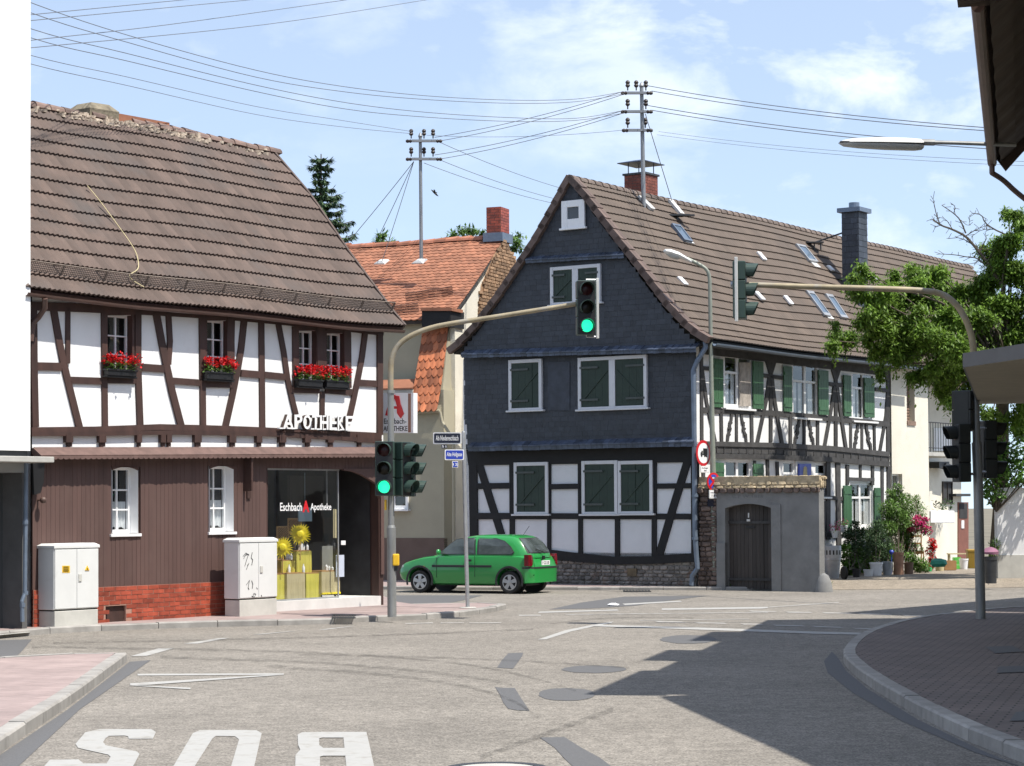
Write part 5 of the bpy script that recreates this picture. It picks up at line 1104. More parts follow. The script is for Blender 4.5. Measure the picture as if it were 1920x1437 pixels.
m = MB(); rubble(m, lambda s, z, d: BG.P(.0+s, zc-.11+z, d+.02), GL+.05, .13, .15, .06, 6); m.build('coping_underside', M['rubble_red'], gw)
m = MB(); n_ = 12
for k in range(n_): pbox(m, BG, gs0+(gs1-gs0)*k/n_+.003, gs0+(gs1-gs0)*(k+1)/n_-.003, .04, gz1+.02, -.22, -.19+jit())
gd = m.build('gate', M['wood_dk'], gw)
m = MB(); z = BG.sz(1400, 980)[1]; pbox(m, BG, gs0, gs1, z-.03, z+.035, -.2, -.15); z = BG.sz(1400, 1087)[1]; pbox(m, BG, gs0, gs1, z-.03, z+.03, -.2, -.15); m.build('rail', M['timber_grey'], gd)
m = MB(); frect(m, BG, 1398, 987, 1415, 991, -.18, -.165); m.build('letter_slot', M['black'], gd); m = MB(); frect(m, BG, 1400, 974, 1406, 978, -.15, -.135); ftext(m, BG, '1', 1402.5, 962, 1405, 971, -.17, .006, .02); m.build('number', M['lamp_white'], gd); m = MB(); frect(m, BG, 1443, 1009, 1446, 1026, -.19, -.15); m.build('handle', M['dark_metal'], gd)
m = MB(); ftext(m, BG, 'C P W 1818', 1372, 928, 1431, 934, .0, .006, .0); m.build('inscription', mat('pale_cement', (.17, .17, .17), .9, .1, 5), gw, recalc=False)
m = MB(); c = BG.P(GL+.08, 0, -.05); m.rings([[c+Vector((r*math.cos(a), r*math.sin(a), h)) for a in [2*math.pi*k/10 for k in range(10)]] for r, h in ((.2, 0), (.17, .2), (.11, .36), (.03, .42))]); tag(m.build('guard_stone', M['cement'], smooth=True), 'rounded grey guard stone at the foot of the cement yard wall', 'guard stone')
# ================================================================ orange roofed house in the lane
PC = Plane(Vector((-1.45, 56.5, 0)), 112)
hc = thing('orange_roof_house', 'old beige house with orange clay tiled roof in the lane between the two half-timbered houses', 'house', PC.P(-4, 0))
es, ez = PC.sz(844, 597, .3); el_s = PC.sz(600, 615, .3)[0]
PCg = Plane(PC.P(es, 0, 0), 22)
ra, rz = PCg.sz(946, 446); dr_ = ra
RCp = [(.3, ez), (-ra, rz)]; RCl = lens(RCp)
lx = es-11.0
def PfC(u, v, h):
    d, z = .3+(-ra-.3)*v, ez+(rz-ez)*v; q = Vector((-(rz-ez), (-ra-.3))).normalized(); nd, nz = abs(q.x), abs(q.y)
    return PC.P(lx+(es-lx)*u, z+h*nz-.06*math.sin(math.pi*v)-.04*math.sin(u*7)**2*v, d+h*nd)
m = MB(); tile_roof(m, PfC, 27, 60, .006, .022, 'flat', 5, scal=.30); rf = m.build('roof', M['tile_c'], hc, recalc=False)
m = MB(); m.rings([[PfC(u, v, -.03) for v in (0, .3, .6, 1)]+[PfC(u, v, -.13) for v in (1, .6, .3, 0)] for u in [k/10 for k in range(11)]]); D2 = 2*ra; m.prism([PC.P(lx, rz, -ra), PC.P(lx, ez, -D2-.3), PC.P(es, ez, -D2-.3), PC.P(es, rz, -ra)], (0, 0, -.1)); m.build('roof_deck', M['timber_grey'], hc)
m = MB(); x = lx
while x < es-.6:
    u0, u1 = (x-lx)/(es-lx), (x+.40-lx)/(es-lx); x += .37; e = random.uniform(-.01, .015)
    m.rings([[PfC(u, 1, 0)+PC.n*rr*math.cos(q)+UP*(rr*math.sin(q)-.03+e) for q in [math.pi*k/6 for k in range(7)]] for u, rr in ((u0, .115), (u1, .14))])
m.build('ridge', mat('orange_ridge', (.34, .14, .085), .85, .3, 4, rnd=.25), rf)
for (xa, xb, yb_, n_) in ((762, 849, (565, 552), 40), (728, 785, (590, 584), 26)):
    m = MB(); pts = []
    for k in range(n_+1):
        x = xa+(xb-xa)*k/n_; y = yb_[0]+(yb_[1]-yb_[0])*k/n_; v = (597-y)/(597-446); best = PC.off(.3-(.3+ra)*v*.98); p = best.hit(x, y); m.tube([p, p+UP*.20+PC.n*.06], .008, 4); pts.append(p)
    for h in (0, .07, .14, .20): m.tube([p+UP*h+PC.n*h*.3 for p in pts[::4]+[pts[-1]]], .009, 4)
    m.build('snow_guard', M['gutter_brown'], rf)
zled = PC.sz(755, 733, .7)[1]
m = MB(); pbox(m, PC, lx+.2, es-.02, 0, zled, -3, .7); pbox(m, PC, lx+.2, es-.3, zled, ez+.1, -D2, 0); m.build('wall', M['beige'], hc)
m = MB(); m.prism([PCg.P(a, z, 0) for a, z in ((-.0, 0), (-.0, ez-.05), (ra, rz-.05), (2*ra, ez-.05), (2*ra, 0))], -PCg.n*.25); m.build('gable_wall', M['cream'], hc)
q = [PCg.sz(x, y, .01) for x, y in ((946, 450), (972, 500), (958, 560), (896, 590), (902, 535), (926, 480))]
m = MB(); m.prism([PCg.P(a, b, .012) for a, b in q], -PCg.n*.03); s0 = min(a for a, b in q); s1 = max(a for a, b in q); z0 = min(b for a, b in q); z1 = max(b for a, b in q)
panel_bricks(m, PCg.P(s0, z0, .012), PCg.t, PCg.n, s1-s0, z1-z0, .24, .09, .02, .03, inside=inpoly([(a-s0, b-z0) for a, b in q]), jz=.4, stag=.43); m.build('bare_brickwork', M['brick_wild'], hc)
m = MB(); pbox(m, PC, lx+.2, es-.02, .0, PC.sz(790, 1009, .75)[1], .5, .72); m.build('plinth', mat('brown_plinth', (.15, .105, .085), .9, .12, 3), hc)
m = MB(); a = PC.sz(733, 715, .75)[0]; b = PC.sz(774, 715, .75)[0]; pbox(m, PC, a-2, b, zled-.15, zled+.02, .6, .76); m.build('storey_band', M['concrete'], hc)
m = MB(); m.prism([PC.P(a-2, zled+.03, .8), PC.P(b, zled+.03, .8), PC.P(b, zled+.28, .3), PC.P(a-2, zled+.28, .3)], (0, 0, .04)); m.build('ledge_tiles', M['tile_c'], hc)
# tile hung bay
bt0, bt1 = PC.hit(795, 612, .0), PC.hit(843, 605, .0); bb0, bb1 = PC.hit(773, 771, .75), PC.hit(826, 768, .75)
def PfY(u, v, h):
    p = bb0.lerp(bb1, u).lerp(bt0.lerp(bt1, u), v); n = (bb1-bb0).cross(bt0-bb0).normalized(); n = n if n.y < 0 else -n
    return p+n*(h+.03)+PC.n*(.16*(1-v)**3)
m = MB(); tile_roof(m, PfY, 10, 5, .012, .03, 'flat', 6, scal=.35); by = m.build('tile_hung_bay', mat('bay_tiles', (.40, .13, .055), .7, .3, 3, rnd=.45), hc, recalc=False)
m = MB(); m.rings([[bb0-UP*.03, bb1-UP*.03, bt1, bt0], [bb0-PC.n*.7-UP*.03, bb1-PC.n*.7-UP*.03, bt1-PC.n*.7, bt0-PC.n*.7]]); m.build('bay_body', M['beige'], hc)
m = MB(); frect(m, PC, 791, 581, 845, 613, -.5, .37); m.build('bay_head', M['timber_black'], hc)
m = MB(); frect(m, PC, 789, 577, 847, 583, -.3, .42); m.build('bay_roof', M['tile_c'], hc)
m = MB(); m.tube([bb0+PC.n*.06-UP*.04-PC.t*.1, bb1+PC.n*.06-UP*.04], .05, 8); m.tube([bb1+PC.n*.05-UP*.05, PC.hit(829, 792, .78), PC.hit(842, 812, .78), PC.hit(850, 830, .76), PC.hit(851, 1060, .75)], .04, 8); m.build('gutter', M['beige'], hc)
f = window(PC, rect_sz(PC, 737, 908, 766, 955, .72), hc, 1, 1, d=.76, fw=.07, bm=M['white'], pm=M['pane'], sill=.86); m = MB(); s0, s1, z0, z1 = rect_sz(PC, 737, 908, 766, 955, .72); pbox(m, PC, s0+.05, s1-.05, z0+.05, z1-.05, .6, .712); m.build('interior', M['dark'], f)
m = MB(); frect(m, PC, 740, 833, 770, 852, .68, .72); frect(m, PC, 742, 835, 768, 850, .715, .73); m.build('blind_window', M['concrete'], hc)
c = PC.P(PCg.o.x*0+ (PC.sz(931, 440, -ra)[0]), 0, -ra-.1); zt = atY(930, 391, c.y).z
chimney(hc, c, PC.t, PC.n, .42, .60, rz-.6, zt, M['brick'], M['joint_dark'])
m = MB(); pts = [c+PC.t*a+PC.n*b for a, b in ((-.29, .38), (.29, .38), (.29, -.38), (-.29, -.38))]; m.prism([p+UP*(rz-.12) for p in pts], UP*.24); m.build('chimney_flashing', M['pipe'], hc)
# ================================================================ traffic signals and street furniture
def place(loc, yaw=0, pitch=0): return Matrix.Translation(loc) @ Matrix.Rotation(yaw, 4, 'Z') @ Matrix.Rotation(pitch, 4, 'X')
def head(parent, loc, yaw, lit=None, n=3, visor=True, strip=None, hm='sig'):
    """signal head, front towards local -Y; loc is its centre"""
    X = place(loc, yaw); h = .31; H2 = n*h/2
    m = MB(); m.M = X
    for k in range(n): m.box((0, 0, -H2+h*(k+.5)), (.32, .20, h-.008))
    m.box((0, .02, 0), (.26, .17, n*h-.02)); hd_ = m.build('signal_head', M[hm], parent, bevel=.015)
    m = MB(); m.M = X; m.box((0, -.098, 0), (.29, .012, n*h-.03)); m.build('front_panel', M['black'], hd_)
    cols = ['green', 'amber', 'red'] if n == 3 else ['green', 'red']
    for k in range(n):
        z = -H2+h*(k+.5); m = MB(); m.M = X; m.lathe((0, -.100, z), [(.105, 0), (.105, .010), (.085, .02), (.0, .028)], 20, (0, -1, 0), cap=False); m.build('lens', M['lens_green'] if lit == cols[k] else M['lens_'+('red' if cols[k] == 'red' else 'amber')], hd_, smooth=True)
        if visor:
            m = MB(); m.M = X; a0, a1 = -.25*math.pi, 1.25*math.pi; nn = 16; rr = []
            for r, y, top in ((.125, -.10, 1), (.118, -.30, .75), (.110, -.30, .75), (.117, -.10, 1)):
                rr.append([(r*math.cos(a0+(a1-a0)*q/nn), y+(.10*(1-math.sin(a0+(a1-a0)*q/nn))*(.5 if y < -.2 else 0)), z+r*math.sin(a0+(a1-a0)*q/nn)) for q in range(nn+1)])
            m.rings(rr, closed=False, loop=True); m.build('visor', M[hm], hd_)
    if strip is not None:
        m = MB(); m.M = X; sx = strip; m.box((sx*.21, .04, 0), (.045, .05, n*h+.10)); m.build('edge_strip', M['lamp_white'], hd_, bevel=.006)
        m = MB(); m.M = X
        for z in (H2+.02, -H2-.02): m.tube([(sx*.21, .04, z), (sx*.02, .04, z), (sx*.02, .04, z-.05 if z > 0 else z+.05)], .018, 6)
        m.build('strip_bracket', M['metal'], hd_)
    return hd_
Y1 = ground(735, 1156, .1).y
tl = thing('traffic_signal', 'grey traffic mast by the pharmacy with arm reaching over the road and green lit signals', 'traffic light', ground(735, 1156, .1), 'traffic signals of the junction')
A1 = lambda x, y, dy=0.: atY(x, y, Y1+dy)
m = MB(); m.tube([A1(735, 1157), A1(733.5, 990)], .078, 14); m.tube([A1(733.5, 991), A1(733.5, 985)], [.078, .06], 14); m.tube([A1(733.5, 986), A1(732.5, 735)], .055, 14); m.tube([A1(732.5, 738), A1(732.5, 732)], .07, 12); m.build('pole', M['pole'], tl, smooth=True)
m = MB(); pts = smooth_pl([A1(*q) for q in ((732.5, 734), (732.5, 695), (734, 672), (745, 648), (768, 630), (805, 615), (850, 606), (920, 596), (1000, 583), (1082, 570))], 2); m.tube(pts, [.05-.012*i/len(pts) for i in range(len(pts))], 12); m.build('arm', M['arm'], tl, smooth=True)
head(tl, A1(1098, 578, -.1), rad(7), 'green', strip=1)
head(tl, A1(722, 879, -.16), rad(-4), 'green'); head(tl, A1(756, 880, .05), rad(55), None); head(tl, A1(767, 881, .22), rad(88), None)
m = MB()
for z in (846, 912):
    m.tube([A1(733, z), A1(722, z, -.05)], .022, 6); m.tube([A1(733, z), A1(765, z, .18)], .022, 6)
m.build('bracket', M['metal'], tl)
m = MB(); m.box(A1(742.5, 1050, -.02), (.11, .14, .20)); pb = m.build('push_button', M['yellow'], tl, bevel=.02); m = MB(); m.box(A1(742, 1065, -.02), (.07, .08, .10)); m.build('sensor', M['black'], pb)
m = MB(); m.box(A1(723, 947, -.02), (.035, .12, .18)); m.build('push_button', M['yellow'], tl, bevel=.01)
m = MB(); m.box(A1(759, 843, .1), (.36, .3, .03)); m.build('sun_shade', M['sig'], tl)
Y2 = ground(1838, 1160, .12).y
tr_ = thing('traffic_signal', 'dark traffic mast on the shaded corner pavement with long arm reaching left', 'traffic light', ground(1838, 1160, .12), 'traffic signals of the junction')
A2 = lambda x, y, dy=0.: atY(x, y, Y2+dy)
m = MB(); m.tube([A2(1839, 1161), A2(1834, 900), A2(1831, 830)], .078, 14); m.tube([A2(1831, 832), A2(1828, 690)], .062, 14); m.build('pole', M['pole'], tr_, smooth=True)
m = MB(); pts = smooth_pl([A2(*q) for q in ((1828, 692), (1826, 660), (1822, 630), (1811, 598), (1793, 570), (1768, 551), (1735, 545), (1650, 541.5), (1500, 537.5), (1388, 533.5))], 2); m.tube(pts, [.058-.016*i/len(pts) for i in range(len(pts))], 12); m.build('arm', M['arm'], tr_, smooth=True)
m = MB(); m.tube([A2(1396, 533.5), A2(1370, 534)], .05, 10); m.build('arm_clamp', M['metal'], tr_)
head(tr_, A2(1387, 545, .04), rad(80), None, strip=-1)
head(tr_, A2(1803, 850, -.1), rad(-80), None, hm='sig_shaded'); head(tr_, A2(1853, 843, .1), rad(95), None, hm='sig_shaded'); head(tr_, A2(1806, 769, -.05), rad(150), None, n=2, visor=False, hm='sig_shaded')
m = MB()
for a in ((1832, 807, 1812, 807), (1832, 889, 1812, 889), (1832, 803, 1850, 803), (1832, 885, 1850, 885), (1830, 750, 1812, 752), (1830, 785, 1812, 786)): m.tube([A2(a[0], a[1]), A2(a[2], a[3], -.05)], .024, 6)
m.build('bracket', M['metal'], tr_)
# ---- street name post
Y3 = ground(877, 1140, .1).y; A3 = lambda x, y, dy=0.: atY(x, y, Y3+dy)
sn = thing('street_name_post', 'thin grey post carrying the two street name plates before the green car', 'post', ground(877, 1140, .1))
m = MB(); m.tube([A3(877, 1141), A3(872, 960), A3(869, 811)], .036, 12); m.lathe(A3(869, 811), [(.036, 0), (.03, .02), (0, .028)], 12, cap=False); m.build('pole', M['metal'], sn, smooth=True)
m = MB(); m.lathe(ground(877, 1140, .1), [(.16, 0), (.15, .012), (.05, .016)], 18); m.build('foot', M['concrete'], sn)
def plate(pl, x0, y0, x1, y1, col, edge, txt, lab, cat, tc=None, ty=(.25, .75), two=None, name='sign', slant=0):
    a, b, c, e = pl.hit(x0, y1), pl.hit(x1, y1+slant), pl.hit(x1, y0+slant), pl.hit(x0, y0); f = lambda u, v, k: a.lerp(b, u).lerp(e.lerp(c, u), v)+pl.n*k
    t = thing(name, lab, cat, f(.5, .5, 0)); r = .12; ar = (b-a).length/(e-a).length
    def rr(i, k): 
        o = []; 
        for cx, cy, a0 in ((1-r/ar, 1-r, 0), (r/ar, 1-r, 90), (r/ar, r, 180), (1-r/ar, r, 270)):
            for q in range(5): an = rad(a0+q*22.5); u, v = cx+r/ar*math.cos(an), cy+r*math.sin(an); o.append(f(.5+(u-.5)*(1-i*2/ar), .5+(v-.5)*(1-i*2), k))
        return o
    m = MB(); m.prism(rr(0, .0), -pl.n*.015); m.build('plate', edge or col, t)
    if edge: m = MB(); m.prism(rr(.09, .003), -pl.n*.006); m.build('face', col, t)
    if txt:
        m = MB(); rows = txt if isinstance(txt, list) else [(txt, .1, ty[0], .9, ty[1])]
        for s, u0, v0, u1, v1 in rows: text(m, s, lambda u, v, k: f(u0+(u1-u0)*u, v0+(v1-v0)*v, .003+k), .012, .003)
        m.build('lettering', tc or M['white'], t, recalc=False)
    return t, f
o3 = A3(868, 900); PN1 = Plane(Vector((o3.x, o3.y-.05, 0)), 102); PN2 = Plane(Vector((o3.x, o3.y-.05, 0)), 78)
plate(PN1, 812, 811, 865, 833, M['navy'], M['white'], 'Alt-Niedereschbach', 'black street name plate with white lettering at the top of the thin grey post', 'sign', ty=(.3, .74), name='street_sign')
plate(PN2, 834, 843, 870, 863, M['blue'], M['white'], 'Alte Hofgasse', 'blue street name plate with white border below the black one', 'sign', ty=(.24, .74), name='street_sign')
plate(PN1, 827, 834, 838, 841, M['navy'], None, '51', 'tiny navy house number plate hanging under the black street name plate', 'sign', ty=(.2, .8), name='number_plate')
plate(PN2, 848, 865, 859, 877, M['blue'], M['white'], '12', 'tiny blue house number plate hanging under the blue street name plate', 'sign', ty=(.3, .7), name='number_plate')
# ---- street lamp with signs
Y4 = ground(1341, 1100, .08).y; A4 = lambda x, y, dy=0.: atY(x, y, Y4+dy)
sl_ = thing('street_lamp', 'tall grey-green street lamp post with bent neck before the slate gabled house', 'street lamp', ground(1341, 1100, .08))
m = MB(); m.tube([A4(1341.5, 1101), A4(1341, 1078)], .078, 12); m.build('post_base', M['black'], sl_, smooth=True)
m = MB(); pts = [A4(1341, 1079), A4(1337, 900), A4(1333.5, 700), A4(1331.5, 560)]+smooth_pl([A4(*q) for q in ((1331, 540), (1330.5, 520), (1326, 506), (1313, 497), (1288, 485))], 2); m.tube(pts, [.072, .068, .05, .045]+[.042]*(len(pts)-4), 12); m.build('post', M['lamp_post'], sl_, smooth=True)
m = MB(); u = (A4(1243, 473)-A4(1296, 490)); p0 = A4(1297, 491)
sec = [(0, .045, .04), (.2, .07, .05), (.45, .13, .075), (.75, .15, .08), (.93, .12, .06), (1, .04, .02)]
m.rings([[p0+u*f+Vector((0, b*math.cos(q), c*math.sin(q)+.10*math.sin(f*2.6)*.6)) for q in [2*math.pi*k/12 for k in range(12)]] for f, b, c in sec]); lh = m.build('lamp_head', M['lamp_white'], sl_, smooth=True)
m = MB(); m.rings([[p0+u*f+Vector((0, b*math.cos(q), -.03+c*math.sin(q)+.06*math.sin(f*2.6))) for q in [math.pi+math.pi*k/8 for k in range(9)]] for f, b, c in ((.38, .05, .02), (.5, .11, .09), (.75, .12, .10), (.92, .06, .03))]); m.build('diffuser', M['diffuser'], lh, smooth=True)
def round_sign(lab, cx, cy, r, az, ring, face, dy=-.1):
    c = A4(cx, cy, dy); n = Vector((math.sin(rad(az)), math.cos(rad(az)), 0)); t = thing('traffic_sign', lab, 'traffic sign', c); u = UP.cross(n).normalized()
    m = MB(); m.lathe(c-n*.012, [(r, 0), (r, .012)], 32, n); m.build('plate', ring, t)
    m = MB(); m.lathe(c, [(r*.78, 0), (r*.78, .003)], 32, n); m.build('face', face, t)
    m = MB(); m.tube([c-n*.014+UP*r*.4, c-n*.06+UP*r*.4], .02, 6); m.tube([c-n*.014-UP*r*.4, c-n*.06-UP*r*.4], .02, 6); m.tube([c-n*.05+UP*r*.95, c-n*.05-UP*r*1.5], .028, 8); m.build('bracket', M['metal'], t)
    return t, c, n, u
t, c, n, u = round_sign('round red-rimmed no-lorries sign with black truck symbol on the lamp post', 1319, 850, .30, 128, M['red'], M['white'])
Q = lambda a, b: c+u*a+UP*b+n*.0035
m = MB(); dx = n*.003
for q in ([(-.02, -.02), (.15, -.02), (.15, .11), (-.02, .11)], [(-.13, -.02), (-.035, -.02), (-.035, .05), (-.08, .06), (-.10, .02), (-.13, .01)], [(-.13, -.045), (.15, -.045), (.15, -.022), (-.13, -.022)]): m.prism([Q(*p) for p in q], dx)
for a in (-.085, .045, .11): m.lathe(Q(a, -.06), [(.032, 0), (.032, .003)], 14, n)
m.build('symbol', M['black'], t)
t, c, n, u = round_sign('round blue and red no-stopping sign below the no-lorries sign', 1338, 903.5, .21, 140, M['red'], M['blue'], -.12)
Q = lambda a, b, k=.0035: c+u*a+UP*b+n*k
m = MB()
for sg in (1, -1): d = Vector((1, sg)).normalized(); e = Vector((-d.y, d.x)); k_ = .0035 if sg > 0 else .0055; m.prism([Q(*(d*l+e*w_), k_) for l, w_ in ((-.165, -.03), (.165, -.03), (.165, .03), (-.165, .03))], n*.003)
m.build('cross', M['red'], t); m = MB(); m.prism([Q(*p, .007) for p in ((-.05, .085), (-.02, .06), (-.02, .075), (.05, .075), (.05, .095), (-.02, .095), (-.02, .11))], n*.003); m.build('arrow', M['white'], t)
pq = Plane(Vector((A4(1325, 900).x, A4(1325, 900).y-.14, 0)), 40); pq2 = Plane(Vector((A4(1339, 900).x, A4(1339, 900).y-.16, 0)), 50)
plate(pq, 1314, 874, 1330, 886.5, M['white'], M['lamp_white'], [('Anlieger', .12, .55, .88, .8), ('frei', .36, .18, .64, .45)], 'small white supplementary plate directly below the no-lorries sign', 'sign', M['black'], name='plate_sign')
plate(pq2, 1330, 919, 1347.5, 935, M['white'], M['lamp_white'], [('werktags', .12, .55, .88, .78), ('7-18 h', .22, .2, .78, .45)], 'small white supplementary plate with hours below the no-stopping sign', 'sign', M['black'], name='plate_sign')
pq3 = Plane(Vector((A4(1336, 943).x, A4(1336, 943).y-.1, 0)), 70)
plate(pq3, 1327, 937, 1345.5, 950, M['navy'], None, None, 'blank dark navy plate lowest on the lamp post', 'sign', name='plate_sign')
# ---- roof masts and wires
def roof_mast(lab, base, top, Yb, arms, rad_=.055):
    t = thing('utility_mast', lab, 'utility pole', atY(*base, Yb), 'overhead wire masts on the roofs'); B = lambda x, y, dy=0.: atY(x, y, Yb+dy)
    m = MB(); m.tube([B(*base), B(*top)], [rad_, rad_*.85], 12); m.lathe(B(*top), [(rad_*.9, -.02), (rad_*1.2, .02), (rad_*.5, .10), (0, .13)], 10); m.build('pole', M['mast'], t, smooth=True)
    for x0, x1, y, ins in arms:
        m = MB(); m.prism([B(x0, y-2.2, -.12), B(x1, y-2.2, -.12), B(x1, y+2.2, -.12), B(x0, y+2.2, -.12)], (0, .09, 0)); cb = m.build('cross_arm', M['mast'], t)
        for x, dy in ins:
            m = MB(); p = B(x, y-4, dy); m.tube([p, p+UP*.13], .018, 5); m.lathe(p+UP*.08, [(.035, 0), (.062, .04), (.04, .08), (.06, .12), (.04, .16), (.0, .18)], 10, cap=False); m.build('insulator', M['insul'], cb, smooth=True)
        for x, sg in ((x0, -1), (x1, 1)):
            m = MB(); p = B(x, y+1, -.07); m.lathe(p, [(.03, 0), (.05, .03), (.035, .07), (.05, .11), (.03, .16)], 8, (sg, 0, 0)); m.build('insulator', M['insul'], cb, smooth=True)
    return t
pB = onroof(1208, 388); YB = pB.y
roof_mast('tall roof mast with three cross arms beside the capped chimney of the slate gabled house', (1207, 394), (1203, 163), YB, ((1176, 1212, 174, ((1177, -.07), (1193, -.05), (1211, .1))), (1176, 1212, 209, ((1177, -.07), (1211, .1))), (1178, 1212, 244, ((1177, -.07), (1210, .1)))))
pCm = PC.off(-1.35).hit(789, 492); YC = pCm.y
roof_mast('shorter roof mast with two cross arms on the orange tiled roof', (790, 492), (788, 257), YC, ((772, 818, 264, ((771, .1), (795, .1), (812, -.06))), (772, 818, 298, ((771, .1), (795, .1), (812, -.06)))), .05)
for lab, c_, dn in (('pale metal flashing where the mast leaves the orange roof', (787, 493), .1), ('pale metal flashing for the guy wire on the orange roof', (716, 494), .1)):
    p = PC.off(-1.32).hit(*c_); m = MB(); sl2 = (PfC(.5, 1, 0)-PfC(.5, 0, 0)).normalized()
    m.rings([[p+PC.t*a*k+sl2*b*k+(UP*.6+PC.n*.6)*h for a, b in ((-.2, -.1), (.14, -.12), (.2, .12), (-.05, .16))] for k, h in ((1, .03), (.9, .07), (.3, .13))]); tag(m.build('flashing', M['lamp_white']), lab, 'flashing')
for (a, b, lab) in (((1197, 372), (1221, 396), 'pale metal flashing at the foot of the tall roof mast'), ((1254, 379), (1276, 405), 'pale metal flashing at the foot of the guy wire beside the capped chimney')):
    pts, off, n = roofbox(a, b, .20, .02, .09); m = MB(); m.prism(pts, off); tag(m.build('flashing', M['lamp_white']), lab, 'flashing')
wn = [0]
def wire(lab, pts, r=.007, n_=14, group='overhead wires', sag=None, name='power_line'):
    ps = [atY(x, y, Y) for x, y, Y in pts]
    if sag is not None: a, b = ps; ps = [a.lerp(b, i/n_)-UP*sag*4*(i/n_)*(1-i/n_) for i in range(n_+1)]
    else:
        o = []
        for i in range(len(ps)-1):    # Catmull-Rom through the given points
            p0, p1, p2, p3 = ps[max(i-1, 0)], ps[i], ps[i+1], ps[min(i+2, len(ps)-1)]
            for k in range(6): f = k/6; o.append(.5*((2*p1)+(p2-p0)*f+(2*p0-5*p1+4*p2-p3)*f*f+(3*p1-p0-3*p2+p3)*f**3))
        ps = o+[ps[-1]]
    m = MB(); m.tube(ps, r, 5); return tag(m.build(name, M['wire']), lab, 'wire', group)
Yf = lambda x: 36+(YB-36)*max(0, x-57)/1120
def wl_(lab, pts): return wire(lab, [(x, y, Yf(x)) for x, y in pts])
L1 = ('topmost wire sagging from above the white house to the top arm of the tall mast', 'second wire from the top sagging from the white house to the tall mast', 'third wire from the top sagging from the white house to the tall mast', 'lowest of the four wires sagging from the white house to the tall mast')
for lab, p in zip(L1, ([(-200, -100), (57, 5), (255, 71), (480, 132), (640, 162), (800, 180), (960, 188), (1080, 186), (1170, 172)], [(-200, -78), (57, 24), (240, 80), (480, 145), (650, 173), (800, 187), (960, 194), (1080, 191), (1170, 176)], [(-200, -42), (57, 54), (240, 101), (480, 160), (650, 193), (800, 211), (960, 221), (1080, 222), (1172, 207)], [(-200, -22), (57, 71), (240, 115), (480, 172), (650, 205), (800, 220), (960, 228), (1080, 226), (1172, 212)])): wl_(lab, p)
Yg = lambda x: 36+(YC-36)*max(0, x-57)/720
wire('upper wire of the faint pair sagging from the white house to the shorter mast', [(x, y, Yg(x)) for x, y in ((-200, 25), (57, 104), (240, 145), (480, 200), (640, 226), (772, 247))], .006); wire('lower wire of the faint pair sagging from the white house to the shorter mast', [(x, y, Yg(x)) for x, y in ((-200, 42), (57, 120), (240, 161), (480, 215), (640, 238), (772, 251))], .006)
for lab, p in (('steep wire rising from the white house, topmost of four that leave at the upper edge', [(0, 33, 36), (57, 28, 37), (345, 0, 45), (520, -16, 50), (1500, -110, 74)]), ('steep wire rising from the white house, second of four that leave at the upper edge', [(0, 43, 36), (57, 39, 37), (470, 0, 48), (600, -11, 52), (1500, -84, 74)]), ('flatter wire rising from the white house, third of four that leave at the upper edge', [(0, 84, 36), (57, 76, 37), (320, 46, 44), (650, 0, 54), (760, -15, 57), (1700, -140, 78)]), ('flatter wire rising from the white house, lowest of four that leave at the upper edge', [(0, 96, 36), (57, 90, 37), (500, 46, 48), (800, 0, 58), (900, -16, 61), (1700, -136, 80)])): wire(lab, p, .007)
for k, (lab, a, b) in enumerate((('uppermost short wire between the two roof masts', (815, 258), (1168, 172)), ('second short wire from the top between the two roof masts', (822, 265), (1170, 177)), ('third short wire from the top between the two roof masts', (815, 291), (1170, 207)), ('fourth short wire from the top between the two roof masts', (822, 299), (1170, 212)), ('lowest thin wire between the two roof masts', (800, 254), (1172, 244)))): wire(lab, [(a[0], a[1], YC), (b[0], b[1], YB)], .008 if k < 4 else .005, sag=.10)
for lab, a, b in (('upper wire descending behind the slate gable from the shorter mast', (822, 266), (1100, 366)), ('middle wire descending behind the slate gable from the shorter mast', (822, 299), (1090, 384)), ('lower wire descending behind the slate gable from the shorter mast', (795, 306), (1080, 390))): wire(lab, [(a[0], a[1], YC), (b[0], b[1], YC+16)], .008, sag=.12)
for lab, a, b in (('top wire running right from the tall mast', (1214, 161), (2000, 250)), ('second wire running right from the tall mast', (1222, 171), (2000, 255)), ('third wire running right from the tall mast', (1214, 198), (2000, 283)), ('fourth wire running right from the tall mast', (1222, 207), (2000, 288))): wire(lab, [(a[0], a[1], YB), (b[0], b[1], YB-14)], .009, sag=.14)
for lab, a, b in (('upper faint wire running right from the lowest arm of the tall mast', (1235, 247), (2000, 306)), ('lower faint wire running right from the lowest arm of the tall mast', (1232, 253), (2000, 314))): wire(lab, [(a[0], a[1], YB), (b[0], b[1], YB-14)], .004, sag=.12)
pg = onroof(1262, 385)
wire('guy wire of the tall mast anchored by the capped chimney', [(1210, 214, YB), (1224, 260, YB), (1262, 384, pg.y)], .010, group='mast guy wires', name='guy_wire')
for lab, b, Yq in (('longest guy wire of the shorter mast going down left', (655, 452), YC+.9), ('middle guy wire of the shorter mast', (712, 440), YC+1.), ('steepest guy wire of the shorter mast ending at the pale flashing', (716, 492), YC)): wire(lab, [(776, 303, YC), (b[0], b[1], Yq)], .009, sag=.02, group='mast guy wires', name='guy_wire')
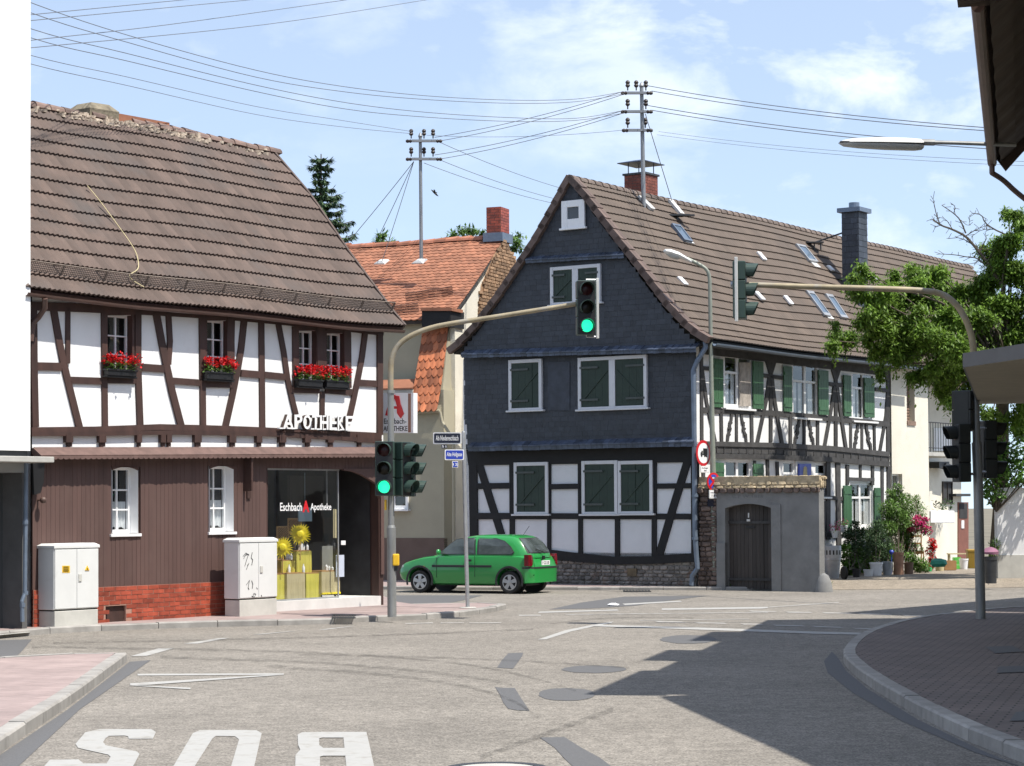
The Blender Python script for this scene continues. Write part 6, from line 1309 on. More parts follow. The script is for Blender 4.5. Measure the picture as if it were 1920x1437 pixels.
# small bird
bd = MB(); c = atY(815, 362, 62); bd.rings([[c+Vector((f, .04*r*math.cos(q), .04*r*math.sin(q)-f*.9)) for q in [2*math.pi*k/8 for k in range(8)]] for f, r in ((-.10, .2), (-.05, .8), (0, 1), (.05, .9), (.08, .5), (.11, .1))])
bd.prism([c+Vector(p) for p in ((-.03, 0, .03), (.03, 0, -.03), (.07, .16, .02), (.03, .18, .05))], (0, 0, .008)); bd.prism([c+Vector(p) for p in ((-.03, 0, .03), (.03, 0, -.03), (.02, -.16, .05), (-.02, -.17, .07))], (0, 0, .008))
tag(bd.build('bird', M['black']), 'small dark bird flying in the sky beside the shorter mast', 'bird')
# ================================================================ green hatchback
car = thing('parked_car', 'bright green three-door hatchback seen from its left rear at the lane corner', 'car', (0, 0, 0))
def superel(xc, hx, hy, e, n=36): return [(xc+math.copysign(abs(math.cos(a))**e, math.cos(a))*hx, math.copysign(abs(math.sin(a))**e, math.sin(a))*hy) for a in [2*math.pi*k/n for k in range(n)]]
m = MB(); st = [(-1.83, .36, .60, .50), (-1.80, .30, .66, .68), (-1.75, .27, .78, .745), (-1.68, .25, .88, .775), (-1.5, .23, .915, .797), (-1.22, .21, .925, .806), (-.6, .2, .93, .808), (0, .2, .925, .808), (.6, .2, .915, .805), (.95, .2, .895, .80), (1.2, .21, .86, .792), (1.45, .23, .805, .775), (1.68, .26, .74, .735), (1.82, .30, .66, .67), (1.90, .37, .57, .58), (1.93, .42, .52, .45)]
rings = []
for x, zb_, zt_, w_ in st:
    half = [(0, zb_), (w_*.80, zb_), (w_*.93, zb_+.04), (w_*.985, zb_+.14), (w_, zb_+(zt_-zb_)*.45), (w_*.995, zb_+(zt_-zb_)*.62), (w_*.975, zb_+(zt_-zb_)*.80), (w_*.945, zt_-.035), (w_*.88, zt_-.005), (w_*.6, zt_+.018), (0, zt_+.028)]
    rings.append([(x, y, z) for y, z in half]+[(x, -y, z) for y, z in half[-2:0:-1]])
m.rings(rings); body = m.build('body', M['carpaint'], car)
bm_ = bmesh.new(); bm_.from_mesh(body.data)
if bm_.calc_volume(signed=True) < 0: bmesh.ops.reverse_faces(bm_, faces=bm_.faces)
bm_.to_mesh(body.data); bm_.free(); body.data.update()
cut = MB()
for x in (-1.22, 1.22):
    for s_ in (1, -1): cut.lathe((x, s_*.52, .30), [(.335, 0), (.335, .5)], 32, (0, s_, 0))
co = cut.build('cutter', M['black']); md = body.modifiers.new('b', 'BOOLEAN'); md.object = co; md.operation = 'DIFFERENCE'; md.solver = 'FAST'
dg = bpy.context.evaluated_depsgraph_get(); dg.update(); nm = bpy.data.meshes.new_from_object(body.evaluated_get(dg)); body.modifiers.clear(); old = body.data; body.data = nm; nm.name = 'body'; bpy.data.objects.remove(co)
nm.polygons.foreach_set('use_smooth', [True]*len(nm.polygons))
try: nm.set_sharp_from_angle(angle=rad(35))
except Exception: pass
GH = [(.86, -1.745, .98, .752), (.93, -1.73, .93, .748), (1.03, -1.68, .76, .722), (1.15, -1.60, .56, .684), (1.25, -1.51, .38, .645), (1.33, -1.41, .20, .602), (1.375, -1.31, .05, .555), (1.402, -1.18, -.10, .48), (1.416, -1.0, -.28, .36), (1.42, -.85, -.45, .18)]
m = MB(); m.rings([[(x, y, z) for x, y in superel((a+b)/2, (b-a)/2, w_, .38 if z < 1.38 else .6, 44)] for z, a, b, w_ in GH]); m.build('roof', M['carpaint'], car, smooth=True)
def gw_(z, i):
    for p, q in zip(GH, GH[1:]):
        if p[0] <= z <= q[0]: f = (z-p[0])/(q[0]-p[0]); return p[i]+(q[i]-p[i])*f
    return GH[-1][i]
M['carwin'] = mat('car_window', (.025, .032, .032), .06, .2, 1.5, spec=.6, col2=(.10, .12, .12))
def subd(poly, n=5):
    o = []
    for i in range(len(poly)):
        a, b = poly[i], poly[(i+1) % len(poly)]
        for k in range(n): o.append((a[0]+(b[0]-a[0])*k/n, a[1]+(b[1]-a[1])*k/n))
    return o
def sidewin(poly, s_, name, mt, off, th=.012):
    mb = MB(); P_ = subd(poly); pts = [Vector((x, s_*(gw_(z, 3)+off), z)) for x, z in P_]; c = sum(pts, Vector())/len(pts); c.y = s_*(gw_(c.z, 3)+off)
    b = mb.add(pts+[c]); n = len(pts)
    for k in range(n): mb.face((b+k, b+(k+1) % n, b+n))
    i_ = mb.add([p-Vector((0, s_*th, 0)) for p in pts])
    for k in range(n): mb.face((b+k, i_+k, i_+(k+1) % n, b+(k+1) % n))
    return mb.build(name, mt, car)
FW = [(.70, .955), (.58, 1.06), (.42, 1.20), (.27, 1.305), (-.20, 1.335), (-.26, .955)]; RW = [(-.37, .955), (-.33, 1.33), (-.80, 1.318), (-1.02, 1.26), (-1.20, 1.13), (-1.30, 1.0), (-1.24, .955)]
for s_ in (1, -1):
    for w_ in (FW, RW):
        c = (sum(p[0] for p in w_)/len(w_), sum(p[1] for p in w_)/len(w_))
        sidewin([(c[0]+(x-c[0])*1.07, c[1]+(z-c[1])*1.09) for x, z in w_], s_, 'window_seal', M['trim'], .004); sidewin(w_, s_, 'side_window', M['carwin'], .008)
def endwin(i, yl, z0, z1, name, mt, off):
    mb = MB(); n = 12; rows = []
    for z in [z0+(z1-z0)*k/6 for k in range(7)]:
        wd = min(yl, gw_(z, 3)*.84); r = []
        for k in range(n+1):
            y = -wd+2*wd*k/n; a, b, hw = gw_(z, 1), gw_(z, 2), gw_(z, 3); e = .38; q = (1-min(1, abs(y/hw))**(2/e))**(e/2); x = (a+b)/2+(b-a)/2*q*(1 if i == 2 else -1)
            r.append((x+off*(1 if i == 2 else -1), y, z+abs(off)*.6))
        rows.append(r)
    mb.rings(rows, closed=False); return mb.build(name, mt, car, recalc=False)
endwin(1, .60, .965, 1.335, 'rear_seal', M['trim'], .008); endwin(1, .56, .985, 1.315, 'rear_window', M['carwin'], .014); endwin(2, .62, .95, 1.33, 'windscreen', M['carwin'], .010)
for x in (-1.22, 1.22):
    for s_ in (1, -1):
        m = MB(); m.lathe((x, s_*.635, .275), [(.19, 0), (.255, .0), (.275, .02), (.275, .13), (.255, .155), (.20, .16), (.185, .15)], 32, (0, s_, 0)); wh = m.build('wheel', M['tyre'], car, smooth=True)
        m = MB(); m.lathe((x, s_*.765, .275), [(.188, 0), (.188, .022), (.165, .024), (.165, .006)], 28, (0, s_, 0), cap=False); m.lathe((x, s_*.765, .275), [(.05, 0), (.05, .03), (.03, .035)], 14, (0, s_, 0))
        for k in range(5):
            a = 2*math.pi*k/5+.3; d = Vector((math.cos(a), 0, math.sin(a))); e = Vector((-math.sin(a), 0, math.cos(a))); c = Vector((x, s_*.772, .275)); m.prism([c+d*.03-e*.036, c+d*.172-e*.05, c+d*.172+e*.05, c+d*.03+e*.036], (0, s_*.016, 0))
        m.build('rim', M['alloy'], wh); m = MB(); m.lathe((x, s_*.755, .275), [(.16, 0), (.16, .006)], 20, (0, s_, 0)); m.build('brake_disc', M['dark_metal'], wh)
        m = MB(); rr = []
        for k in range(17):
            a = rad(-18)+rad(216)*k/16; d = Vector((math.cos(a), 0, math.sin(a))); c = Vector((x, s_*.800, .30)); rr.append([c+d*.325, c+d*.375, c+d*.372+Vector((0, s_*.016, 0)), c+d*.328+Vector((0, s_*.016, 0))])
        m.rings(rr); m.build('arch_trim', M['trim'], car)
        m = MB(); m.lathe((x, s_*.50, .30), [(.33, 0), (.33, .02)], 20, (0, s_, 0)); m.build('wheel_arch', M['black'], car)
for s_ in (1, -1):
    m = MB(); m.box((.06, s_*.813, .66), (1.62, .022, .055)); m.build('rubbing_strip', M['trim'], car, bevel=.006)
    m = MB(); m.box((-.12, s_*.805, .80), (.17, .02, .055)); m.build('door_handle', M['trim'], car, bevel=.006)
    m = MB(); m.box((-.295, s_*.807, .66), (.007, .008, .52)); m.box((.75, s_*.805, .62), (.007, .008, .50)); m.build('door_gap', M['trim'], car)
    m = MB(); m.ball((.66, s_*.87, 1.0), .1, 6, (.55, .8, .75)); m.tube([(.68, s_*.74, .96), (.67, s_*.84, .98)], .025, 6); m.build('wing_mirror', M['carpaint'], car, smooth=True)
    m = MB(); rr = []
    for z, w0 in ((.67, .05), (.72, .08), (.80, .095), (.88, .085), (.94, .04)):
        rr.append([(-1.800+.08*(z-.62)+.02, s_*(.715-w0), z), (-1.792+.07*(z-.62), s_*.735, z), (-1.73, s_*.800, z), (-1.62, s_*.802, z), (-1.62, s_*.6, z)])
    m.rings(rr); m.build('tail_lamp', M['tail'], car)
    m = MB(); m.ball((1.74, s_*.56, .62), .13, 8, (.6, 1, .6)); m.build('headlight', M['diffuser'], car, smooth=True)
    m = MB(); m.box((1.12, s_*.80, .64), (.06, .016, .035)); m.build('indicator', mat('orange_lens', (.6, .22, .02), .3, .1, 5) if 'orange_lens' not in bpy.data.materials else bpy.data.materials['orange_lens'], car)
def lowring(x0, grow, z0, z1, nm, mt):
    mb = MB(); o = [(x*1., y) for x, y in superel(-1.30, .535+grow, .795+grow, .45, 60) if x < -1.575]; o.sort(key=lambda p: p[1]); mb.rings([[(x, y, z) for x, y in o]+[(x+.06, y*.9, z) for x, y in o[::-1]] for z in (z0, z0+.02, z1-.02, z1)]); return mb.build(nm, mt, car, smooth=True)
lowring(0, .018, .27, .60, 'rear_bumper', M['carpaint']); lowring(0, .024, .605, .645, 'bumper_strip', M['trim'])
m = MB(); m.box((-1.800, -.02, .735), (.02, .46, .11)); np_ = m.build('number_plate', M['white'], car); m = MB(); text(m, 'F CX 30', lambda u, v, k: Vector((-1.811-k, .17-.36*u, .70+.07*v)), .01, .002); m.build('lettering', M['black'], np_, recalc=False)
m = MB(); m.tube([(-1.79, .0, .96), (-1.76, .05, 1.0), (-1.70, .32, 1.07)], .010, 5); m.build('rear_wiper', M['black'], car)
m = MB(); m.box((-1.795, .08, .86), (.03, .12, .09)); m.build('hatch_handle', M['black'], car); m = MB(); m.tube([(-1.22, 0, 1.405), (-1.38, 0, 1.62)], .006, 5); m.build('aerial', M['black'], car)
m = MB(); m.tube([(-1.742, -.62, .95), (-1.80, -.60, .62), (-1.81, .60, .62), (-1.742, .62, .95)], .005, 4); m.tube([(.86, .70, .905), (1.2, .68, .872), (1.7, .55, .757)], .005, 4); m.tube([(.86, -.70, .905), (1.2, -.68, .872), (1.7, -.55, .757)], .005, 4); m.build('panel_gap', M['trim'], car)
m = MB(); m.box((0.05, 0, .26), (3.0, 1.2, .16)); m.build('underbody', M['black'], car)
th = rad(180-26); sc_ = .93; car.scale = (sc_,)*3; car.rotation_euler = (0, 0, th)
tgt = ground(957, 1114); lc = Vector((-1.22, .74, 0))*sc_; rot = Matrix.Rotation(th, 3, 'Z'); q = tgt-rot @ lc; car.location = (q.x, q.y, 0)
# ================================================================ tiled house on the right (mostly outside the frame)
EZ = 7.45
e0, e1 = ground(1850, 20, EZ), ground(1871, 303, EZ); ed = (e1-e0).normalized(); en = Vector((ed.y, -ed.x, 0))   # en: into the house
e00 = e0+ed*((20.7-e0.y)/ed.y); LE = (e1-e00).length
hr = thing('corner_house', 'shaded house at the right edge with overhanging tiled eaves, brown gutter and downpipe', 'house', e00+en*4-UP*EZ)
E_ = lambda a, i, z: e00+ed*a+en*i+UP*z
wood_r = mat('eaves_boards', (.055, .038, .030), .8, .3, 4, rnd=.2)
m = MB(); rp = [(.0, .0), (4.2, 4.6), (8.4, 0)]
def PfR(u, v, h): return E_(LE*u, 4.2*v-h*.74, 4.6*v+h*.67)
tile_roof(m, PfR, 16, 46, .03, .04, 'wave', 4); m.build('roof', M['tile_a'], hr, recalc=False)
m = MB()
for i in range(18):
    v0, v1 = i/18, (i+.96)/18; n_ = 60
    m.rings([[PfR(u, v0, -.05-.012*math.sin(u*300)) for u in [k/n_ for k in range(n_+1)]], [PfR(u, v1, -.085-.012*math.sin(u*300)) for u in [k/n_ for k in range(n_+1)]]], closed=False)
m.prism([E_(0, 0, -.1), E_(0, 4.2, 4.5), E_(0, 8.4, -.1)], ed*.02); m.prism([E_(0, 4.2, 4.6), E_(LE, 4.2, 4.6), E_(LE, 8.6, -.1), E_(0, 8.6, -.1)], (0, 0, -.08))
m.build('roof_underside', wood_r, hr, recalc=False)
m = MB(); m.rings([[E_(LE+.06, i-.03, z+.05), E_(LE+.06, i+.12, z-.16), E_(LE-.02, i+.12, z-.16), E_(LE-.02, i-.03, z+.05)] for i, z in rp[:3]]); m.build('verge_board', wood_r, hr)
m = MB(); pbox_ = lambda a0, a1, i0, i1, z0, z1: m.prism([E_(a0, i0, z0-EZ), E_(a1, i0, z0-EZ), E_(a1, i1, z0-EZ), E_(a0, i1, z0-EZ)], UP*(z1-z0))
pbox_(0, LE-.3, .75, 7.7, 0, EZ+.55); m.prism([E_(LE-.32, .8, .4), E_(LE-.32, 4.2, 4.3), E_(LE-.32, 7.6, .4)], -ed*.3); m.build('wall', M['beige'], hr)
m = MB(); m.rings([[E_(a, -.09+.075*math.cos(q), -.02+.075*math.sin(q)) for q in [2*math.pi*k/10 for k in range(10)]] for a in (3.3, LE*.5, LE+.02)])
gq = [e1+en*(-.09)-ed*.25+Vector((0, 0, -.06)), e1-en*.09-ed*.25-UP*.22, atY(1882, 338, e1.y), atY(1905, 361, e1.y), atY(1960, 402, e1.y), atY(1975, 430, e1.y), atY(1975, 900, e1.y)]
m.tube(smooth_pl(gq[:2], 1)+smooth_pl(gq[1:5], 2)+gq[5:], .045, 8); m.build('gutter', M['gutter_brown'], hr)
m = MB(); m.prism([E_(-.2, -.3, -.06), E_(3.15, -.3, -.06), E_(3.3, .05, -.02), E_(3.3, .6, .2), E_(-.2, .6, .2)], UP*.16); m.build('roof_step', wood_r, hr)
for z0, z1 in ((25.1, 27.0), (29.0, 31.2)):   # unseen flat dormers, added to cast the steps in the road shadow
    a0, a1 = (z0-20.7)/ed.y, (z1-20.7)/ed.y; m = MB(); m.prism([E_(a0, .6, .3), E_(a1, .6, .3), E_(a1, 2.6, .3), E_(a0, 2.6, .3)], UP*1.85); d = m.build('shadow_dormer', wood_r, hr)
    m = MB(); m.prism([E_(a0-.05, .5, 2.15), E_(a1+.05, .5, 2.15), E_(a1+.05, 2.7, 2.25), E_(a0-.05, 2.7, 2.25)], UP*.08); m.build('shadow_dormer_roof', M['tile_a'], d)
# entrance canopy under the eaves
cz = 3.6; cp = [ground(1809, 690, cz), ground(1836.5, 758, cz)]; c2 = ground(1921, 673, cz)
hk = MB(); far = cp[1]+en*3.2; pts = [cp[0], cp[1], far, c2+en*3, c2]
hk.prism(pts, UP*.16); cn = hk.build('entrance_canopy', M['soffit']); tag(cn, 'flat projecting canopy slab with grey fascia at the right edge', 'canopy')
m = MB(); m.prism([p+UP*.004+((cp[0]-p)*0) for p in (cp[0], c2, c2+Vector((.0, -.03, 0)), cp[0]+Vector((-.03, -.03, 0)))], UP*.17); m.prism([cp[0]+Vector((-.03, -.03, .004)), cp[1]+Vector((-.03, 0, .004)), cp[1]+UP*.004, cp[0]+UP*.004], UP*.17); m.build('fascia', mat('fascia_grey', (.10, .105, .11), .5, .1, 4), cn)
# near neighbour and far neighbour: they throw the long shadows over the road
def plain_house(lab, p, q, w_, ez, rz, mt, rt):
    d = (q-p).normalized(); n = Vector((d.y, -d.x, 0)); L_ = (q-p).length; t = thing('neighbour_house', lab, 'house', (p+q)/2+n*w_/2)
    m = MB(); m.prism([p+n*.5, q+n*.5, q+n*(w_-.5), p+n*(w_-.5)], UP*(ez+.2)); m.build('wall', mt, t)
    m = MB(); m.rings([[x+UP*ez, x+n*w_/2+UP*rz, x+n*w_+UP*ez, x+n*w_+UP*(ez-.15), x+n*w_/2+UP*(rz-.2), x+UP*(ez-.15)] for x in (p, q)]); m.build('roof', rt, t)
    m = MB(); 
    for k in range(int(L_/2.6)):
        a = p+d*(1.2+k*2.6)+n*.48
        for z in (1., 4.2): m.prism([a+UP*z, a+d*.9+UP*z, a+d*.9+UP*(z+1.3), a+UP*(z+1.3)], n*.03)
    m.build('window', M['dark'], t)
plain_house('plain rendered house just right of the camera, outside the picture', Vector((7.1, .5, 0)), Vector((4.66, 20.45, 0)), 7, 7., 10., M['beige'], M['tile_a'])
plain_house('plain rendered house along the far street on the right, outside the picture', Vector((9.0, 37.35, 0)), Vector((20.5, 52.2, 0)), 7, 7., 10.5, M['cream'], M['tile_a'])
# street lamp fixed to the corner house
YL = 33.
wl2 = thing('wall_lamp', 'long pale street lamp on an arm reaching left from the shaded corner house', 'street lamp', atY(1862, 269, YL))
m = MB(); m.tube([atY(1730, 267, YL), atY(1790, 268, YL), atY(1905, 272, YL)], .032, 8); m.tube([atY(1728, 267, YL), atY(1752, 267.5, YL)], .05, 8); m.build('arm', M['pole'], wl2)
m = MB(); secs = []
for x, hh, d in ((1574, 1.5, .02), (1580, 5, .08), (1600, 9, .12), (1650, 11.5, .14), (1700, 11, .13), (1726, 9, .11), (1731, 4, .08)):
    c = atY(x, 268.2+(x-1574)*.012, YL); s_ = YL/F; secs.append([c+Vector((0, d*math.cos(q), max(0, math.sin(q))*hh*s_)) for q in [math.pi*k/8 for k in range(9)]])
m.rings(secs); hdl = m.build('lamp_head', M['lamp_white'], wl2, smooth=True)
m = MB(); secs = []
for x, hh, d in ((1574, 2, .02), (1582, 6, .09), (1610, 8.5, .12), (1660, 10, .14), (1715, 10, .13), (1728, 8, .10), (1732, 4, .05)):
    c = atY(x, 269.0+(x-1574)*.03, YL); s_ = YL/F; secs.append([c+Vector((0, d*math.cos(q), math.sin(q)*hh*s_)) for q in [math.pi+math.pi*k/8 for k in range(9)]])
m.rings(secs); m.build('diffuser', M['diffuser'], hdl, smooth=True)
m = MB(); m.prism([atY(1574, 268, YL)+Vector((0, -.1, 0)), atY(1732, 271, YL)+Vector((0, -.1, 0)), atY(1732, 271, YL)+Vector((0, .1, 0)), atY(1574, 268, YL)+Vector((0, .1, 0))], UP*.012); m.build('rim', M['dark_metal'], hdl)
# garden wall with ivy on the right
YW = ground(1872, 1096).y; gx0 = ground(1871, 1096).x
gwl = thing('garden_wall', 'white rendered wall with grey cement plinth under the ivy at the right edge', 'wall', (gx0+2, YW, 0))
zp = atY(1890, 1041, YW).z; zg = atY(1890, 915, YW).z
m = MB(); m.box((gx0+3, YW+.15, (zg+zp)/2), (6, .3, zg-zp)); m.build('render', M['plaster'], gwl); m = MB(); m.box((gx0+3, YW+.13, zp/2-.05), (6, .3, zp+.1)); m.build('plinth', M['cab_base'], gwl)
def leafball(mb, c, r, n, l, w_, droop=.3, mt=None, shell=.5):
    for i in range(n):
        d = Vector((random.gauss(0, 1), random.gauss(0, 1), random.gauss(0, 1))).normalized(); rr = r*(shell+(1-shell)*random.random()**.5) if random.random() < .75 else r*random.random()
        p = c+Vector((d.x*rr, d.y*rr, d.z*rr*.8)); mb.leaf(p, d*.6+Vector((random.gauss(0, .6), random.gauss(0, .6), random.gauss(-droop, .5))), UP, l*random.uniform(.6, 1.25), w_*random.uniform(.7, 1.2))
random.seed(5)
iv = thing('ivy', 'dense green ivy hanging over the white garden wall behind the right signal mast', 'ivy', (gx0+1, YW, zg)); lf = MB(); st = MB()
for x, y, r in ((1866, 850, .30), (1885, 845, .36), (1905, 850, .42), (1925, 850, .5), (1858, 880, .30), (1870, 885, .32), (1890, 885, .42), (1912, 890, .4), (1858, 915, .26), (1868, 925, .24), (1878, 905, .3), (1935, 890, .5), (1848, 900, .2), (1845, 925, .12), (1863, 940, .12), (1950, 860, .6), (1895, 865, .4)):
    c = atY(x, y, YW-.05+random.uniform(-.25, .4)); leafball(lf, c, r, int(420*r), .11, .09, .4); st.tube([atY(1868, 960, YW-.06), c], .015, 4)
lf.build('leaves', M['leaf_i'], iv, recalc=False); st.build('stem', M['bark'], iv)
# ================================================================ trees
def tree(name, lab, base, blobs, Y, lm, ll, lw, dens, trunk_top, tr=.16, droop=.5, forks=None, cat='tree', dy=1.6, hidden=None):
    t = thing(name, lab, cat, base); br, lf = MB(), MB(); tt = Vector(trunk_top)
    tap = lambda pts, r0, r1: br.tube(pts, [r0+(r1-r0)*i/(len(pts)-1) for i in range(len(pts))], 7)
    tap(smooth_pl([base-UP*.1, base.lerp(tt, .5)+Vector((.1, .0, 0)), tt], 1), tr*1.15, tr*.9)
    for x, y, rp_ in blobs:
        yy = Y+random.uniform(-dy, dy); c = atY(x, y, yy); r = rp_*yy/F; mid = tt.lerp(c, .5)+Vector((random.gauss(0, .15), random.gauss(0, .15), .25))
        tap(smooth_pl([tt-UP*random.uniform(0, .8), mid, c], 2), tr*.2, tr*.06)
        n = int(dens*r*r*(1 if r > .3 else 1.6))
        for s_ in range(max(3, int(r*9))):
            d = Vector((random.gauss(0, 1), random.gauss(0, 1), random.gauss(0, .75))).normalized()*r*random.choice((.5, .8, 1., 1.15, 1.45)); q = c+d; br.tube([c, q], .006, 4)
            for k in range(int(n/max(3, int(r*9)))):
                p = c.lerp(q, random.uniform(.3, 1.12))+Vector((random.gauss(0, .20*r+.03), random.gauss(0, .20*r+.03), random.gauss(0, .12*r+.02)-random.expovariate(1/.09)*(droop > .4))); lf.leaf(p, Vector((random.gauss(0, .7), random.gauss(0, .7), random.gauss(-droop, .45))), UP, ll*random.uniform(.6, 1.25), lw*random.uniform(.7, 1.2))
    br.build('trunk', M['bark'], t, recalc=False); lf.build('crown', lm, t, recalc=False); return t
random.seed(21)
tb = ground(1864, 1085)
blobs = [(1860, 480, 28), (1892, 440, 26), (1835, 525, 26), (1855, 545, 28), (1905, 395, 12), (1780, 730, 22), (1625, 625, 26), (1650, 575, 26), (1680, 590, 34), (1715, 600, 30), (1715, 655, 30), (1760, 620, 34), (1760, 665, 30), (1700, 535, 26), (1740, 530, 30), (1790, 560, 30), (1820, 580, 34), (1810, 690, 30), (1588, 628, 22), (1568, 640, 14), (1612, 590, 26), (1640, 560, 34), (1606, 522, 20), (1622, 506, 14), (1660, 600, 34), (1690, 560, 36), (1720, 510, 26), (1748, 502, 26), (1680, 520, 18), (1770, 520, 22), (1730, 560, 34), (1700, 620, 36), (1665, 640, 22), (1690, 668, 26), (1740, 640, 40), (1745, 690, 32), (1780, 690, 34), (1715, 700, 18), (1790, 720, 24), (1810, 735, 16), (1820, 765, 9), (1775, 600, 38), (1800, 650, 40), (1850, 600, 40), (1840, 640, 36), (1860, 560, 40), (1880, 510, 40), (1895, 460, 28), (1905, 420, 18), (1890, 395, 10), (1900, 560, 44), (1910, 620, 44), (1880, 660, 36), (1930, 500, 44), (1960, 560, 60), (1980, 640, 60), (1940, 690, 50), (2010, 500, 50), (1860, 775, 12), (1880, 790, 14), (1905, 800, 18), (1930, 780, 34), (1845, 765, 10), (1650, 690, 12), (1640, 655, 12), (1560, 605, 8), (1780, 745, 10), (1960, 440, 34)]
bt = tree('walnut_tree', 'large leafy tree with drooping leaves and bare upper twigs at the right edge', tb, blobs, 53.2, M['leaf_t'], .145, .055, 9500, atY(1880, 700, 53.4), .17, .55, dy=1.7)
m = MB(); k2 = lambda pts: [atY(1440+x/3.99, 350+y/3.99, 53) for x, y in pts]
for pts, r in (([(1760, 760), (1640, 560), (1540, 440), (1480, 370), (1380, 320), (1290, 290), (1240, 250)], .045), ([(1290, 290), (1262, 220), (1235, 95)], .018), ([(1480, 350), (1440, 250), (1390, 200), (1300, 140)], .022), ([(1820, 400), (1780, 360), (1690, 320), (1620, 270), (1600, 210), (1530, 200)], .026), ([(1640, 600), (1560, 530), (1500, 530), (1400, 510), (1290, 505)], .02), ([(1570, 510), (1600, 450), (1635, 390)], .02), ([(1480, 370), (1560, 320), (1640, 290)], .014), ([(1540, 440), (1440, 380), (1350, 390)], .014), ([(1380, 320), (1330, 240), (1270, 230)], .011), ([(1690, 320), (1600, 320), (1530, 370)], .011), ([(1390, 200), (1400, 150), (1380, 130)], .009), ([(1440, 250), (1500, 300), (1510, 260)], .009), ([(1640, 560), (1700, 470), (1720, 400)], .02), ([(1300, 290), (1240, 300)], .009), ([(1240, 250), (1225, 240)], .008), ([(1550, 470), (1660, 470)], .012), ([(1600, 520), (1560, 570), (1500, 580)], .012)):
    p = smooth_pl(k2(pts), 1); m.tube(p, [r*(1-.7*i/len(p)) for i in range(len(p))], 5)
    for i in range(1, len(p)):
        for _ in range(2):
            if random.random() < .7: q = p[i]; d = (p[i]-p[i-1]).normalized()+Vector((random.gauss(0, .8), random.gauss(0, .4), random.gauss(0, .8))); m.tube([q, q+d.normalized()*random.uniform(.05, .2)], .006, 4)
tt_ = atY(1880, 700, 53.4); m.tube(smooth_pl([tt_, atY(1885, 600, 53.2), k2([(1760, 760)])[0]], 1), .05, 6); m.tube(smooth_pl([tt_, atY(1800, 580, 53), atY(1700, 545, 52.5)], 2), .03, 6); m.tube(smooth_pl([tt_, atY(1780, 650, 53), atY(1690, 615, 52.5)], 2), .035, 6)
m.build('bare_twigs', M['bark'], bt, recalc=False)
# conifer behind the pharmacy
random.seed(8); YK = 64.; top = atY(602, 289, YK); cb = Vector((top.x, YK, 0)); ct = thing('spruce_tree', 'dark spruce rising behind the right edge of the pharmacy roof', 'tree', cb); br, lf = MB(), MB(); br.tube([cb, top], [.22, .015], 8)
z = top.z-.15
while z > 5.2:
    dz = top.z-z; R_2 = .10+dz*.40+random.uniform(-.14, .14); nb = 5 if dz < 1 else 8
    for k in range(nb):
        a = 2*math.pi*(k+random.random()*.7)/nb; d = Vector((math.cos(a), math.sin(a), 0)); r = R_2*random.uniform(.65, 1.15); o = Vector((top.x, YK, z))
        pts = [o+d*r*f+UP*(-.30*r*f+.28*r*f*f*f) for f in (0, .35, .7, 1)]; br.tube(pts, .012, 4)
        for j in range(int(36+r*140)):
            f = random.uniform(.12, 1.04); q = pts[0].lerp(pts[3], f)+UP*(-.30*r*f+.28*r*f**3-(-.02*r*f)); sd = d.cross(UP)
            w2 = sd*random.uniform(-1, 1)*r*.24*(1.15-f); lf.leaf(q+w2, d*.5+w2*1.2+Vector((random.gauss(0, .2), random.gauss(0, .2), random.gauss(-.45, .3))), UP, random.uniform(.10, .22), .055)
    z -= .20+dz*.022
br.build('trunk', M['bark'], ct, recalc=False); lf.build('crown', M['leaf_c'], ct, recalc=False)
# young walnut behind the orange roof: only its tips show
random.seed(4); tree('young_tree', 'thin leafy tips of a young tree showing above the orange ridge beside the brick chimney', Vector((-1.5, 63.5, 0)), [(714, 440, 7), (708, 455, 8), (733, 455, 6), (852, 440, 7), (866, 436, 7), (880, 432, 8), (890, 430, 5), (905, 438, 6), (965, 445, 8), (972, 458, 9), (962, 462, 6), (842, 446, 6), (719, 452, 6)], 63.5, M['leaf_b'], .19, .065, 5000, Vector((-1.5, 63.5, 7.2)), .12, .25, dy=.5)
# ================================================================ pots and plants before the timbered side
def pot(name, lab, x, y, w_, h, mt, cat='pot', grp=None, taper=.72, rim=True, wall=True):
    c = ground(x, y, ZY); k = c.y/F; r = w_*k/2; hh = h*k; m = MB(); pr_ = [(r*taper, 0), (r*.93, hh*.86), (r, hh*.87 if rim else hh*.9), (r, hh), (r*.88, hh), (r*.84, hh*.9)]
    m.lathe(c, pr_, 20, cap=False); m.poly([c+Vector((r*taper*math.cos(a), r*taper*math.sin(a), .003)) for a in [2*math.pi*i/20 for i in range(20)]])
    t = thing(name, lab, cat, c, grp); m.build('body', mt, t, smooth=True); m = MB(); m.poly([c+Vector((r*.85*math.cos(a), r*.85*math.sin(a), hh*.9)) for a in [2*math.pi*i/20 for i in range(20)]]); m.build('soil', M['soil'], t, recalc=False)
    return c, r, hh
YP = lambda x: (30.56-.75)/(.687-(x-960)/F) if x < 1700 else 99.
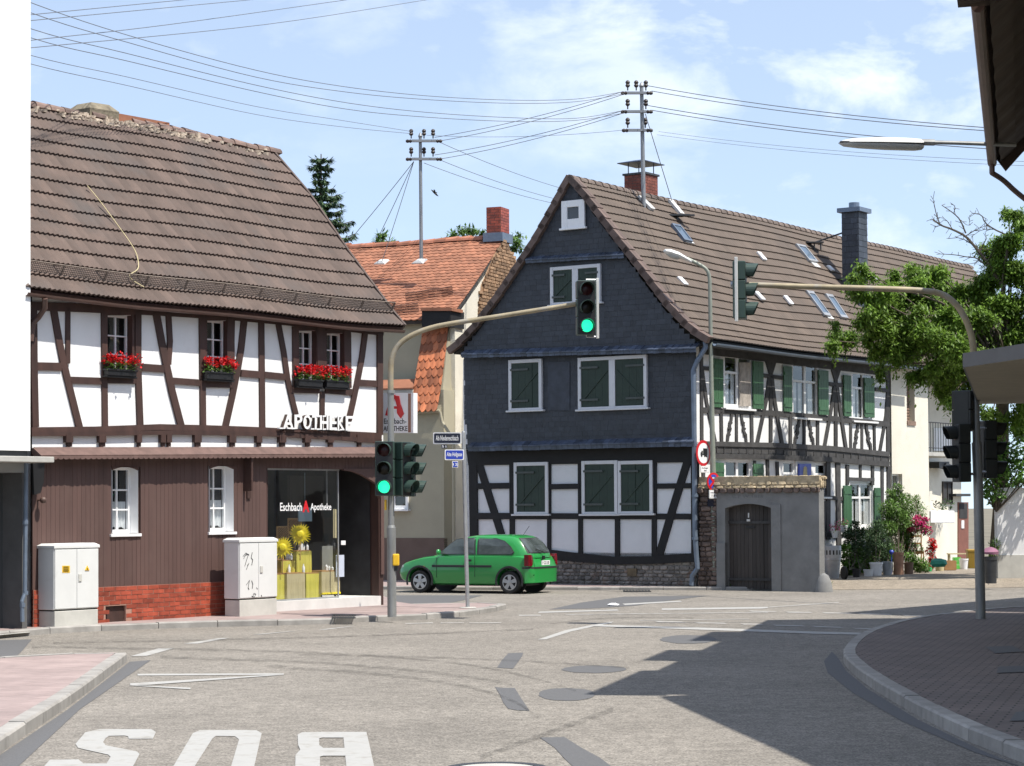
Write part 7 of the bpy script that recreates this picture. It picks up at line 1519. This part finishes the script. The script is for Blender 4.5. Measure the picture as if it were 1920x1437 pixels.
def plant(lab, base, blobs, Y, lm, ll, lw, dens, pet=None, np_=0, droop=.1, name='potted_plant', cat='plant', ps=.05, grp='plants before the timbered wall'):
    t = thing(name, lab, cat, base, grp); st, lf, pt = MB(), MB(), MB()
    for x, y, rp_ in blobs:
        yy = min(Y, YP(x))+random.uniform(-.3, .05); c = atY(x, y, yy); r = rp_*1.25*yy/F; st.tube([base, base.lerp(c, .6)+Vector((random.gauss(0, .04), 0, 0)), c], .006, 4); leafball(lf, c, r, max(14, int(dens*9*r*r)), ll, lw, droop, shell=.2)
        for i in range(int(np_*rp_/12)):
            d = Vector((random.gauss(0, 1), random.gauss(-.6, 1), random.gauss(.3, 1))).normalized()*r*random.uniform(.7, 1.1); p = c+d
            for k in range(5): pt.leaf(p, Vector((random.gauss(0, 1), random.gauss(0, 1), random.gauss(.2, .8))), UP, ps, ps*.8)
    st.build('stem', M['bark'], t, recalc=False); lf.build('leaves', lm, t, recalc=False)
    if pet: pt.build('blossoms', pet, t, recalc=False)
    return t
random.seed(33); PG = 'planters before the timbered wall'
c, r, hh = pot('zinc_barrel', 'tall grey zinc barrel beside the cement yard wall', 1561, 1085, 33, 40, M['zinc'], 'barrel'); 
m = MB(); m.lathe(c+UP*hh, [(r*.95, -.06), (r*1.02, .0), (r*1.02, .26), (r*.98, .28), (r*.8, .28), (r*.8, .2)], 20, cap=False); t = tag(m.build('zinc_tub', M['zinc'], smooth=True), 'shallow grey zinc tub with slots standing on the tall zinc barrel', 'tub')
m = MB()
for k in range(9): a = -math.pi*k/8; m.prism([c+UP*(hh+z)+Vector((r*1.025*math.cos(a+q), r*1.025*math.sin(a+q), 0)) for q, z in ((-.09, .06), (.09, .06), (.09, .17), (-.09, .17))], (0, .01, 0))
m.build('slot', M['black'], t)
m = MB(); cc = ground(1583, 1087, ZY); m.lathe(cc+UP*.16, [(.16, -.03), (.16, .03)], 18, (1, .3, 0)); tag(m.build('wheel', M['tyre']), 'small dark rubber wheel leaning by the zinc barrel', 'wheel')
pot('flower_pot', 'white round pot with ribbed rim under the dark bush', 1643, 1080, 26, 25, M['white'], 'pot', PG)
pot('flower_pot', 'low white basket pot left of the white round pot', 1628, 1081, 19, 13, M['cabinet'], 'pot', PG, .85)
pot('flower_pot', 'grey metal pot right of the white round pot', 1664, 1079, 21, 26, M['zinc'], 'pot', PG)
pot('clay_pipe', 'tall pinkish clay pipe used as a planter', 1685, 1078, 20, 42, M['terracotta'], 'planter', PG, .98)
pot('flower_pot', 'brownish clay pot right of the tall clay pipe', 1704, 1077, 19, 22, mat('brown_pot', (.20, .13, .09), .9, .2, 5), 'pot', PG, .85)
pot('flower_pot', 'pale yellow pot beside the cardboard box', 1762, 1071, 19, 17, M['linen'], 'pot', PG, .8)
pot('bucket', 'white plastic bucket at the foot of the red brown door', 1807, 1068, 18, 20, M['white'], 'bucket')
pot('flower_pot', 'small dark pot low among the plants by the barrel', 1606, 1083, 17, 16, M['trim'], 'pot', PG)
pot('dark_tub', 'dark tub against the garden wall by the right mast', 1858, 1094, 26, 50, M['dark_metal'], 'tub', None, .8)
c = ground(1738, 1072, ZY); m = MB(); m.lathe(c, [(.13, 0), (.14, .05), (.10, .16), (.06, .17)], 14); m.tube([c+Vector((.1, 0, .05)), c+Vector((.26, -.02, .17))], .018, 6); m.tube([c+Vector((-.08, 0, .14)), c+Vector((-.19, 0, .16)), c+Vector((-.16, 0, .04))], .012, 5); tag(m.build('watering_can', mat('green_plastic', (.02, .40, .12), .4, .1, 4)), 'small bright green watering can by the red flowers', 'watering can')
c = ground(1760, 1062, ZY+.27); m = MB(); m.rings([[c+Vector((rr*math.cos(a)*1.25, rr*math.sin(a), h+random.uniform(-.02, .02))) for a in [2*math.pi*k/12 for k in range(12)]] for rr, h in ((.12, 0), (.17, .06), (.15, .14), (.06, .18))]); tag(m.build('green_bag', mat('teal_bag', (.03, .26, .18), .6, .15, 6), smooth=True), 'crumpled teal bag lying on the pale yellow pot', 'bag')
def crate(lab, x, y, w_, h, mt, name, cat, slats=3):
    c = ground(x, y, ZY); k = c.y/F; W_, H_ = w_*k, h*k; m = MB()
    for s_ in (-1, 1):
        for i in range(slats): z = H_*(i+.5)/slats; m.box(c+Vector((0, s_*.15, z)), (W_, .015, H_/slats*.86)); m.box(c+Vector((s_*W_/2, 0, z)), (.015, .29, H_/slats*.86))
    m.box(c+Vector((0, 0, .01)), (W_-.02, .28, .02)); tag(m.build(name, mt), lab, cat)
crate('brown cardboard box on the ground between pots and white bucket', 1780, 1070, 22, 20, mat('cardboard', (.36, .20, .09), .9, .15, 4), 'cardboard_box', 'box', 1); crate('lime green slatted crate beside the white bucket', 1794, 1067, 11, 22, mat('lime_plastic', (.12, .55, .08), .5, .1, 4), 'crate', 'crate')
c = ground(1823, 1066, ZY); m = MB(); m.rings([[c+Vector((a*k, b*k, h)) for a, b in ((-.14, -.14), (.14, -.14), (.14, .14), (-.14, .14))] for k, h in ((.8, 0), (1, .46), (1.1, .47), (1.1, .52), (.9, .54))]); tag(m.build('waste_bin', mat('ochre_plastic', (.28, .17, .02), .5, .15, 4), bevel=.01), 'ochre waste bin half hidden by the right mast', 'bin')
c = ground(1797, 1062, ZY); m = MB(); m.box(c+Vector((0, 0, .36)), (.62, .3, .03)); 
for a, b in ((-.27, -.1), (.27, -.1), (-.27, .1), (.27, .1)): m.box(c+Vector((a, b, .17)), (.035, .035, .35))
tag(m.build('low_bench', M['linen']), 'low pale wooden bench before the red brown door', 'bench')
c = ground(1716, 1072, ZY); m = MB()
for a, b, h in ((-.2, -.16, .52), (.2, -.16, .52), (-.2, .16, 1.0), (.2, .16, 1.0)): m.box(c+Vector((a, b, h/2)), (.03, .03, h))
for b, z in ((-.16, .5), (.16, .5), (.16, .75), (.16, .95), (-.16, .2)): m.box(c+Vector((0, b, z)), (.43, .025, .05))
m.box(c+Vector((0, 0, .53)), (.44, .36, .025)); tag(m.build('wooden_chair', M['wood']), 'old wooden chair carrying pink flowers before the cream wall', 'chair')
c = ground(1672, 1076, ZY); m = MB(); m.tube([c, c+UP*.52], .012, 5); m.ball(c+UP*.56, .065); tag(m.build('garden_ornament', M['blue']), 'blue glass ball on a stick among the pots', 'ornament')
ZP = lambda x, y: ground(x, y, ZY)+UP*.2
plant('tall airy shrub with small white blossoms before the side window', ZP(1685, 1076), [(1680, 935, 14), (1668, 955, 17), (1690, 950, 20), (1678, 975, 24), (1695, 985, 18), (1665, 990, 15), (1688, 1010, 18), (1676, 1030, 14), (1700, 935, 9), (1684, 915, 8), (1670, 925, 8), (1698, 1030, 10)], 59, M['leaf_b'], .085, .04, 1100, M['petal_w'], 9, name='shrub', cat='shrub', ps=.03)
plant('dark bushy evergreen in the white round pot', ZP(1643, 1079), [(1640, 1000, 18), (1628, 1018, 18), (1650, 1022, 20), (1638, 1040, 18), (1618, 1035, 12), (1655, 1045, 12), (1645, 985, 9)], 58.8, M['leaf_c'], .08, .03, 1300, name='evergreen_bush', cat='bush')
plant('thin drooping bush with grey green leaves behind the pink flowers', ZP(1712, 1075), [(1712, 945, 12), (1722, 955, 13), (1706, 965, 10), (1730, 970, 8), (1718, 935, 7)], 60, M['leaf_b'], .08, .03, 800, name='shrub', cat='shrub')
plant('mass of deep pink flowers on the wooden chair', ZP(1716, 1050), [(1700, 988, 9), (1716, 985, 11), (1729, 990, 11), (1738, 996, 8), (1722, 975, 7), (1735, 978, 6)], 58.4, M['leaf_b'], .06, .04, 700, M['petal_p'], 75)
plant('upright spike of red flowers right of the wooden chair', ZP(1744, 1070), [(1746, 1018, 7), (1744, 1035, 8), (1748, 1050, 7), (1741, 1060, 8), (1751, 1026, 5)], 58.3, M['leaf_b'], .05, .03, 700, M['petal_r'], 65)
plant('yellow green leafy plant at the foot of the tall shrub', ZP(1663, 1077), [(1655, 1040, 9), (1663, 1030, 9), (1670, 1045, 9), (1660, 1055, 8)], 57.8, M['leaf_i'], .08, .05, 1100)
plant('low fern-like plant spreading before the brown clay pot', ZP(1722, 1074), [(1712, 1052, 10), (1725, 1058, 12), (1735, 1063, 8), (1718, 1064, 8), (1705, 1045, 8)], 57.6, M['leaf_i'], .11, .035, 900)
plant('large leaved plant spilling beside the zinc barrel', ZP(1593, 1084), [(1588, 1050, 11), (1598, 1060, 13), (1592, 1074, 10), (1605, 1045, 10), (1610, 1065, 10), (1585, 1030, 8)], 57.2, M['leaf_i'], .10, .07, 900)
plant('grassy plant in the low white basket pot', ZP(1628, 1080), [(1626, 1062, 9), (1634, 1058, 7), (1620, 1056, 7)], 57.6, M['leaf_i'], .12, .03, 1200)
plant('dense dark climber covering the wall below the left shutter', ZP(1600, 1080), [(1590, 1000, 10), (1600, 1012, 13), (1612, 1000, 10), (1594, 1022, 12), (1610, 1025, 12), (1603, 985, 8)], 59.6, M['leaf_c'], .07, .05, 1300, M['petal_w'], 6, name='climber', cat='climber', ps=.03)
plant('rounded light green bush between the zinc barrel and the evergreen', ZP(1612, 1081), [(1608, 1035, 12), (1620, 1050, 12), (1600, 1050, 10), (1632, 1040, 10), (1626, 1065, 9)], 57.5, M['leaf_b'], .08, .045, 900, M['petal_w'], 8, name='bush', cat='bush', ps=.03)
plant('green bush with a few red blossoms behind the tall clay pipe', ZP(1690, 1077), [(1700, 1010, 12), (1706, 1028, 11), (1696, 1045, 10), (1712, 1000, 9), (1720, 1030, 9)], 58.8, M['leaf_b'], .08, .04, 900, M['petal_r'], 10, name='bush', cat='bush', ps=.04)
plant('scraggly plant against the cream corner by the garden wall', ZP(1866, 1090), [(1866, 1020, 8), (1862, 1035, 8), (1870, 1030, 7)], 53.0, M['leaf_b'], .09, .04, 700)
for x, y, lab in ((1566, 1000, 'white hanging pot with pink flowers on the timbered wall'), (1582, 990, 'upper small hanging pot beside the pink flowers on the timbered wall')):
    c = atY(x, y+9, YP(x)+.55); t = thing('hanging_pot', lab, 'hanging pot', c); m = MB(); m.lathe(c, [(.07, 0), (.10, .15), (.11, .16), (.11, .19), (.09, .19)], 14); m.build('pot', M['white'], t); m = MB(); m.tube([c+UP*.18, c+UP*.45, BS.hit(x, y-16, .02)], .006, 4); m.build('hook', M['dark_metal'], t)
    lf, pt = MB(), MB(); leafball(lf, c+UP*.24, .13, 60, .06, .04); leafball(pt, c+UP*.28, .15, 90 if x < 1570 else 25, .05, .04); lf.build('leaves', M['leaf_b'], t, recalc=False); pt.build('blossoms', M['petal_p'], t, recalc=False)
m = MB(); c = ground(1858, 1094, ZY)+UP*.66; m.rings([[c+Vector((rr*math.cos(a), rr*math.sin(a), h+random.uniform(-.01, .02))) for a in [2*math.pi*k/12 for k in range(12)]] for rr, h in ((.18, 0), (.19, .05), (.12, .12), (.03, .15))]); tag(m.build('cloth_bundle', mat('mauve_cloth', (.26, .12, .18), .9, .2, 6), smooth=True), 'mauve cloth bundle lying on the dark tub by the garden wall', 'cloth')
for lab, x, y, h, n in (('weed tuft at the foot of the lamp post', 1318, 1098, .12, 8), ('weed tuft at the foot of the plank gate', 1362, 1100, .08, 6), ('weeds round the guard stone', 1552, 1101, .14, 8)): weed(lab, x, y, h, n, .08)
